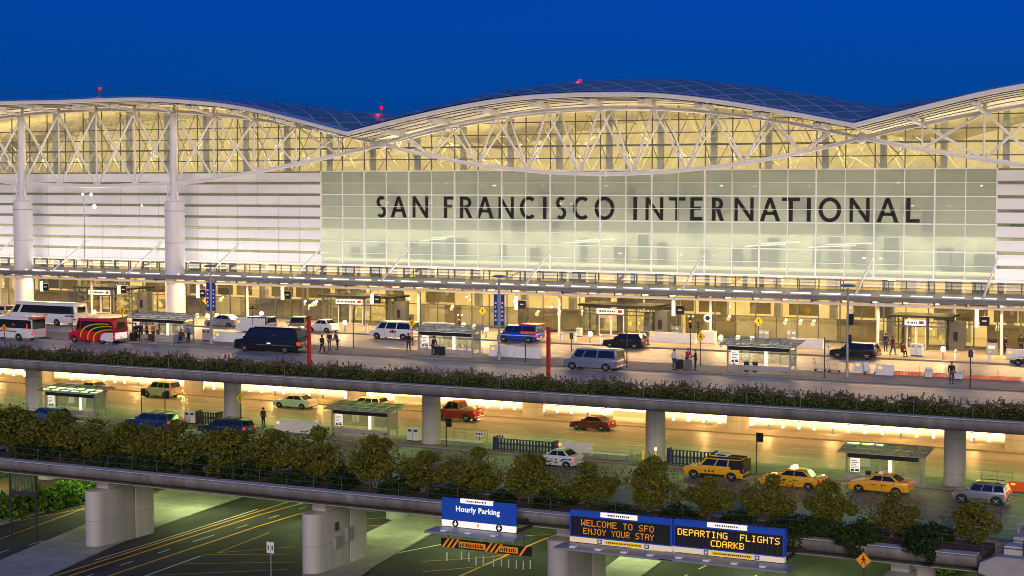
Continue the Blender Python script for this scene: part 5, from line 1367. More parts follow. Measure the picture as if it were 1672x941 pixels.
diamond('yellow diamond crossing sign just left of the banner post by the blue shuttle van', 788, 508, .46, z_c=2.6)
diamond('yellow diamond sign turned aside beside the three waiting people', 1144, 550, .42, z_c=2.7, rz=R(35))
diamond('yellow diamond crossing sign behind the right upper shelter', 1238.5, 525, .46, z_c=2.6)
diamond('orange diamond sign on a bent post at the left edge', 6.7, 536.5, .42, Y=115.2, colr='sign_orange', bent=True)
diamond('yellow diamond crossing sign on the left round pillar of the lower road', 391.8, 651, .42, Y=122.0, zbase=ZL + .14)
diamond('orange diamond warning sign at the bottom right, in front of the edge beam', 1410, 915, .48, Y=97, colr='sign_orange', zbase=ZG)
for px, yt, yb, lb in ((505, 517, 600, 'red steel post before the rear of the long black van'), (895.5, 535, 624, 'red steel post with a short arm beside the blue grey van')):
    b = at_y(px, yb, 115.3); z1 = at_y(px, yt, 115.3).z
    t = empty('red_post', (b.x, 115.3, .15), lb, 'post', 'red posts behind the hedge')
    MB().box(-.13, .13, -.13, .13, 0, z1 - .15).build('post', M['red_paint'], t, bevel=.02)
    if px > 600: MB().box(.13, .75, -.06, .06, z1 - .48, z1 - .34).build('arm', M['red_paint'], t, bevel=.02)
    MB().box(-.17, .17, -.17, .17, z1 - .15, z1 - .10).build('cap', M['red_paint'], t)
# signs hung under the canopy
HS = [(67.6, 459, 476, 'left frame edge'), (194, 465, 480, 'left entrance door'), (322.6, 464, 487, 'blue banner post'), (461, 467, 490, 'white sedan'), (607, 479, 497, 'second entrance'), (842.5, 483, 506, 'blue shuttle van'), (1099.7, 490, 516, 'right of the third entrance'), (1595, 504, 535, 'rightmost entrance')]
for px, ya, yb, lb in HS:
    p = at_y(px, ya, 154.9); q = at_y(px, yb, 154.9)
    t = empty('hanging_sign', (p.x, 154.9, p.z), 'hanging black box sign with white tube, by the ' + lb, 'sign', 'signs hung under the canopy')
    h = p.z - q.z
    MB().box(-.16, .16, -.12, .12, -h, -.05).build('tube_light', M['sign_lit'], t, bevel=.03)
    MB().box(.28, 1.15, -.08, .08, -h * .9, -h * .9 + .85).build('sign_box', M['black'], t, bevel=.03)
    MB().box(.5, .9, -.086, -.08, -h * .9 + .38, -h * .9 + .5).build('sign_lettering', M['sign_white'], t)
    MB().tube([(0, 0, -.06), (0, .3, 4.6 - p.z + .0)], .035, 6).build('hanger', M['grey_steel'], t); MB().tube([(.7, 0, -h * .9 + .85), (.7, .3, 4.6 - p.z)], .025, 6).build('hanger', M['grey_steel'], t)
# red obstruction lamps on the roof, white floodlights on the left cladding
for px, py, Yl, lb, two in ((163, 146, 154, 'red obstruction lamp on a thin mast at the left roof crest', 0), (623, 177, 163.5, 'red obstruction lamp above the left roof valley', 0), (947, 133, 160, 'double red obstruction lamp near the crest of the middle roof', 1)):
    p = at_y(px, py, Yl); zr = roof_z(p.x, Yl)
    t = empty('obstruction_light', (p.x, Yl, zr), lb, 'warning lamp', 'red lamps on the roof')
    h = p.z - zr
    MB().tube([(0, 0, -.05), (0, 0, h - .12)], .05, 6).box(-.25, .25, -.05, .05, h - .35, h - .28).build('mast', M['dark_steel'], t)
    MB().lathe([(.06, h - .1), (.15, h - .07), (.16, h + .10), (.10, h + .2), (.001, h + .22)], n=12).build('lamp', M['lamp_red'], t, smooth=True)
    if two: MB().lathe([(.06, h - .56), (.15, h - .52), (.16, h - .36), (.10, h - .28)], n=12).build('lamp', M['lamp_red'], t, smooth=True)
    light('obstruction_glow', 'POINT', (p.x, Yl - .6, p.z + .1), 25, (1, .03, .03), .15)
p0 = at_y(137, 318, 158)
t = empty('floodlight_mast', (p0.x, 158, ZCP + .2), 'slender mast with bright white floodlights in front of the left cladding', 'floodlight')
h = p0.z - ZCP - .2
MB().tube([(0, 0, 0), (0, 0, h)], .05, 7).tube([(0, 0, h - .1), (.9, 0, h + .05), (1.6, 0, h - .1)], .035, 6).tube([(1.6, 0, h - .1), (1.75, 0, h - 1.3)], .03, 6).build('mast', M['grey_steel'], t, smooth=True)
for (dx, dz, s) in ((0, .05, .13), (1.3, .0, .17), (1.75, -1.42, .24)):
    b = MB().lathe([(s * .6, .0), (s * 1.15, -.12), (s * 1.15, -.2)], (dx, 0, h + dz), 12, axis='y').build('lamp_housing', M['grey_steel'], t)
    MB().lathe([(.001, -.215), (s, -.21)], (dx, 0, h + dz), 12, axis='y').build('lens', emis('flood_lens', (1, .95, .85), 30), b)
light('flood_glow', 'POINT', (p0.x + 1.75, 157.6, p0.z - 1.4), 120, (1, .93, .82), .2)

# ================================================================== bollards, kerb lamps
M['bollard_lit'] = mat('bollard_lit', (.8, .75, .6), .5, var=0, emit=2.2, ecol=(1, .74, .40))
def bollard_proto(nm, label, z, lamp):
    t = empty(nm, (0, 0, z), label, 'bollard')
    if lamp:
        MB().lathe([(.10, 0), (.09, .72)], n=12).build('post', M['grey_steel'], t, smooth=True)
        MB().lathe([(.12, .72), (.20, .78), (.21, 1.05), (.12, 1.17), (.001, 1.19)], n=12).build('lamp_head', M['lamp_warm'], t, smooth=True)
    else:
        MB().lathe([(.13, 0), (.13, .86), (.10, .93), (.001, .96)], n=14).build('post', M['white_plastic'], t, smooth=True)
        MB().lathe([(.133, .66), (.133, .76)], n=14).build('band', M['grey_steel'], t, smooth=True)
    return t
G1 = 'white bollards along the upper kerb'; G2 = 'white bollards along the lit lower kerb'
pr = None
for px in (451, 470, 598.5, 916.5, 939, 981.5, 1353.5, 1561, 1589, 1616):
    x = at_y(px, 560, 151.6).x
    if pr is None: pr = bollard_proto('bollard', 'plain white bollard standing on the upper pavement before the glass front', .15, False); pr['group'] = G1; pr.location = (x, 151.6, .15)
    else: clone(pr, (x, 151.6, .15), 0, None, G1)
pr = None
for px in (23, 41, 117, 136, 170, 188, 204, 252, 270, 316, 331.6, 349.5, 408, 427.6, 463, 485, 504.7, 564, 576, 700, 796, 818.7, 840, 888, 910, 933, 985, 1100, 1125, 1150, 1175, 1227, 1279, 1305, 1330, 1386, 1413.5, 1442, 1498, 1525.5, 1588, 1616, 1660):
    x = at_y(px, 640, 145.2).x
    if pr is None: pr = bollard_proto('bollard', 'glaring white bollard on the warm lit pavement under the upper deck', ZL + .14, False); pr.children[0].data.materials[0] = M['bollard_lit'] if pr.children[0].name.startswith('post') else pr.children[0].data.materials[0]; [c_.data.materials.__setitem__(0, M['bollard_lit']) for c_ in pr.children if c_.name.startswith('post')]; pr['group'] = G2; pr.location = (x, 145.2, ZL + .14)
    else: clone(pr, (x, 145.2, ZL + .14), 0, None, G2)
LB = [(154, 510, 'before the left entrance'), (322, 515, 'standing for car headlight by the grey sedan, left one'), (339, 516, 'standing for car headlight by the grey sedan, middle one'), (354, 515, 'standing for car headlight by the grey sedan, right one'), (427, 511, 'behind the blue box truck'), (563, 527, 'right of the white sedan'), (757, 531, 'behind the middle upper shelter, left one'), (774, 534, 'behind the middle upper shelter, right one'), (794, 537, 'under the yellow diamond sign by the shuttle van'), (963.7, 549, 'before the third entrance'), (1051, 549, 'at the rear of the black estate car'), (1177, 551, 'left of the right upper shelter'), (1205, 552, 'behind the roof of the right upper shelter'), (1228, 553, 'under the yellow sign of the right shelter'), (1540, 571, 'right of the last entrance')]  # the three by the grey sedan are added in place of car headlights
pr = None
for px, py, lb in LB:
    p = at_z(px, py, 1.1)
    lb = 'low post with glaring warm lamp ' + lb
    y = min(max(p.y, 151.2), 158.5); x = at_y(px, py, y).x
    if pr is None: pr = bollard_proto('kerb_lamp', lb, .15, True); pr['group'] = 'glaring kerb lamps'; pr.location = (x, y, .15)
    else: clone(pr, (x, y, .15), 0, lb, 'glaring kerb lamps')
    light('kerb_lamp_glow', 'POINT', (x, y - .35, 1.35), 130, (1, .66, .28), .12)
LL = [(5, 613, 'at the left edge'), (157, 615, 'behind the leftmost lower shelter'), (226, 622, 'left of the beige sport utility'), (302, 627, 'right of the beige sport utility'), (449, 639, 'left behind the white sedan'), (527, 641, 'right of the white sedan'), (610, 644, 'above the white sport utility'), (779, 658, 'above the rear of the red pickup'), (868, 664, 'left of the maroon sedan'), (960, 672, 'above the maroon sedan'), (1153, 686, 'right of the pillar with yellow bollards'), (1256, 695, 'right of a back pillar'), (1360, 702, 'above the right lower shelter'), (1471, 712, 'behind the right lower shelter roof'), (1590, 722, 'right of the rightmost pillar')]
pr = None
for px, py, lb in LL:
    p = at_y(px, py, 143.7)
    lb = 'glaring lamp post under the deck ' + lb
    if pr is None:
        pr = bollard_proto('kerb_lamp', lb, ZL + .14, True); pr['group'] = 'glaring lamps under the upper deck'; pr.location = (p.x, 143.7, ZL + .14); pr.scale = (1, 1, .72)
    else: clone(pr, (p.x, 143.7, ZL + .14), 0, lb, 'glaring lamps under the upper deck')
    light('kerb_lamp_glow', 'POINT', (p.x, 143.3, ZL + 1.5), 200, (1, .52, .16), .15)
for px, lb in ((1050, 'plain yellow bollard left of the round pillar'), (1070.5, 'yellow bollard with a white top against the round pillar')):
    p = at_z(px, 757, ZL + .14); yb = 121.85
    x = at_y(px, 757, yb).x
    t = empty('bollard', (x, yb, ZL + .14), lb, 'bollard')
    MB().lathe([(.11, 0), (.11, 1.0), (.07, 1.06), (.001, 1.07)], n=12).build('post', M['sign_yellow'], t, smooth=True)
    MB().lathe([(.13, .0), (.13, .08)], n=12).build('foot', M['dark_steel'], t, smooth=True)
    if px > 1060: MB().lathe([(.08, 1.0), (.09, 1.25), (.001, 1.32)], n=12).build('lamp', M['lamp_white'], t, smooth=True)
pr = None
for (a, b) in ((185, 790), (333, 775), (408, 795), (480, 835), (555, 825), (660, 852), (740, 845), (812, 860), (892, 870), (962, 878), (1033, 870)):
    p = at_z(700 + a / 6.23, 790 + b / 6.23, ZG)
    if pr is None:
        pr = empty('delineator_post', (p.x, p.y, ZG), 'slim pale delineator post on the dark street below the parking sign', 'post', 'delineator posts in the street')
        MB().lathe([(.05, .03), (.045, .66), (.02, .69)], n=8).build('post', M['white_plastic'], pr, smooth=True); MB().lathe([(.12, 0.01), (.12, .03)], n=10).build('foot', M['black'], pr)
    else: clone(pr, (p.x, p.y, ZG))

# ================================================================== shelters
def shelter(label, pxa, pxb, ybase, z, lit, bins=0):
    mid = (pxa + pxb) / 2
    p = at_z(mid, ybase, z); xa, xb = at_y(pxa, ybase, p.y).x, at_y(pxb, ybase, p.y).x
    L = xb - xa; D = 1.5
    t = empty('bus_shelter', ((xa + xb) / 2, p.y + D / 2, z), label, 'shelter', 'glass shelters on the islands'); t.scale = (1, 1, .88)
    h = L / 2; d = D / 2
    for sx in (-1, 1):
        for sy in (-1, 1): MB().box(sx * h - .06, sx * h + .06, sy * d - .06, sy * d + .06, 0, 2.45 if sy < 0 else 2.6).build('post', M['grey_steel'], t)
    rf = MB().prism([(-d - .55, 2.52), (d + .75, 2.92), (d + .75, 3.0), (-d - .55, 2.60)], 'x', -h - .55, h + .55).build('roof', M['roof_glass'], t)
    mb = MB()
    n = 6
    for i in range(n + 1):
        x = -h - .55 + (L + 1.1) * i / n; mb.slab([(x - .035, -d - .58, 2.60), (x + .035, -d - .58, 2.60), (x + .035, d + .78, 3.01), (x - .035, d + .78, 3.01)], .05)
    for f in (0, .33, .66, 1):
        y = -d - .56 + (D + 1.3) * f; zz_ = 2.61 + .4 * f; mb.box(-h - .57, h + .57, y - .035, y + .035, zz_ - .05, zz_ + .04)
    mb.build('roof_frame', M['grey_steel'], rf)
    MB().box(-h, h, -d - .04, -d + .06, 2.06, 2.42).build('fascia_board', M['black'], t)
    MB().box(-h + .1, h - .1, -d - .12, -d + .02, 2.44, 2.52).build('strip_light', M['sign_lit'], t)
    MB().box(-h + .06, h - .06, d - .02, d + .0, .7, 2.3).build('back_glass', M['shelter_glass'], t)
    for i in range(1, 4): MB().box(-h + L * i / 4 - .025, -h + L * i / 4 + .025, d - .04, d + .03, .1, 2.5).build('back_mullion', M['grey_steel'], t)
    MB().box(-h + .06, h - .06, -d - .03, -d + .03, .18, .66).build('kick_panel', M['concrete'], t, bevel=.015)
    MB().box(-h + .5, h - .5, d - .55, d - .15, .42, .48).box(-h + .6, -h + .68, d - .5, d - .2, 0, .42).box(h - .68, h - .6, d - .5, d - .2, 0, .42).build('bench', M['grey_steel'], t)
    MB().box(h - .01, h + .02, -d + .1, d - .1, .7, 2.3).build('end_glass', M['shelter_glass'], t)
    b = MB().box(-h + .25, -h + .95, -d + .1, -d + .16, .85, 2.0).build('notice_board', M['sign_lit'], t)
    mb = MB()
    for k in range(5): mb.box(-h + .32, -h + .88 - .1 * (k % 3), -d + .09, -d + .1, 1.15 + .15 * k, 1.2 + .15 * k)
    mb.box(-h + .3, -h + .55, -d + .09, -d + .1, .9, 1.08).box(-h + .62, -h + .9, -d + .09, -d + .1, .9, 1.08); mb.build('notice_print', M['navy'], b)
    MB().box(.1, .34, d - .35, d - .2, .1, 2.4).build('light_column', M['sign_lit'], t)
    for k in range(bins): MB().lathe([(.2, 0.02), (.22, .85), (.24, .88), (.24, .95), (.05, 1.0)], (-h + 1.5 + .75 * k, -d + .45, 0), 12).build('bin', M['dark_steel'], t, smooth=True)
    light('shelter_glow', 'AREA', ((xa + xb) / 2, p.y + D / 2, z + 2.38), 45, (1, .88, .66), L * .8, .4)
shelter('glass roofed shelter with waiting people beside the red minibus', 217, 301, 556.5, .15, True)
shelter('glass roofed shelter with lit strip right of the white passenger van', 684, 771, 581, .15, True, 0)
shelter('glass roofed shelter with two bins inside on the right of the upper island', 1188, 1290, 609, .15, True, 2)
shelter('leftmost lower shelter beside the round pillar, above the blue hatchback', 75, 155, 679, ZL + .14, True)
shelter('middle lower shelter with greenish glass roof, behind the slim tree', 543, 634, 712, ZL + .14, True)
shelter('rightmost lower shelter with greenish glass roof, above the yellow taxis', 1382, 1501, 791, ZL + .14, True, 2)
# ================================================================== barriers, cabinets, racks
def barrier(label, pa, pb, ybase, ytop, z, m='white_plastic', name='barrier', dpt=.5):
    mid = (pa + pb) / 2; p = at_z(mid, ybase, z)
    xa, xb = at_y(pa, ybase, p.y).x, at_y(pb, ybase, p.y).x; h = at_y(mid, ytop, p.y).z - z
    t = empty(name, ((xa + xb) / 2, p.y + dpt / 2, z), label, 'barrier')
    L = (xb - xa) / 2
    n = max(int(L * 2 / 2.6), 1)
    for i in range(n):
        a = -L + 2 * L * i / n; b = -L + 2 * L * (i + 1) / n - .03
        MB().prism([(-dpt / 2, 0), (dpt / 2, 0), (dpt / 2, .18 * h), (dpt * .2, .45 * h), (dpt * .16, h), (-dpt * .16, h), (-dpt * .2, .45 * h), (-dpt / 2, .18 * h)], 'x', a, b).build('section', M[m], t, bevel=.015)
    MB().box(-L + .2, -L + .5, -dpt * .21, -dpt * .18, h * .6, h * .8).build('reflector', M['amber'], t)
    return t
barrier('long low white barrier on the pavement right of the black estate car', 1059, 1136, 560, 543.5, .15)
barrier('white barrier behind the right upper shelter, left of the black sport utility', 1290, 1344, 570, 553, .15)
barrier('white barrier at the right edge above the dark blue car', 1642, 1690, 588, 571, .15)
barrier('pale concrete barrier left of the black van on the upper island', 349, 401, 559, 543, .15, 'white_plastic')
barrier('long pale barrier on the island behind the short dark post', 798, 882, 584, 566, .15)
barrier('pale barrier piece left of the orange netting', 1429, 1459, 613, 596, .15)
barrier('short pale barrier piece leaning by the luggage carts', 1393, 1418, 607, 592, .15)
barrier('glowing white barrier under the deck left of the red pickup', 643, 691, 661, 648, ZL + .14)
barrier('glowing white barrier under the deck right of the maroon sedan', 1000, 1054, 690, 673, ZL + .14)
barrier('white barrier wall behind the middle upper shelter', 688, 741, 542, 527, .15)
barrier('white barrier panel on the lower island left of the middle shelter', 447, 522, 707, 687, ZL + .14)
barrier('pale barrier panel beside the blue cart rack', 906, 966, 742, 722, ZL + .14)
barrier('white road barrier behind the grey sedan', 384, 430, 541, 520, .15)
def cabinet(label, pa, pb, ya, yb, z, m='white_plastic', name='cabinet', dpt=.6, cat='cabinet', marks='navy'):
    mid = (pa + pb) / 2; p = at_z(mid, yb, z)
    xa, xb = at_y(pa, yb, p.y).x, at_y(pb, yb, p.y).x; h = at_y(mid, ya, p.y).z - z; L = (xb - xa) / 2
    t = empty(name, ((xa + xb) / 2, p.y + dpt / 2, z), label, cat)
    MB().box(-L, L, -dpt / 2, dpt / 2, .08, h).build('case', M[m], t, bevel=.04)
    MB().box(-L + .05, L - .05, -dpt / 2 + .05, dpt / 2 - .05, 0, .08).build('plinth', M['dark_steel'], t)
    for s in (-1, 1): MB().box(s * L * .5 - L * .3, s * L * .5 + L * .3, -dpt / 2 - .012, -dpt / 2 + .01, h * .72, h * .88).build('panel_slot', M[marks], t)
    MB().box(-.012, .012, -dpt / 2 - .006, -dpt / 2 + .01, .12, h * .68).build('door_joint', M['dark_steel'], t)
    return t
cabinet('white two panel cabinet left of the conduit pillar', 664, 683, 699, 721, ZL + .14)
cabinet('white two panel cabinet right of the blue sport utility', 300.5, 318, 672, 692, ZL + .14)
cabinet('grey utility box stacked on the island left of the tall lamp post', 330, 343, 538, 557, .15, 'concrete')
for pa, pb, ya, yb, lb in ((1093, 1109, 533, 549, 'left of the round sign'), (1238, 1255.5, 540, 556, 'under the right yellow diamond'), (1284, 1300, 540, 557, 'behind the roof of the right shelter'), (658, 673, 514, 528, 'behind the white passenger van'), (763, 777, 517, 532, 'behind the middle upper shelter')):
    cabinet('grey check in stand before the glass front ' + lb, pa, pb, ya, yb, .15, 'grey_steel', 'check_in_stand', .5, 'stand', 'sign_white')
for pa, pb, ya, yb, lb in ((1510, 1521, 602, 618, 'white box bollard beside the orange netting, left of the man in the red hat'), (1558, 1571, 606, 621, 'white box right behind the man in the red hat'), (1486, 1506, 562, 582, 'pale bin cluster before the last entrance'), (940, 948, 536, 550, 'white ticket machine left of the third entrance')):
    cabinet(lb, pa, pb, ya, yb, .15, 'white_plastic', 'kiosk_box', .5, 'box', 'grey_steel')
def rack(label, pa, pb, ya, yb, z, m='navy'):
    mid = (pa + pb) / 2; p = at_z(mid, yb, z)
    xa, xb = at_y(pa, yb, p.y).x, at_y(pb, yb, p.y).x; h = at_y(mid, ya, p.y).z - z; L = (xb - xa) / 2
    t = empty('cart_rack', ((xa + xb) / 2, p.y, z), label, 'cart rack')
    mb = MB()
    for zz_ in (.12, h * .55, h): mb.tube([(-L, 0, zz_), (L, 0, zz_)], .035, 6)
    mb.build('rail', M[m], t)
    n = int(L * 2 / .28)
    for i in range(min(n, 40)):
        x = -L + 2 * L * (i + .5) / n
        MB().box(x - .06, x + .06, -.05, .05, 0, h).box(x - .06, x + .06, .05, .75, h * .5, h * .58).build('cart_slot', M[m], t)
    for s in (-1, 1): MB().box(s * L - .05, s * L + .05, -.06, .8, 0, h + .1).build('end_frame', M[m], t)
rack('long dark blue luggage cart rack behind the white and blue sedan', 806, 904, 719, 738, ZL + .14)
rack('dark blue luggage cart rack behind the yellow sport utility taxi', 1090, 1165, 737, 761, ZL + .14)
rack('small grey cart rack between the white cabinet and the left pillar', 321, 355, 674, 694, ZL + .14, 'dark_steel')
for pa, pb, yb, lb in ((721, 788, 728, 'pale bench rail on the island right of the conduit pillar'), (951, 1026, 749, 'long pale bench rail left of the yellow bollards')):
    p = at_z((pa + pb) / 2, yb, ZL + .14); xa, xb = at_y(pa, yb, p.y).x, at_y(pb, yb, p.y).x
    t = empty('bench', ((xa + xb) / 2, p.y, ZL + .14), lb, 'bench'); L = (xb - xa) / 2
    MB().box(-L, L, -.25, .25, .38, .50).build('seat', M['white_plastic'], t, bevel=.03)
    for s in (-.9, 0, .9): MB().box(s * L - .06, s * L + .06, -.2, .2, 0, .38).build('leg', M['grey_steel'], t)
for px, yt, yb, lb in ((783, 705, 726, 'small white sign on a thin post left of the blue cart rack'), (817, 709, 724, 'small white sign with blue marks over the cart rack')):
    t, h = pole('small_sign', lb, 'sign', px, yt, yb, ZL + .14, .03)
    b = MB().box(-.38, .38, -.03, -.005, h - .42, h).build('sign_board', M['sign_white'], t)
    mb = MB()
    for k in range(3): mb.box(-.3 + .22 * k, -.3 + .22 * k + .14, -.036, -.03, h - .3, h - .1)
    mb.build('sign_lettering', M['navy'], b)
# island fences on the lower deck
for a, b_, yb, lb in ((158, 185, 676, 'wire fence panel right of the leftmost lower shelter'), (735, 800, 722, 'thin steel fence right of the conduit pillar'), (1026, 1048, 752, 'short steel fence left of the plain yellow bollard'), (1600, 1672, 795, 'steel railing right of the rightmost pillar'), (0, 45, 664, 'steel railing left of the leftmost pillar')):
    p = at_z((a + b_) / 2, yb, ZL + .14)
    railing(lb, at_y(a, yb, p.y).x, at_y(b_, yb, p.y).x, p.y + .6, ZL + .14, 1.0, 1.1, 3, .025, 'grey_steel', 'fence')
p = at_z(1620, 800, ZL + .14)
barrier('orange barrier behind the silver sport utility at the right edge', 1645, 1690, 803, 788, ZL + .14, 'orange_plastic')
# orange netting on the upper island
a, b = at_y(1459, 612, 137.2), at_y(1668, 625, 137.2)
t = empty('safety_netting', ((a.x + b.x) / 2, 137.2, .15), 'low run of orange safety netting along the right of the upper island', 'netting')
mb = MB()
for zz_ in np.arange(.08, .5, .085): mb.box(a.x, b.x, 137.19, 137.21, zz_, zz_ + .05)
for x in np.arange(a.x, b.x, .12): mb.box(x, x + .03, 137.188, 137.212, .06, .5)
mb.build('net', M['orange_plastic'], t, world=True)
for x in np.arange(a.x, b.x, 2.1): MB().tube([(x, 137.2, .14), (x, 137.2, .95)], .03, 6).build('stake', M['grey_steel'], t, world=True)
pr = None
for px, yb, lb in ((1340, 606, 'silver luggage cart nearest the dark post'), (1362, 608, 'silver luggage cart in the middle of the row behind the lamp post'), (1420, 611, 'silver luggage cart next to the pale barrier')):
    p = at_z(px, yb, .15)
    if pr is None:
        pr = empty('luggage_cart', (p.x, p.y, .15), lb, 'luggage cart', 'luggage carts on the island')
        MB().tube([(-.5, -.25, .18), (.5, -.2, .18), (.55, 0, .18), (.5, .2, .18), (-.5, .25, .18), (-.5, -.25, .18)], .025, 6).tube([(-.45, -.25, .18), (-.6, -.25, 1.0), (-.6, .25, 1.0), (-.45, .25, .18)], .025, 6).build('frame', M['grey_steel'], pr)
        MB().box(-.5, .45, -.2, .2, .2, .22).build('tray', M['grey_steel'], pr)
        MB().tube([(-.6, -.24, 1.0), (-.6, .24, 1.0)], .04, 8).build('handle', M['navy'], pr)
        for x, y in ((-.42, -.2), (-.42, .2), (.42, 0)): MB().lathe([(.02, -.02), (.08, -.02), (.08, .02), (.02, .02)], (x, y, .08), 10, axis='y').build('wheel', M['tyre'], pr)
    else: clone(pr, (p.x, p.y, .15), .4 * (px > 1400), lb)
# ================================================================== overhead signs below the lower deck
GLY = {'A': '01110 10001 10001 11111 10001 10001 10001', 'B': '11110 10001 10001 11110 10001 10001 11110', 'C': '01111 10000 10000 10000 10000 10000 01111', 'D': '11110 10001 10001 10001 10001 10001 11110', 'E': '11111 10000 10000 11110 10000 10000 11111',
 'F': '11111 10000 10000 11110 10000 10000 10000', 'G': '01111 10000 10000 10011 10001 10001 01111', 'H': '10001 10001 10001 11111 10001 10001 10001', 'I': '01110 00100 00100 00100 00100 00100 01110', 'J': '00111 00010 00010 00010 00010 10010 01100', 'K': '10001 10010 10100 11000 10100 10010 10001',
 'L': '10000 10000 10000 10000 10000 10000 11111', 'M': '10001 11011 10101 10101 10001 10001 10001', 'N': '10001 11001 10101 10011 10001 10001 10001', 'O': '01110 10001 10001 10001 10001 10001 01110', 'P': '11110 10001 10001 11110 10000 10000 10000', 'R': '11110 10001 10001 11110 10100 10010 10001',
 'S': '01111 10000 10000 01110 00001 00001 11110', 'T': '11111 00100 00100 00100 00100 00100 00100', 'U': '10001 10001 10001 10001 10001 10001 01110', 'W': '10001 10001 10001 10101 10101 11011 10001', 'Y': '10001 10001 01010 00100 00100 00100 00100', ' ': '00000 00000 00000 00000 00000 00000 00000'}
def led_text(mb, txt, x0, x1, z0, h, y):
    cw = (x1 - x0) / len(txt); d = h / 7; dx = cw / 6.2
    for i, ch in enumerate(txt):
        if ch == ' ': continue
        put = mb; lm = MB()
        for r_, row in enumerate(GLY[ch].split()):
            for c, b in enumerate(row):
                if b == '1': lm.box(x0 + i * cw + c * dx, x0 + i * cw + (c + 1) * dx - dx * .05, y, y + .01, z0 + (6 - r_) * d, z0 + (7 - r_) * d - d * .05)
        put(lm)
SY = 97.0
def sxz(px, py): p = at_y(px, py, SY); return p.x, p.z
def text_mesh(name, txt, x, z, size, y, m, parent, bold=.012):
    cu = bpy.data.curves.new(name, 'FONT'); cu.body = txt; cu.size = size; cu.align_x = 'CENTER'; cu.extrude = .004; cu.offset = bold; cu.space_character = 1.08
    o = bpy.data.objects.new(name, cu); COL.objects.link(o)
    dg = bpy.context.evaluated_depsgraph_get(); me = bpy.data.meshes.new_from_object(o.evaluated_get(dg))
    bpy.data.objects.remove(o)
    ob = bpy.data.objects.new(name, me); COL.objects.link(ob); me.materials.clear(); me.materials.append(m)
    me.transform(Matrix.Translation((x, y, z)) @ Matrix.Rotation(PI / 2, 4, 'X'))
    ob.parent = parent; ob.matrix_parent_inverse = wm(parent).inverted()
    return ob
def catwalk(t, x0, x1, z, ndec):
    MB().box(x0 - .35, x1 + .75, SY - 1.75, SY + .10, z - .20, z - .06).build('catwalk', M['grey_steel'], t, world=True, bevel=.02)
    for i in range(ndec):
        x = x0 + (x1 - x0) * (i + .5) / ndec
        MB().box(x - .2, x + .2, SY - 1.5, SY - 1.1, z - .06, z + .05).build('flood_lamp', M['sign_white'], t, world=True, bevel=.02)
    for x in (x0 + .4, x1 - .4):
        MB().beam((x, SY + .3, z + .6), (x, 99.6, z + .4), .16, .2).beam((x, SY + .3, z - .1), (x, 100.2, z - .1), .12, .16).box(x - .06, x + .06, SY + .18, SY + .3, z - .15, z + 1.9).build('bracket', M['dark_steel'], t, world=True)
x0, z1 = sxz(721, 812); x1, _ = sxz(842, 822); z0 = sxz(721, 858)[1]
t = empty('overhead_sign', ((x0 + x1) / 2, SY, z0), 'blue overhead sign reading Hourly Parking with a white arrow band', 'road sign')
MB().box(x0, x1, SY, SY + .15, z0 + .42, z1).build('sign_board', M['sign_blue'], t, world=True, bevel=.015)
wb = MB().box(x0 + .01, x1 - .01, SY + .005, SY + .14, z0, z0 + .41).build('arrow_band', M['sign_lit'], t, world=True)
for f in (.19, .78):
    cx = x0 + (x1 - x0) * f; cz = z0 + .22
    a = MB().lathe([(.001, 0), (.24, 0), (.24, .01), (.001, .01)], (cx, SY - .012, cz), 18, axis='y').build('arrow_disc', M['black'], wb, world=True)
mb = MB()
for f in (.19, .78):
    cx = x0 + (x1 - x0) * f; cz = z0 + .22
    mb.box(cx - .035, cx + .035, SY - .018, SY - .014, cz - .02, cz + .17); mb.prism([(cx - .14, cz), (cx, cz - .16), (cx + .14, cz), (cx + .08, cz + .03), (cx, cz - .06), (cx - .08, cz + .03)], 'y', SY - .018, SY - .014)
mb.build('arrows', M['sign_lit'], wb, world=True)
MB().box((x0 + x1) / 2 - .05, (x0 + x1) / 2 + .05, SY - .05, SY + .004, z0 + .12, z0 + .34).build('lamp_bracket', M['sign_yellow'], wb, world=True)
text_mesh('sign_lettering', 'Hourly Parking', (x0 + x1) / 2 - .05, (z0 + .42 + z1) / 2 - .10, .50, SY - .006, emis('sign_letter', (.95, .95, 1), .9), t, .014)
def top_plate(t, xa, xb, z):
    p = MB().box(xa, xb, SY - .05, SY + .1, z - .24, z + .06).build('top_plate', M['sign_lit'], t, world=True, bevel=.01)
    mb = MB(); x = xa + (xb - xa) * .2
    while x < xb - (xb - xa) * .22: w_ = rnd.uniform(.04, .12); mb.box(x, x + w_, SY - .056, SY - .05, z - .14, z - .03); x += w_ + .05
    mb.build('plate_print', M['black'], p, world=True)
top_plate(t, x0 + (x1 - x0) * .26, x0 + (x1 - x0) * .70, z1 - .02)
catwalk(t, x0, x1, z0, 3)
ca, cb_ = sxz(720, 878); cc, cd = sxz(868, 888)
sb = empty('clearance_bar', ((ca + cc) / 2, SY, cb_ - .9), 'yellow and black striped clearance bar hung below the blue parking sign', 'barrier')
zc1 = cb_ + .0; zc0 = zc1 - .62
bar = MB().box(ca, cc, SY + .02, SY + .06, zc0, zc1).build('bar', M['black'], sb, world=True)
mb = MB(); x = ca + .05; i = 0
while x < cc - .65:
    if not (1.1 < x - ca < 3.0 or 4.2 < x - ca < 5.6):
        mb.prism([(x, zc0), (x + .17, zc0), (x + .62, zc1), (x + .45, zc1)], 'y', SY + .008, SY + .018)
    x += .36
mb.build('stripes', M['sign_orange'], sb, world=True)
mb = MB()
for (a, b_) in ((1.35, 3.35), (4.4, 5.75)):
    MB().box(ca + a, ca + b_, SY + .006, SY + .018, zc0 + .10, zc1 - .12).build('word_panel', M['sign_orange'], sb, world=True)
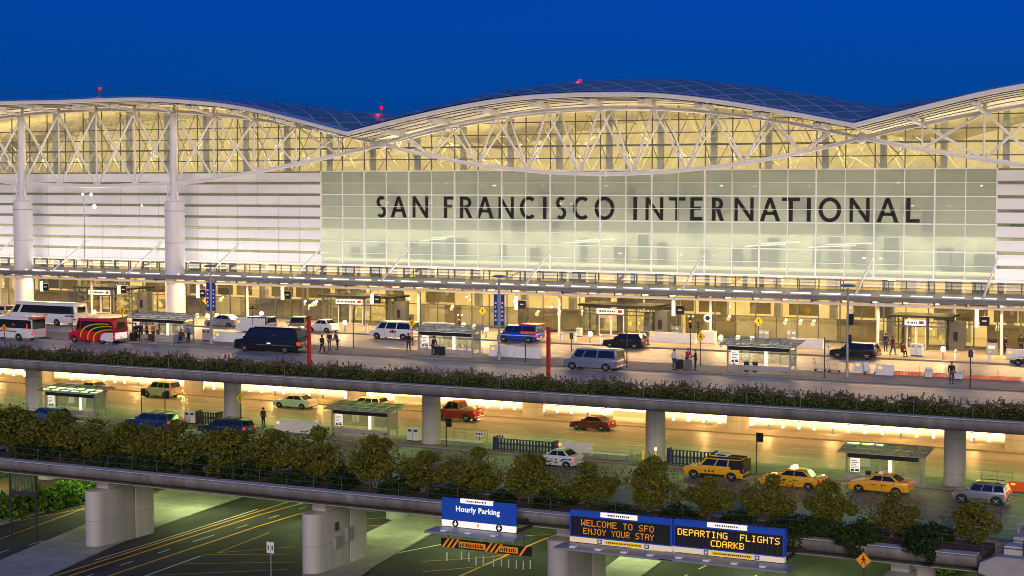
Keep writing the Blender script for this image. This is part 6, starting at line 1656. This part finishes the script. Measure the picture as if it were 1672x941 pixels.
for (a, b_) in ((1.42, 3.3), (4.46, 5.7)):
    mb = MB(); x = ca + a
    while x < ca + b_ - .1: w_ = rnd.uniform(.05, .11); mb.box(x, x + w_, SY + .0, SY + .006, zc0 + .16, zc1 - .2 - rnd.choice((0, .06))); x += w_ + .05
    mb.build('word_print', M['black'], sb, world=True)
for f in (.08, .5, .92): MB().tube([(ca + (cc - ca) * f, SY + .05, zc1), (ca + (cc - ca) * f, SY + .05, z0 - .2)], .02, 5).build('hanger', M['dark_steel'], sb, world=True)
def message_board(label, pxa, pya, pxb, zb, rows, led, strip_txt):
    x0, z1 = sxz(pxa, pya); x1 = sxz(pxb, pya + 14)[0]; z0 = z1 - zb
    t = empty('message_board', ((x0 + x1) / 2, SY, z0), label, 'message sign', 'amber message boards over the street')
    MB().box(x0, x1, SY, SY + .5, z0 + .34, z1).build('case', M['sign_blue'], t, world=True, bevel=.02)
    MB().box(x0 + .10, x1 - .10, SY - .02, SY + .01, z0 + .42, z1 - .36).build('display', M['black'], t, world=True)
    gb = MB()
    for k in range(1, 22): gb.box(x0 + .1 + (x1 - x0 - .2) * k / 22 - .008, x0 + .1 + (x1 - x0 - .2) * k / 22 + .008, SY - .026, SY - .02, z0 + .42, z1 - .36)
    gb.build('display_joints', M['dark_steel'], t, world=True)
    for (txt, fa, fb, zr_) in rows:
        led_text(lambda m_: m_.build('led_letter', led, t, world=True), txt, x0 + (x1 - x0) * fa, x0 + (x1 - x0) * fb, z0 + zr_, .40, SY - .04)
    b = MB().box(x0 + .01, x1 - .01, SY + .01, SY + .4, z0, z0 + .33).build('lower_band', mat('band_cream', (.75, .62, .45), .5, var=.05, emit=.25, ecol=(1, .8, .55)), t, world=True)
    for f in (.30, .76):
        MB().box(x0 + (x1 - x0) * f - .15, x0 + (x1 - x0) * f + .15, SY - .004, SY + .01, z0 + .03, z0 + .30).build('symbol_plate', M['navy'], b, world=True)
        MB().lathe([(.05, 0), (.10, 0), (.10, .004), (.05, .004)], (x0 + (x1 - x0) * f, SY - .010, z0 + .165), 12, axis='y').build('symbol', M['sign_white'], b, world=True)
    MB().box(x0 + (x1 - x0) * .35, x0 + (x1 - x0) * .72, SY - .004, SY + .01, z0 + .06, z0 + .27).build('yellow_strip', M['sign_yellow'], b, world=True)
    mb = MB(); x = x0 + (x1 - x0) * .37
    while x < x0 + (x1 - x0) * .69: w_ = rnd.uniform(.04, .10); mb.box(x, x + w_, SY - .010, SY - .004, z0 + .12, z0 + .21); x += w_ + .05
    mb.build('strip_print', M['black'], b, world=True)
    top_plate(t, x0 + (x1 - x0) * .31, x0 + (x1 - x0) * .67, z1 - .02)
    catwalk(t, x0, x1, z0, 4)
message_board('dark message board with dim amber words WELCOME TO SFO ENJOY YOUR STAY', 930, 833, 1097, 2.02, [('WELCOME TO SFO', .12, .84, 1.11), ('ENJOY YOUR STAY', .14, .84, .58)], M['led_dim'], 0)
message_board('dark message board with bright amber words DEPARTING FLIGHTS', 1100, 848.5, 1281, 2.02, [('DEPARTING  FLIGHTS', .04, .97, 1.11), ('CDARKB', .345, .655, .58)], M['led'], 0)
# louvred panel at the far left and the little white sign in the street
a, b = at_y(16, 766, 101.2), at_y(58, 770, 101.2); zb_ = at_y(16, 800, 101.2).z
t = empty('louvred_panel', ((a.x + b.x) / 2, 101.2, ZG), 'dark green louvred panel on posts under the left end of the lower deck', 'panel')
for x in (a.x, b.x): MB().box(x - .07, x + .07, 101.15, 101.28, ZG, a.z).build('post', M['dark_steel'], t, world=True)
MB().box(a.x, b.x, 101.16, 101.26, zb_ - .35, zb_).box(a.x, b.x, 101.16, 101.26, a.z - .12, a.z).build('rail', M['dark_steel'], t, world=True)
sl = mat('slat_green', (.06, .13, .08), .5)
for i in range(8):
    x = a.x + (b.x - a.x) * (i + .5) / 8; MB().box(x - .07, x + .07, 101.18, 101.22, zb_, a.z - .1).build('slat', sl, t, world=True)
p = at_y(442, 885, 97.5)
t = empty('street_sign', (p.x, 97.5, ZG), 'small street sign with two white plates on a grey post at the bottom left', 'sign')
MB().tube([(0, 0, 0), (0, 0, p.z - ZG)], .045, 7).build('post', M['grey_steel'], t)
for s in (-1, 1):
    b = MB().box(.03 if s > 0 else -.31, .31 if s > 0 else -.03, -.07, -.05, p.z - ZG - .80, p.z - ZG).build('sign_plate', M['sign_white'], t)
    MB().box(s * .17 - .05, s * .17 + .05, -.076, -.07, p.z - ZG - .6, p.z - ZG - .25).build('sign_symbol', M['black'], b)
# ================================================================== people
def skin_mesh(chains, name, sub=1):
    """chains: list of (points, radii) sharing the first point of the first chain or linking by index ('@i')"""
    V, E_, Rr = [], [], []
    for ch in chains:
        prev = None
        for item in ch:
            if isinstance(item, int): prev = item; continue
            p, r = item
            V.append(p); Rr.append(r); i = len(V) - 1
            if prev is not None: E_.append((prev, i))
            prev = i
    me = bpy.data.meshes.new(name); me.from_pydata(V, E_, [])
    o = bpy.data.objects.new(name, me); COL.objects.link(o)
    md = o.modifiers.new('skin', 'SKIN'); md.use_smooth_shade = True
    sv = me.skin_vertices[0].data if me.skin_vertices else None
    if sv is None:
        bpy.context.view_layer.objects.active = o
        o.select_set(True); bpy.ops.mesh.customdata_skin_add(); sv = me.skin_vertices[0].data
    for i, r in enumerate(Rr):
        sv[i].radius = (r, r) if not isinstance(r, tuple) else r
        sv[i].use_root = (i == 0)
    s = o.modifiers.new('sub', 'SUBSURF'); s.levels = sub; s.render_levels = sub
    dg = bpy.context.evaluated_depsgraph_get(); dg.update()
    out = bpy.data.meshes.new_from_object(o.evaluated_get(dg))
    bpy.data.objects.remove(o)
    return out
def pose_parts(kind):
    """joint positions of a 1.72 m figure facing -Y"""
    hip, lean, seat = .93, 0.0, False
    kn = {-1: (-.10, -.03, .50), 1: (.10, .0, .50)}; an = {-1: (-.11, .0, .09), 1: (.11, .03, .09)}
    el = {-1: (-.25, .03, 1.12), 1: (.25, .03, 1.12)}; wr = {-1: (-.25, -.06, .88), 1: (.25, -.06, .88)}
    if kind == 'walk': kn = {-1: (-.10, -.18, .52), 1: (.10, .05, .50)}; an = {-1: (-.10, -.22, .09), 1: (.10, .28, .14)}; el = {-1: (-.25, .12, 1.14), 1: (.25, -.06, 1.13)}; wr = {-1: (-.24, .10, .90), 1: (.25, -.22, .94)}
    if kind == 'reach': el = {-1: (-.27, -.10, 1.16), 1: (.25, .03, 1.12)}; wr = {-1: (-.24, -.33, 1.05), 1: (.25, -.06, .88)}
    if kind == 'lean': lean = .16; el = {-1: (-.24, -.26, 1.08), 1: (.24, -.26, 1.08)}; wr = {-1: (-.18, -.42, .92), 1: (.18, -.42, .92)}
    if kind == 'sit': hip, seat = .50, True; kn = {-1: (-.12, -.42, .50), 1: (.12, -.42, .50)}; an = {-1: (-.12, -.40, .09), 1: (.12, -.44, .09)}; el = {-1: (-.24, -.05, .70), 1: (.24, -.05, .70)}; wr = {-1: (-.14, -.28, .60), 1: (.14, -.28, .60)}
    d = hip - .93
    sp = [(0, 0, hip), (0, -lean * .3, hip + .20), (0, -lean * .8, hip + .42), (0, -lean, hip + .53), (0, -lean * 1.1, hip + .60), (0, -lean * 1.15 - .01, hip + .68), (0, -lean * 1.15 - .02, hip + .755)]
    sh = {s: (s * .185, -lean * .9, hip + .49) for s in (-1, 1)}
    hp = {s: (s * .09, 0, hip - .04) for s in (-1, 1)}
    return dict(sp=sp, sh=sh, hp=hp, kn=kn, an=an, el=el, wr=wr, hip=hip)
def add_v(a, b): return tuple(x + y for x, y in zip(a, b))
def make_person(kind):
    q = pose_parts(kind); sp = q['sp']; C = []
    # body: one continuous skin from pelvis to head, arms with five fingers, legs with feet
    chain = [[(sp[0], (.15, .11)), (sp[1], (.135, .10)), (sp[2], (.15, .105)), (sp[3], .065), (sp[4], .058), (sp[5], (.085, .098)), (sp[6], (.070, .085))]]
    n = 7
    for s in (-1, 1):
        e, w_, sh = q['el'][s], q['wr'][s], q['sh'][s]
        chain.append([2, (sh, .062), (e, .045), (w_, .030)]); n += 3
        wv = Vector(w_); d = (wv - Vector(e)).normalized()
        palm = wv + d * .055
        chain.append([n - 1, (tuple(palm), (.036, .018))]); n += 1; pi_ = n - 1
        side = d.cross(Vector((s, 0, 0))); side = side.normalized() if side.length > .1 else Vector((0, 1, 0))
        for f, (off, ln) in enumerate(((-.026, .065), (-.009, .078), (.009, .074), (.026, .058))):
            b1 = palm + d * .045 + side * off; b2 = b1 + d * ln * .55; b3 = b2 + d * ln * .35 + Vector((-s * .02, 0, 0))
            chain.append([pi_, (tuple(b1), .0095), (tuple(b2), .0088), (tuple(b3), .0075)]); n += 3
        t1 = palm - side * .042 - d * .01; t2 = t1 - side * .012 + d * .04
        chain.append([pi_, (tuple(t1), .0105), (tuple(t2), .009)]); n += 2
    for s in (-1, 1):
        k, a, h = q['kn'][s], q['an'][s], q['hp'][s]
        chain.append([0, (h, .092), (k, .058), (a, .040), (add_v(a, (0, -.10, -.045)), .036), (add_v(a, (0, -.17, -.055)), .03)]); n += 5
    body = skin_mesh(chain, 'person_body')
    jac = [[(add_v(sp[0], (0, 0, -.04)), (.172, .130)), (sp[1], (.160, .122)), (sp[2], (.172, .128)), (add_v(sp[3], (0, 0, -.02)), .085)]]
    for s in (-1, 1):
        e, w_, sh = Vector(q['el'][s]), Vector(q['wr'][s]), q['sh'][s]
        jac.append([2, (sh, .078), (tuple(e), .060), (tuple(e + (w_ - e) * .92), .045)])
    jacket = skin_mesh(jac, 'jacket')
    tr = [[(add_v(sp[0], (0, 0, .02)), (.155, .118))]]
    for s in (-1, 1):
        a = q['an'][s]; tr.append([0, (q['hp'][s], .104), (q['kn'][s], .074), (add_v(a, (0, 0, .03)), .062)])
    trousers = skin_mesh(tr, 'trousers')
    hd = Vector(sp[5])
    mb = MB()
    for s in (-1, 1):
        a = q['an'][s]; mb.box(a[0] - .048, a[0] + .048, a[1] - .20, a[1] + .07, a[2] - .09, a[2] - .01)
    def tmp(mb, nm, **k):
        o = mb.build(nm, M['black'], None, **k); me = o.data; bpy.data.objects.remove(o); return me
    shoes = tmp(mb, 'shoes', bevel=.025, smooth=True)
    hair = MB().ball(hd + Vector((0, .022, .055)), .108, 12, 8, 1.0)
    hair.f = [f for f in hair.f if not all(hair.v[i][1] < hd.y - .055 and hair.v[i][2] < hd.z + .09 for i in f)]
    hair_m = tmp(hair, 'hair', smooth='all')
    cap = tmp(MB().ball(hd + Vector((0, .012, .085)), .108, 12, 8, .75).box(hd.x - .07, hd.x + .07, hd.y - .20, hd.y - .07, hd.z + .075, hd.z + .09), 'cap', smooth=True)
    face = tmp(MB().ball(hd + Vector((-.032, -.088, .03)), .012, 6, 4).ball(hd + Vector((.032, -.088, .03)), .012, 6, 4).box(-.022, .022, hd.y - .098, hd.y - .088, hd.z - .045, hd.z - .035), 'face')
    nose = tmp(MB().add([(hd.x - .014, hd.y - .085, hd.z - .012), (hd.x + .014, hd.y - .085, hd.z - .012), (hd.x, hd.y - .118, hd.z - .010), (hd.x, hd.y - .09, hd.z + .03)], [(0, 1, 2), (0, 2, 3), (1, 3, 2), (0, 3, 1)]).ball(hd + Vector((-.085, .01, .005)), .022, 6, 4, 1.4).ball(hd + Vector((.085, .01, .005)), .022, 6, 4, 1.4), 'nose')
    bag = tmp(MB().box(-.15, .15, .11, .27, sp[1][2] - .05, sp[1][2] + .38), 'backpack', bevel=.04, smooth=True)
    return dict(body=body, jacket=jacket, trousers=trousers, shoes=shoes, hair=hair_m, cap=cap, face=face, nose=nose, backpack=bag)
PP = {k: make_person(k) for k in ('stand', 'walk', 'reach', 'lean', 'sit')}
CLOTH = {}
def cloth(c):
    if c not in CLOTH: CLOTH[c] = mat('cloth_' + c, {'black': (.014, .014, .017), 'navy': (.02, .025, .06), 'red': (.42, .015, .03), 'white': (.6, .6, .64), 'jeans': (.035, .055, .12), 'grey': (.12, .12, .13), 'green': (.03, .06, .035), 'orange': (.42, .10, .02), 'blue': (.13, .16, .26), 'brown': (.06, .035, .022), 'dark_red': (.16, .012, .012)}[c], .85, var=.1, scale=6)
    return CLOTH[c]
SKIN = [mat('skin_tan', (.36, .21, .14), .6, var=.05), mat('skin_pale', (.48, .31, .23), .6, var=.05), mat('skin_brown', (.16, .085, .05), .6, var=.05)]
HAIR = [mat('hair_black', (.012, .010, .009), .6, var=0), mat('hair_brown', (.05, .028, .015), .6, var=0)]
def person(label, px, py, z, kind, top, legs, rz=0, cap=None, bag=None, sk=0, hr=0, scale=1.0, Y=None, group=None):
    p = at_z(px, py, z) if Y is None else at_y(px, py, Y)
    t = empty('person', (p.x, p.y, z), label, 'person', group, rz); t.scale = (scale,) * 3
    d = PP[kind]
    def add(k, m, par):
        me = d[k].copy(); me.materials.clear(); me.materials.append(m)
        o = bpy.data.objects.new(k, me); COL.objects.link(o); o.parent = par; return o
    b = add('body', SKIN[sk], t)
    add('face', M['black'], b); add('nose', SKIN[sk], b)
    add('jacket', cloth(top), t); add('trousers', cloth(legs), t); add('shoes', cloth('black'), t)
    if cap: add('cap', cloth(cap), t)
    else: add('hair', HAIR[hr], t)
    if bag: add('backpack', cloth(bag), t)
    return t
A180 = PI
person('woman in a white top and blue trousers standing alone by the black suitcases', 1101, 604, .15, 'stand', 'white', 'jeans', A180 - .3)
person('person in a bright red jacket leaning over the suitcases', 1122, 602, .15, 'lean', 'red', 'navy', .9, sk=1)
person('person in black with a red cap facing the one in the red jacket', 1135.5, 604, .15, 'reach', 'black', 'black', -1.2, cap='red')
person('man in black with red shoulders at the rear of the white passenger van', 667, 574, .15, 'walk', 'dark_red', 'black', A180 + .3, bag='black')
person('person in dark clothes bending over the bags in the middle upper shelter', 707, 580, .15, 'lean', 'black', 'navy', 1.2)
person('person in black nearest the rear of the long black van', 526, 578, .15, 'walk', 'black', 'black', A180)
person('person in grey trousers, second behind the long black van', 538, 572, .15, 'stand', 'navy', 'grey', 1.0, sk=1)
person('bulky person in navy stooping, farthest right of those behind the black van', 551, 571, .15, 'lean', 'navy', 'black', -1.4)
person('person in black at the left end of the shelter by the red minibus', 222, 556, .15, 'stand', 'black', 'black', A180)
person('person in navy second from the left in the shelter by the red minibus', 229.5, 555, .15, 'stand', 'navy', 'black', .5, sk=2)
person('person in green in the shelter by the red minibus', 240, 555, .15, 'stand', 'green', 'black', 2.6)
person('person in an orange jacket in the shelter by the red minibus', 250, 556, .15, 'reach', 'orange', 'brown', 1.4, sk=1)
person('person in brown sweater farthest right in the shelter by the red minibus', 258, 553, .15, 'stand', 'brown', 'black', A180)
person('person in dark red sitting on a blue suitcase', 296.5, 559, .15, 'sit', 'dark_red', 'black', .4, sk=2)
person('person in a blue grey jacket stooping beside the blue suitcases', 308.5, 559, .15, 'lean', 'blue', 'black', -.3, sk=1)
for i, (px, c, lb) in enumerate(((229, 'black', 'person in black left of a trio waiting inside the left entrance'), (235.5, 'navy', 'person in navy in the middle of a trio by the left entrance'), (241.5, 'grey', 'person in grey coat right of a trio by the left entrance'))):
    person(lb, px, 512, .15, 'stand', c, 'black', A180 + i, Y=161.0)
person('person in navy with pale collar at the far kerb behind the black sport utility', 1446, 574, .15, 'stand', 'navy', 'navy', A180)
person('person in a dark red top walking at the far kerb behind the black sport utility', 1457.5, 580, .15, 'walk', 'dark_red', 'jeans', A180 - .5)
person('person crouched over a bag right behind the black sport utility', 1474, 582, .15, 'sit', 'dark_red', 'black', .8)
person('person in dark red left of the pair near the luggage stand at the right', 1634, 579, .15, 'stand', 'dark_red', 'black', 1.0)
person('person in black coat right of the pair near the luggage stand', 1641.5, 579, .15, 'stand', 'black', 'black', -.8)
person('person in black at the right edge of the upper pavement', 1667, 577, .15, 'walk', 'black', 'black', A180)
person('man in a dark jacket with a red hat beside the orange netting', 1553.5, 627, .15, 'stand', 'black', 'jeans', A180, cap='red')
person('person in black beside the round white sign before the glass front', 1163, 549, .15, 'stand', 'black', 'black', .3)
person('person in black left of the round white sign before the glass front', 1141, 548, .15, 'reach', 'black', 'black', 1.2)
person('person in navy standing by the barrier left of the middle lower shelter', 430, 697, ZL + .14, 'stand', 'navy', 'black', A180)
# luggage
def case(label, px, py, z, c, s=1.0, rz=0, name='suitcase', Y=None):
    p = at_z(px, py, z)
    t = empty(name, (p.x, p.y, z), label, 'suitcase', None, rz); t.scale = (s, s, s)
    MB().box(-.24, .24, -.15, .15, .06, .70).build('shell', cloth(c), t, bevel=.05, smooth=True)
    MB().tube([(-.12, .1, .68), (-.12, .1, .98), (.12, .1, .98), (.12, .1, .68)], .015, 6).build('handle', M['dark_steel'], t)
    for x in (-.18, .18): MB().lathe([(.01, -.02), (.05, -.02), (.05, .02), (.01, .02)], (x, .08, .05), 8, axis='x').build('wheel', M['tyre'], t)
    MB().box(-.19, .19, -.17, -.15, .16, .42).build('pocket', cloth(c), t, bevel=.02)
    return t
case('big black suitcase left of the pair on the kerb of the right upper island', 1110, 604, .15, 'black', 1.25)
case('big dark grey suitcase in front of the person in the red jacket', 1123.5, 605, .15, 'grey', 1.3, .3)
case('blue suitcase left of the person in dark red who sits', 288, 560, .15, 'blue', 1.1)
case('small blue suitcase right of the person in dark red who sits', 302, 560, .15, 'blue', .85)
case('black suitcase at the left end of the middle upper shelter, left one', 714, 580, .15, 'black', 1.15)
case('black suitcase at the middle upper shelter, right one', 721.5, 581, .15, 'black', 1.2)
case('black suitcase standing in the shelter by the red minibus', 217, 557, .15, 'black', 1.2)
case('brown suitcase beside the person in the orange jacket', 246, 557, .15, 'brown', 1.0)
# podium with the round white sign
p = at_z(1157, 561, .15)
t = empty('round_sign', (p.x, p.y, .15), 'round white sign on a white pedestal before the glass front', 'sign')
MB().box(-.75, .75, -.3, .3, 0, 1.25).build('pedestal', M['white_plastic'], t, bevel=.06)
MB().tube([(-.1, 0, 1.2), (-.1, 0, 2.3)], .04, 6).build('post', M['grey_steel'], t)
b = MB().lathe([(.001, -.04), (.42, -.04), (.42, .02), (.001, .02)], (-.1, -.02, 2.5), 20, axis='y').build('sign_disc', M['sign_lit'], t)
MB().lathe([(.16, -.05), (.24, -.05), (.24, -.04), (.16, -.04)], (-.1, -.02, 2.5), 16, axis='y').build('sign_symbol', M['dark_steel'], b)
p = at_z(1620, 579, .15)
t = empty('luggage_stand', (p.x, p.y, .15), 'dark luggage check in stand left of the pair at the right', 'stand')
MB().box(-.5, .5, -.3, .3, .0, 1.1).build('desk', M['grey_steel'], t, bevel=.03)
MB().box(-.42, .42, -.25, .25, 1.1, 1.5).build('bag', cloth('black'), t, bevel=.1, smooth=True)
MB().box(-.3, .3, -.312, -.30, .55, .85).build('label_plate', M['sign_white'], t)
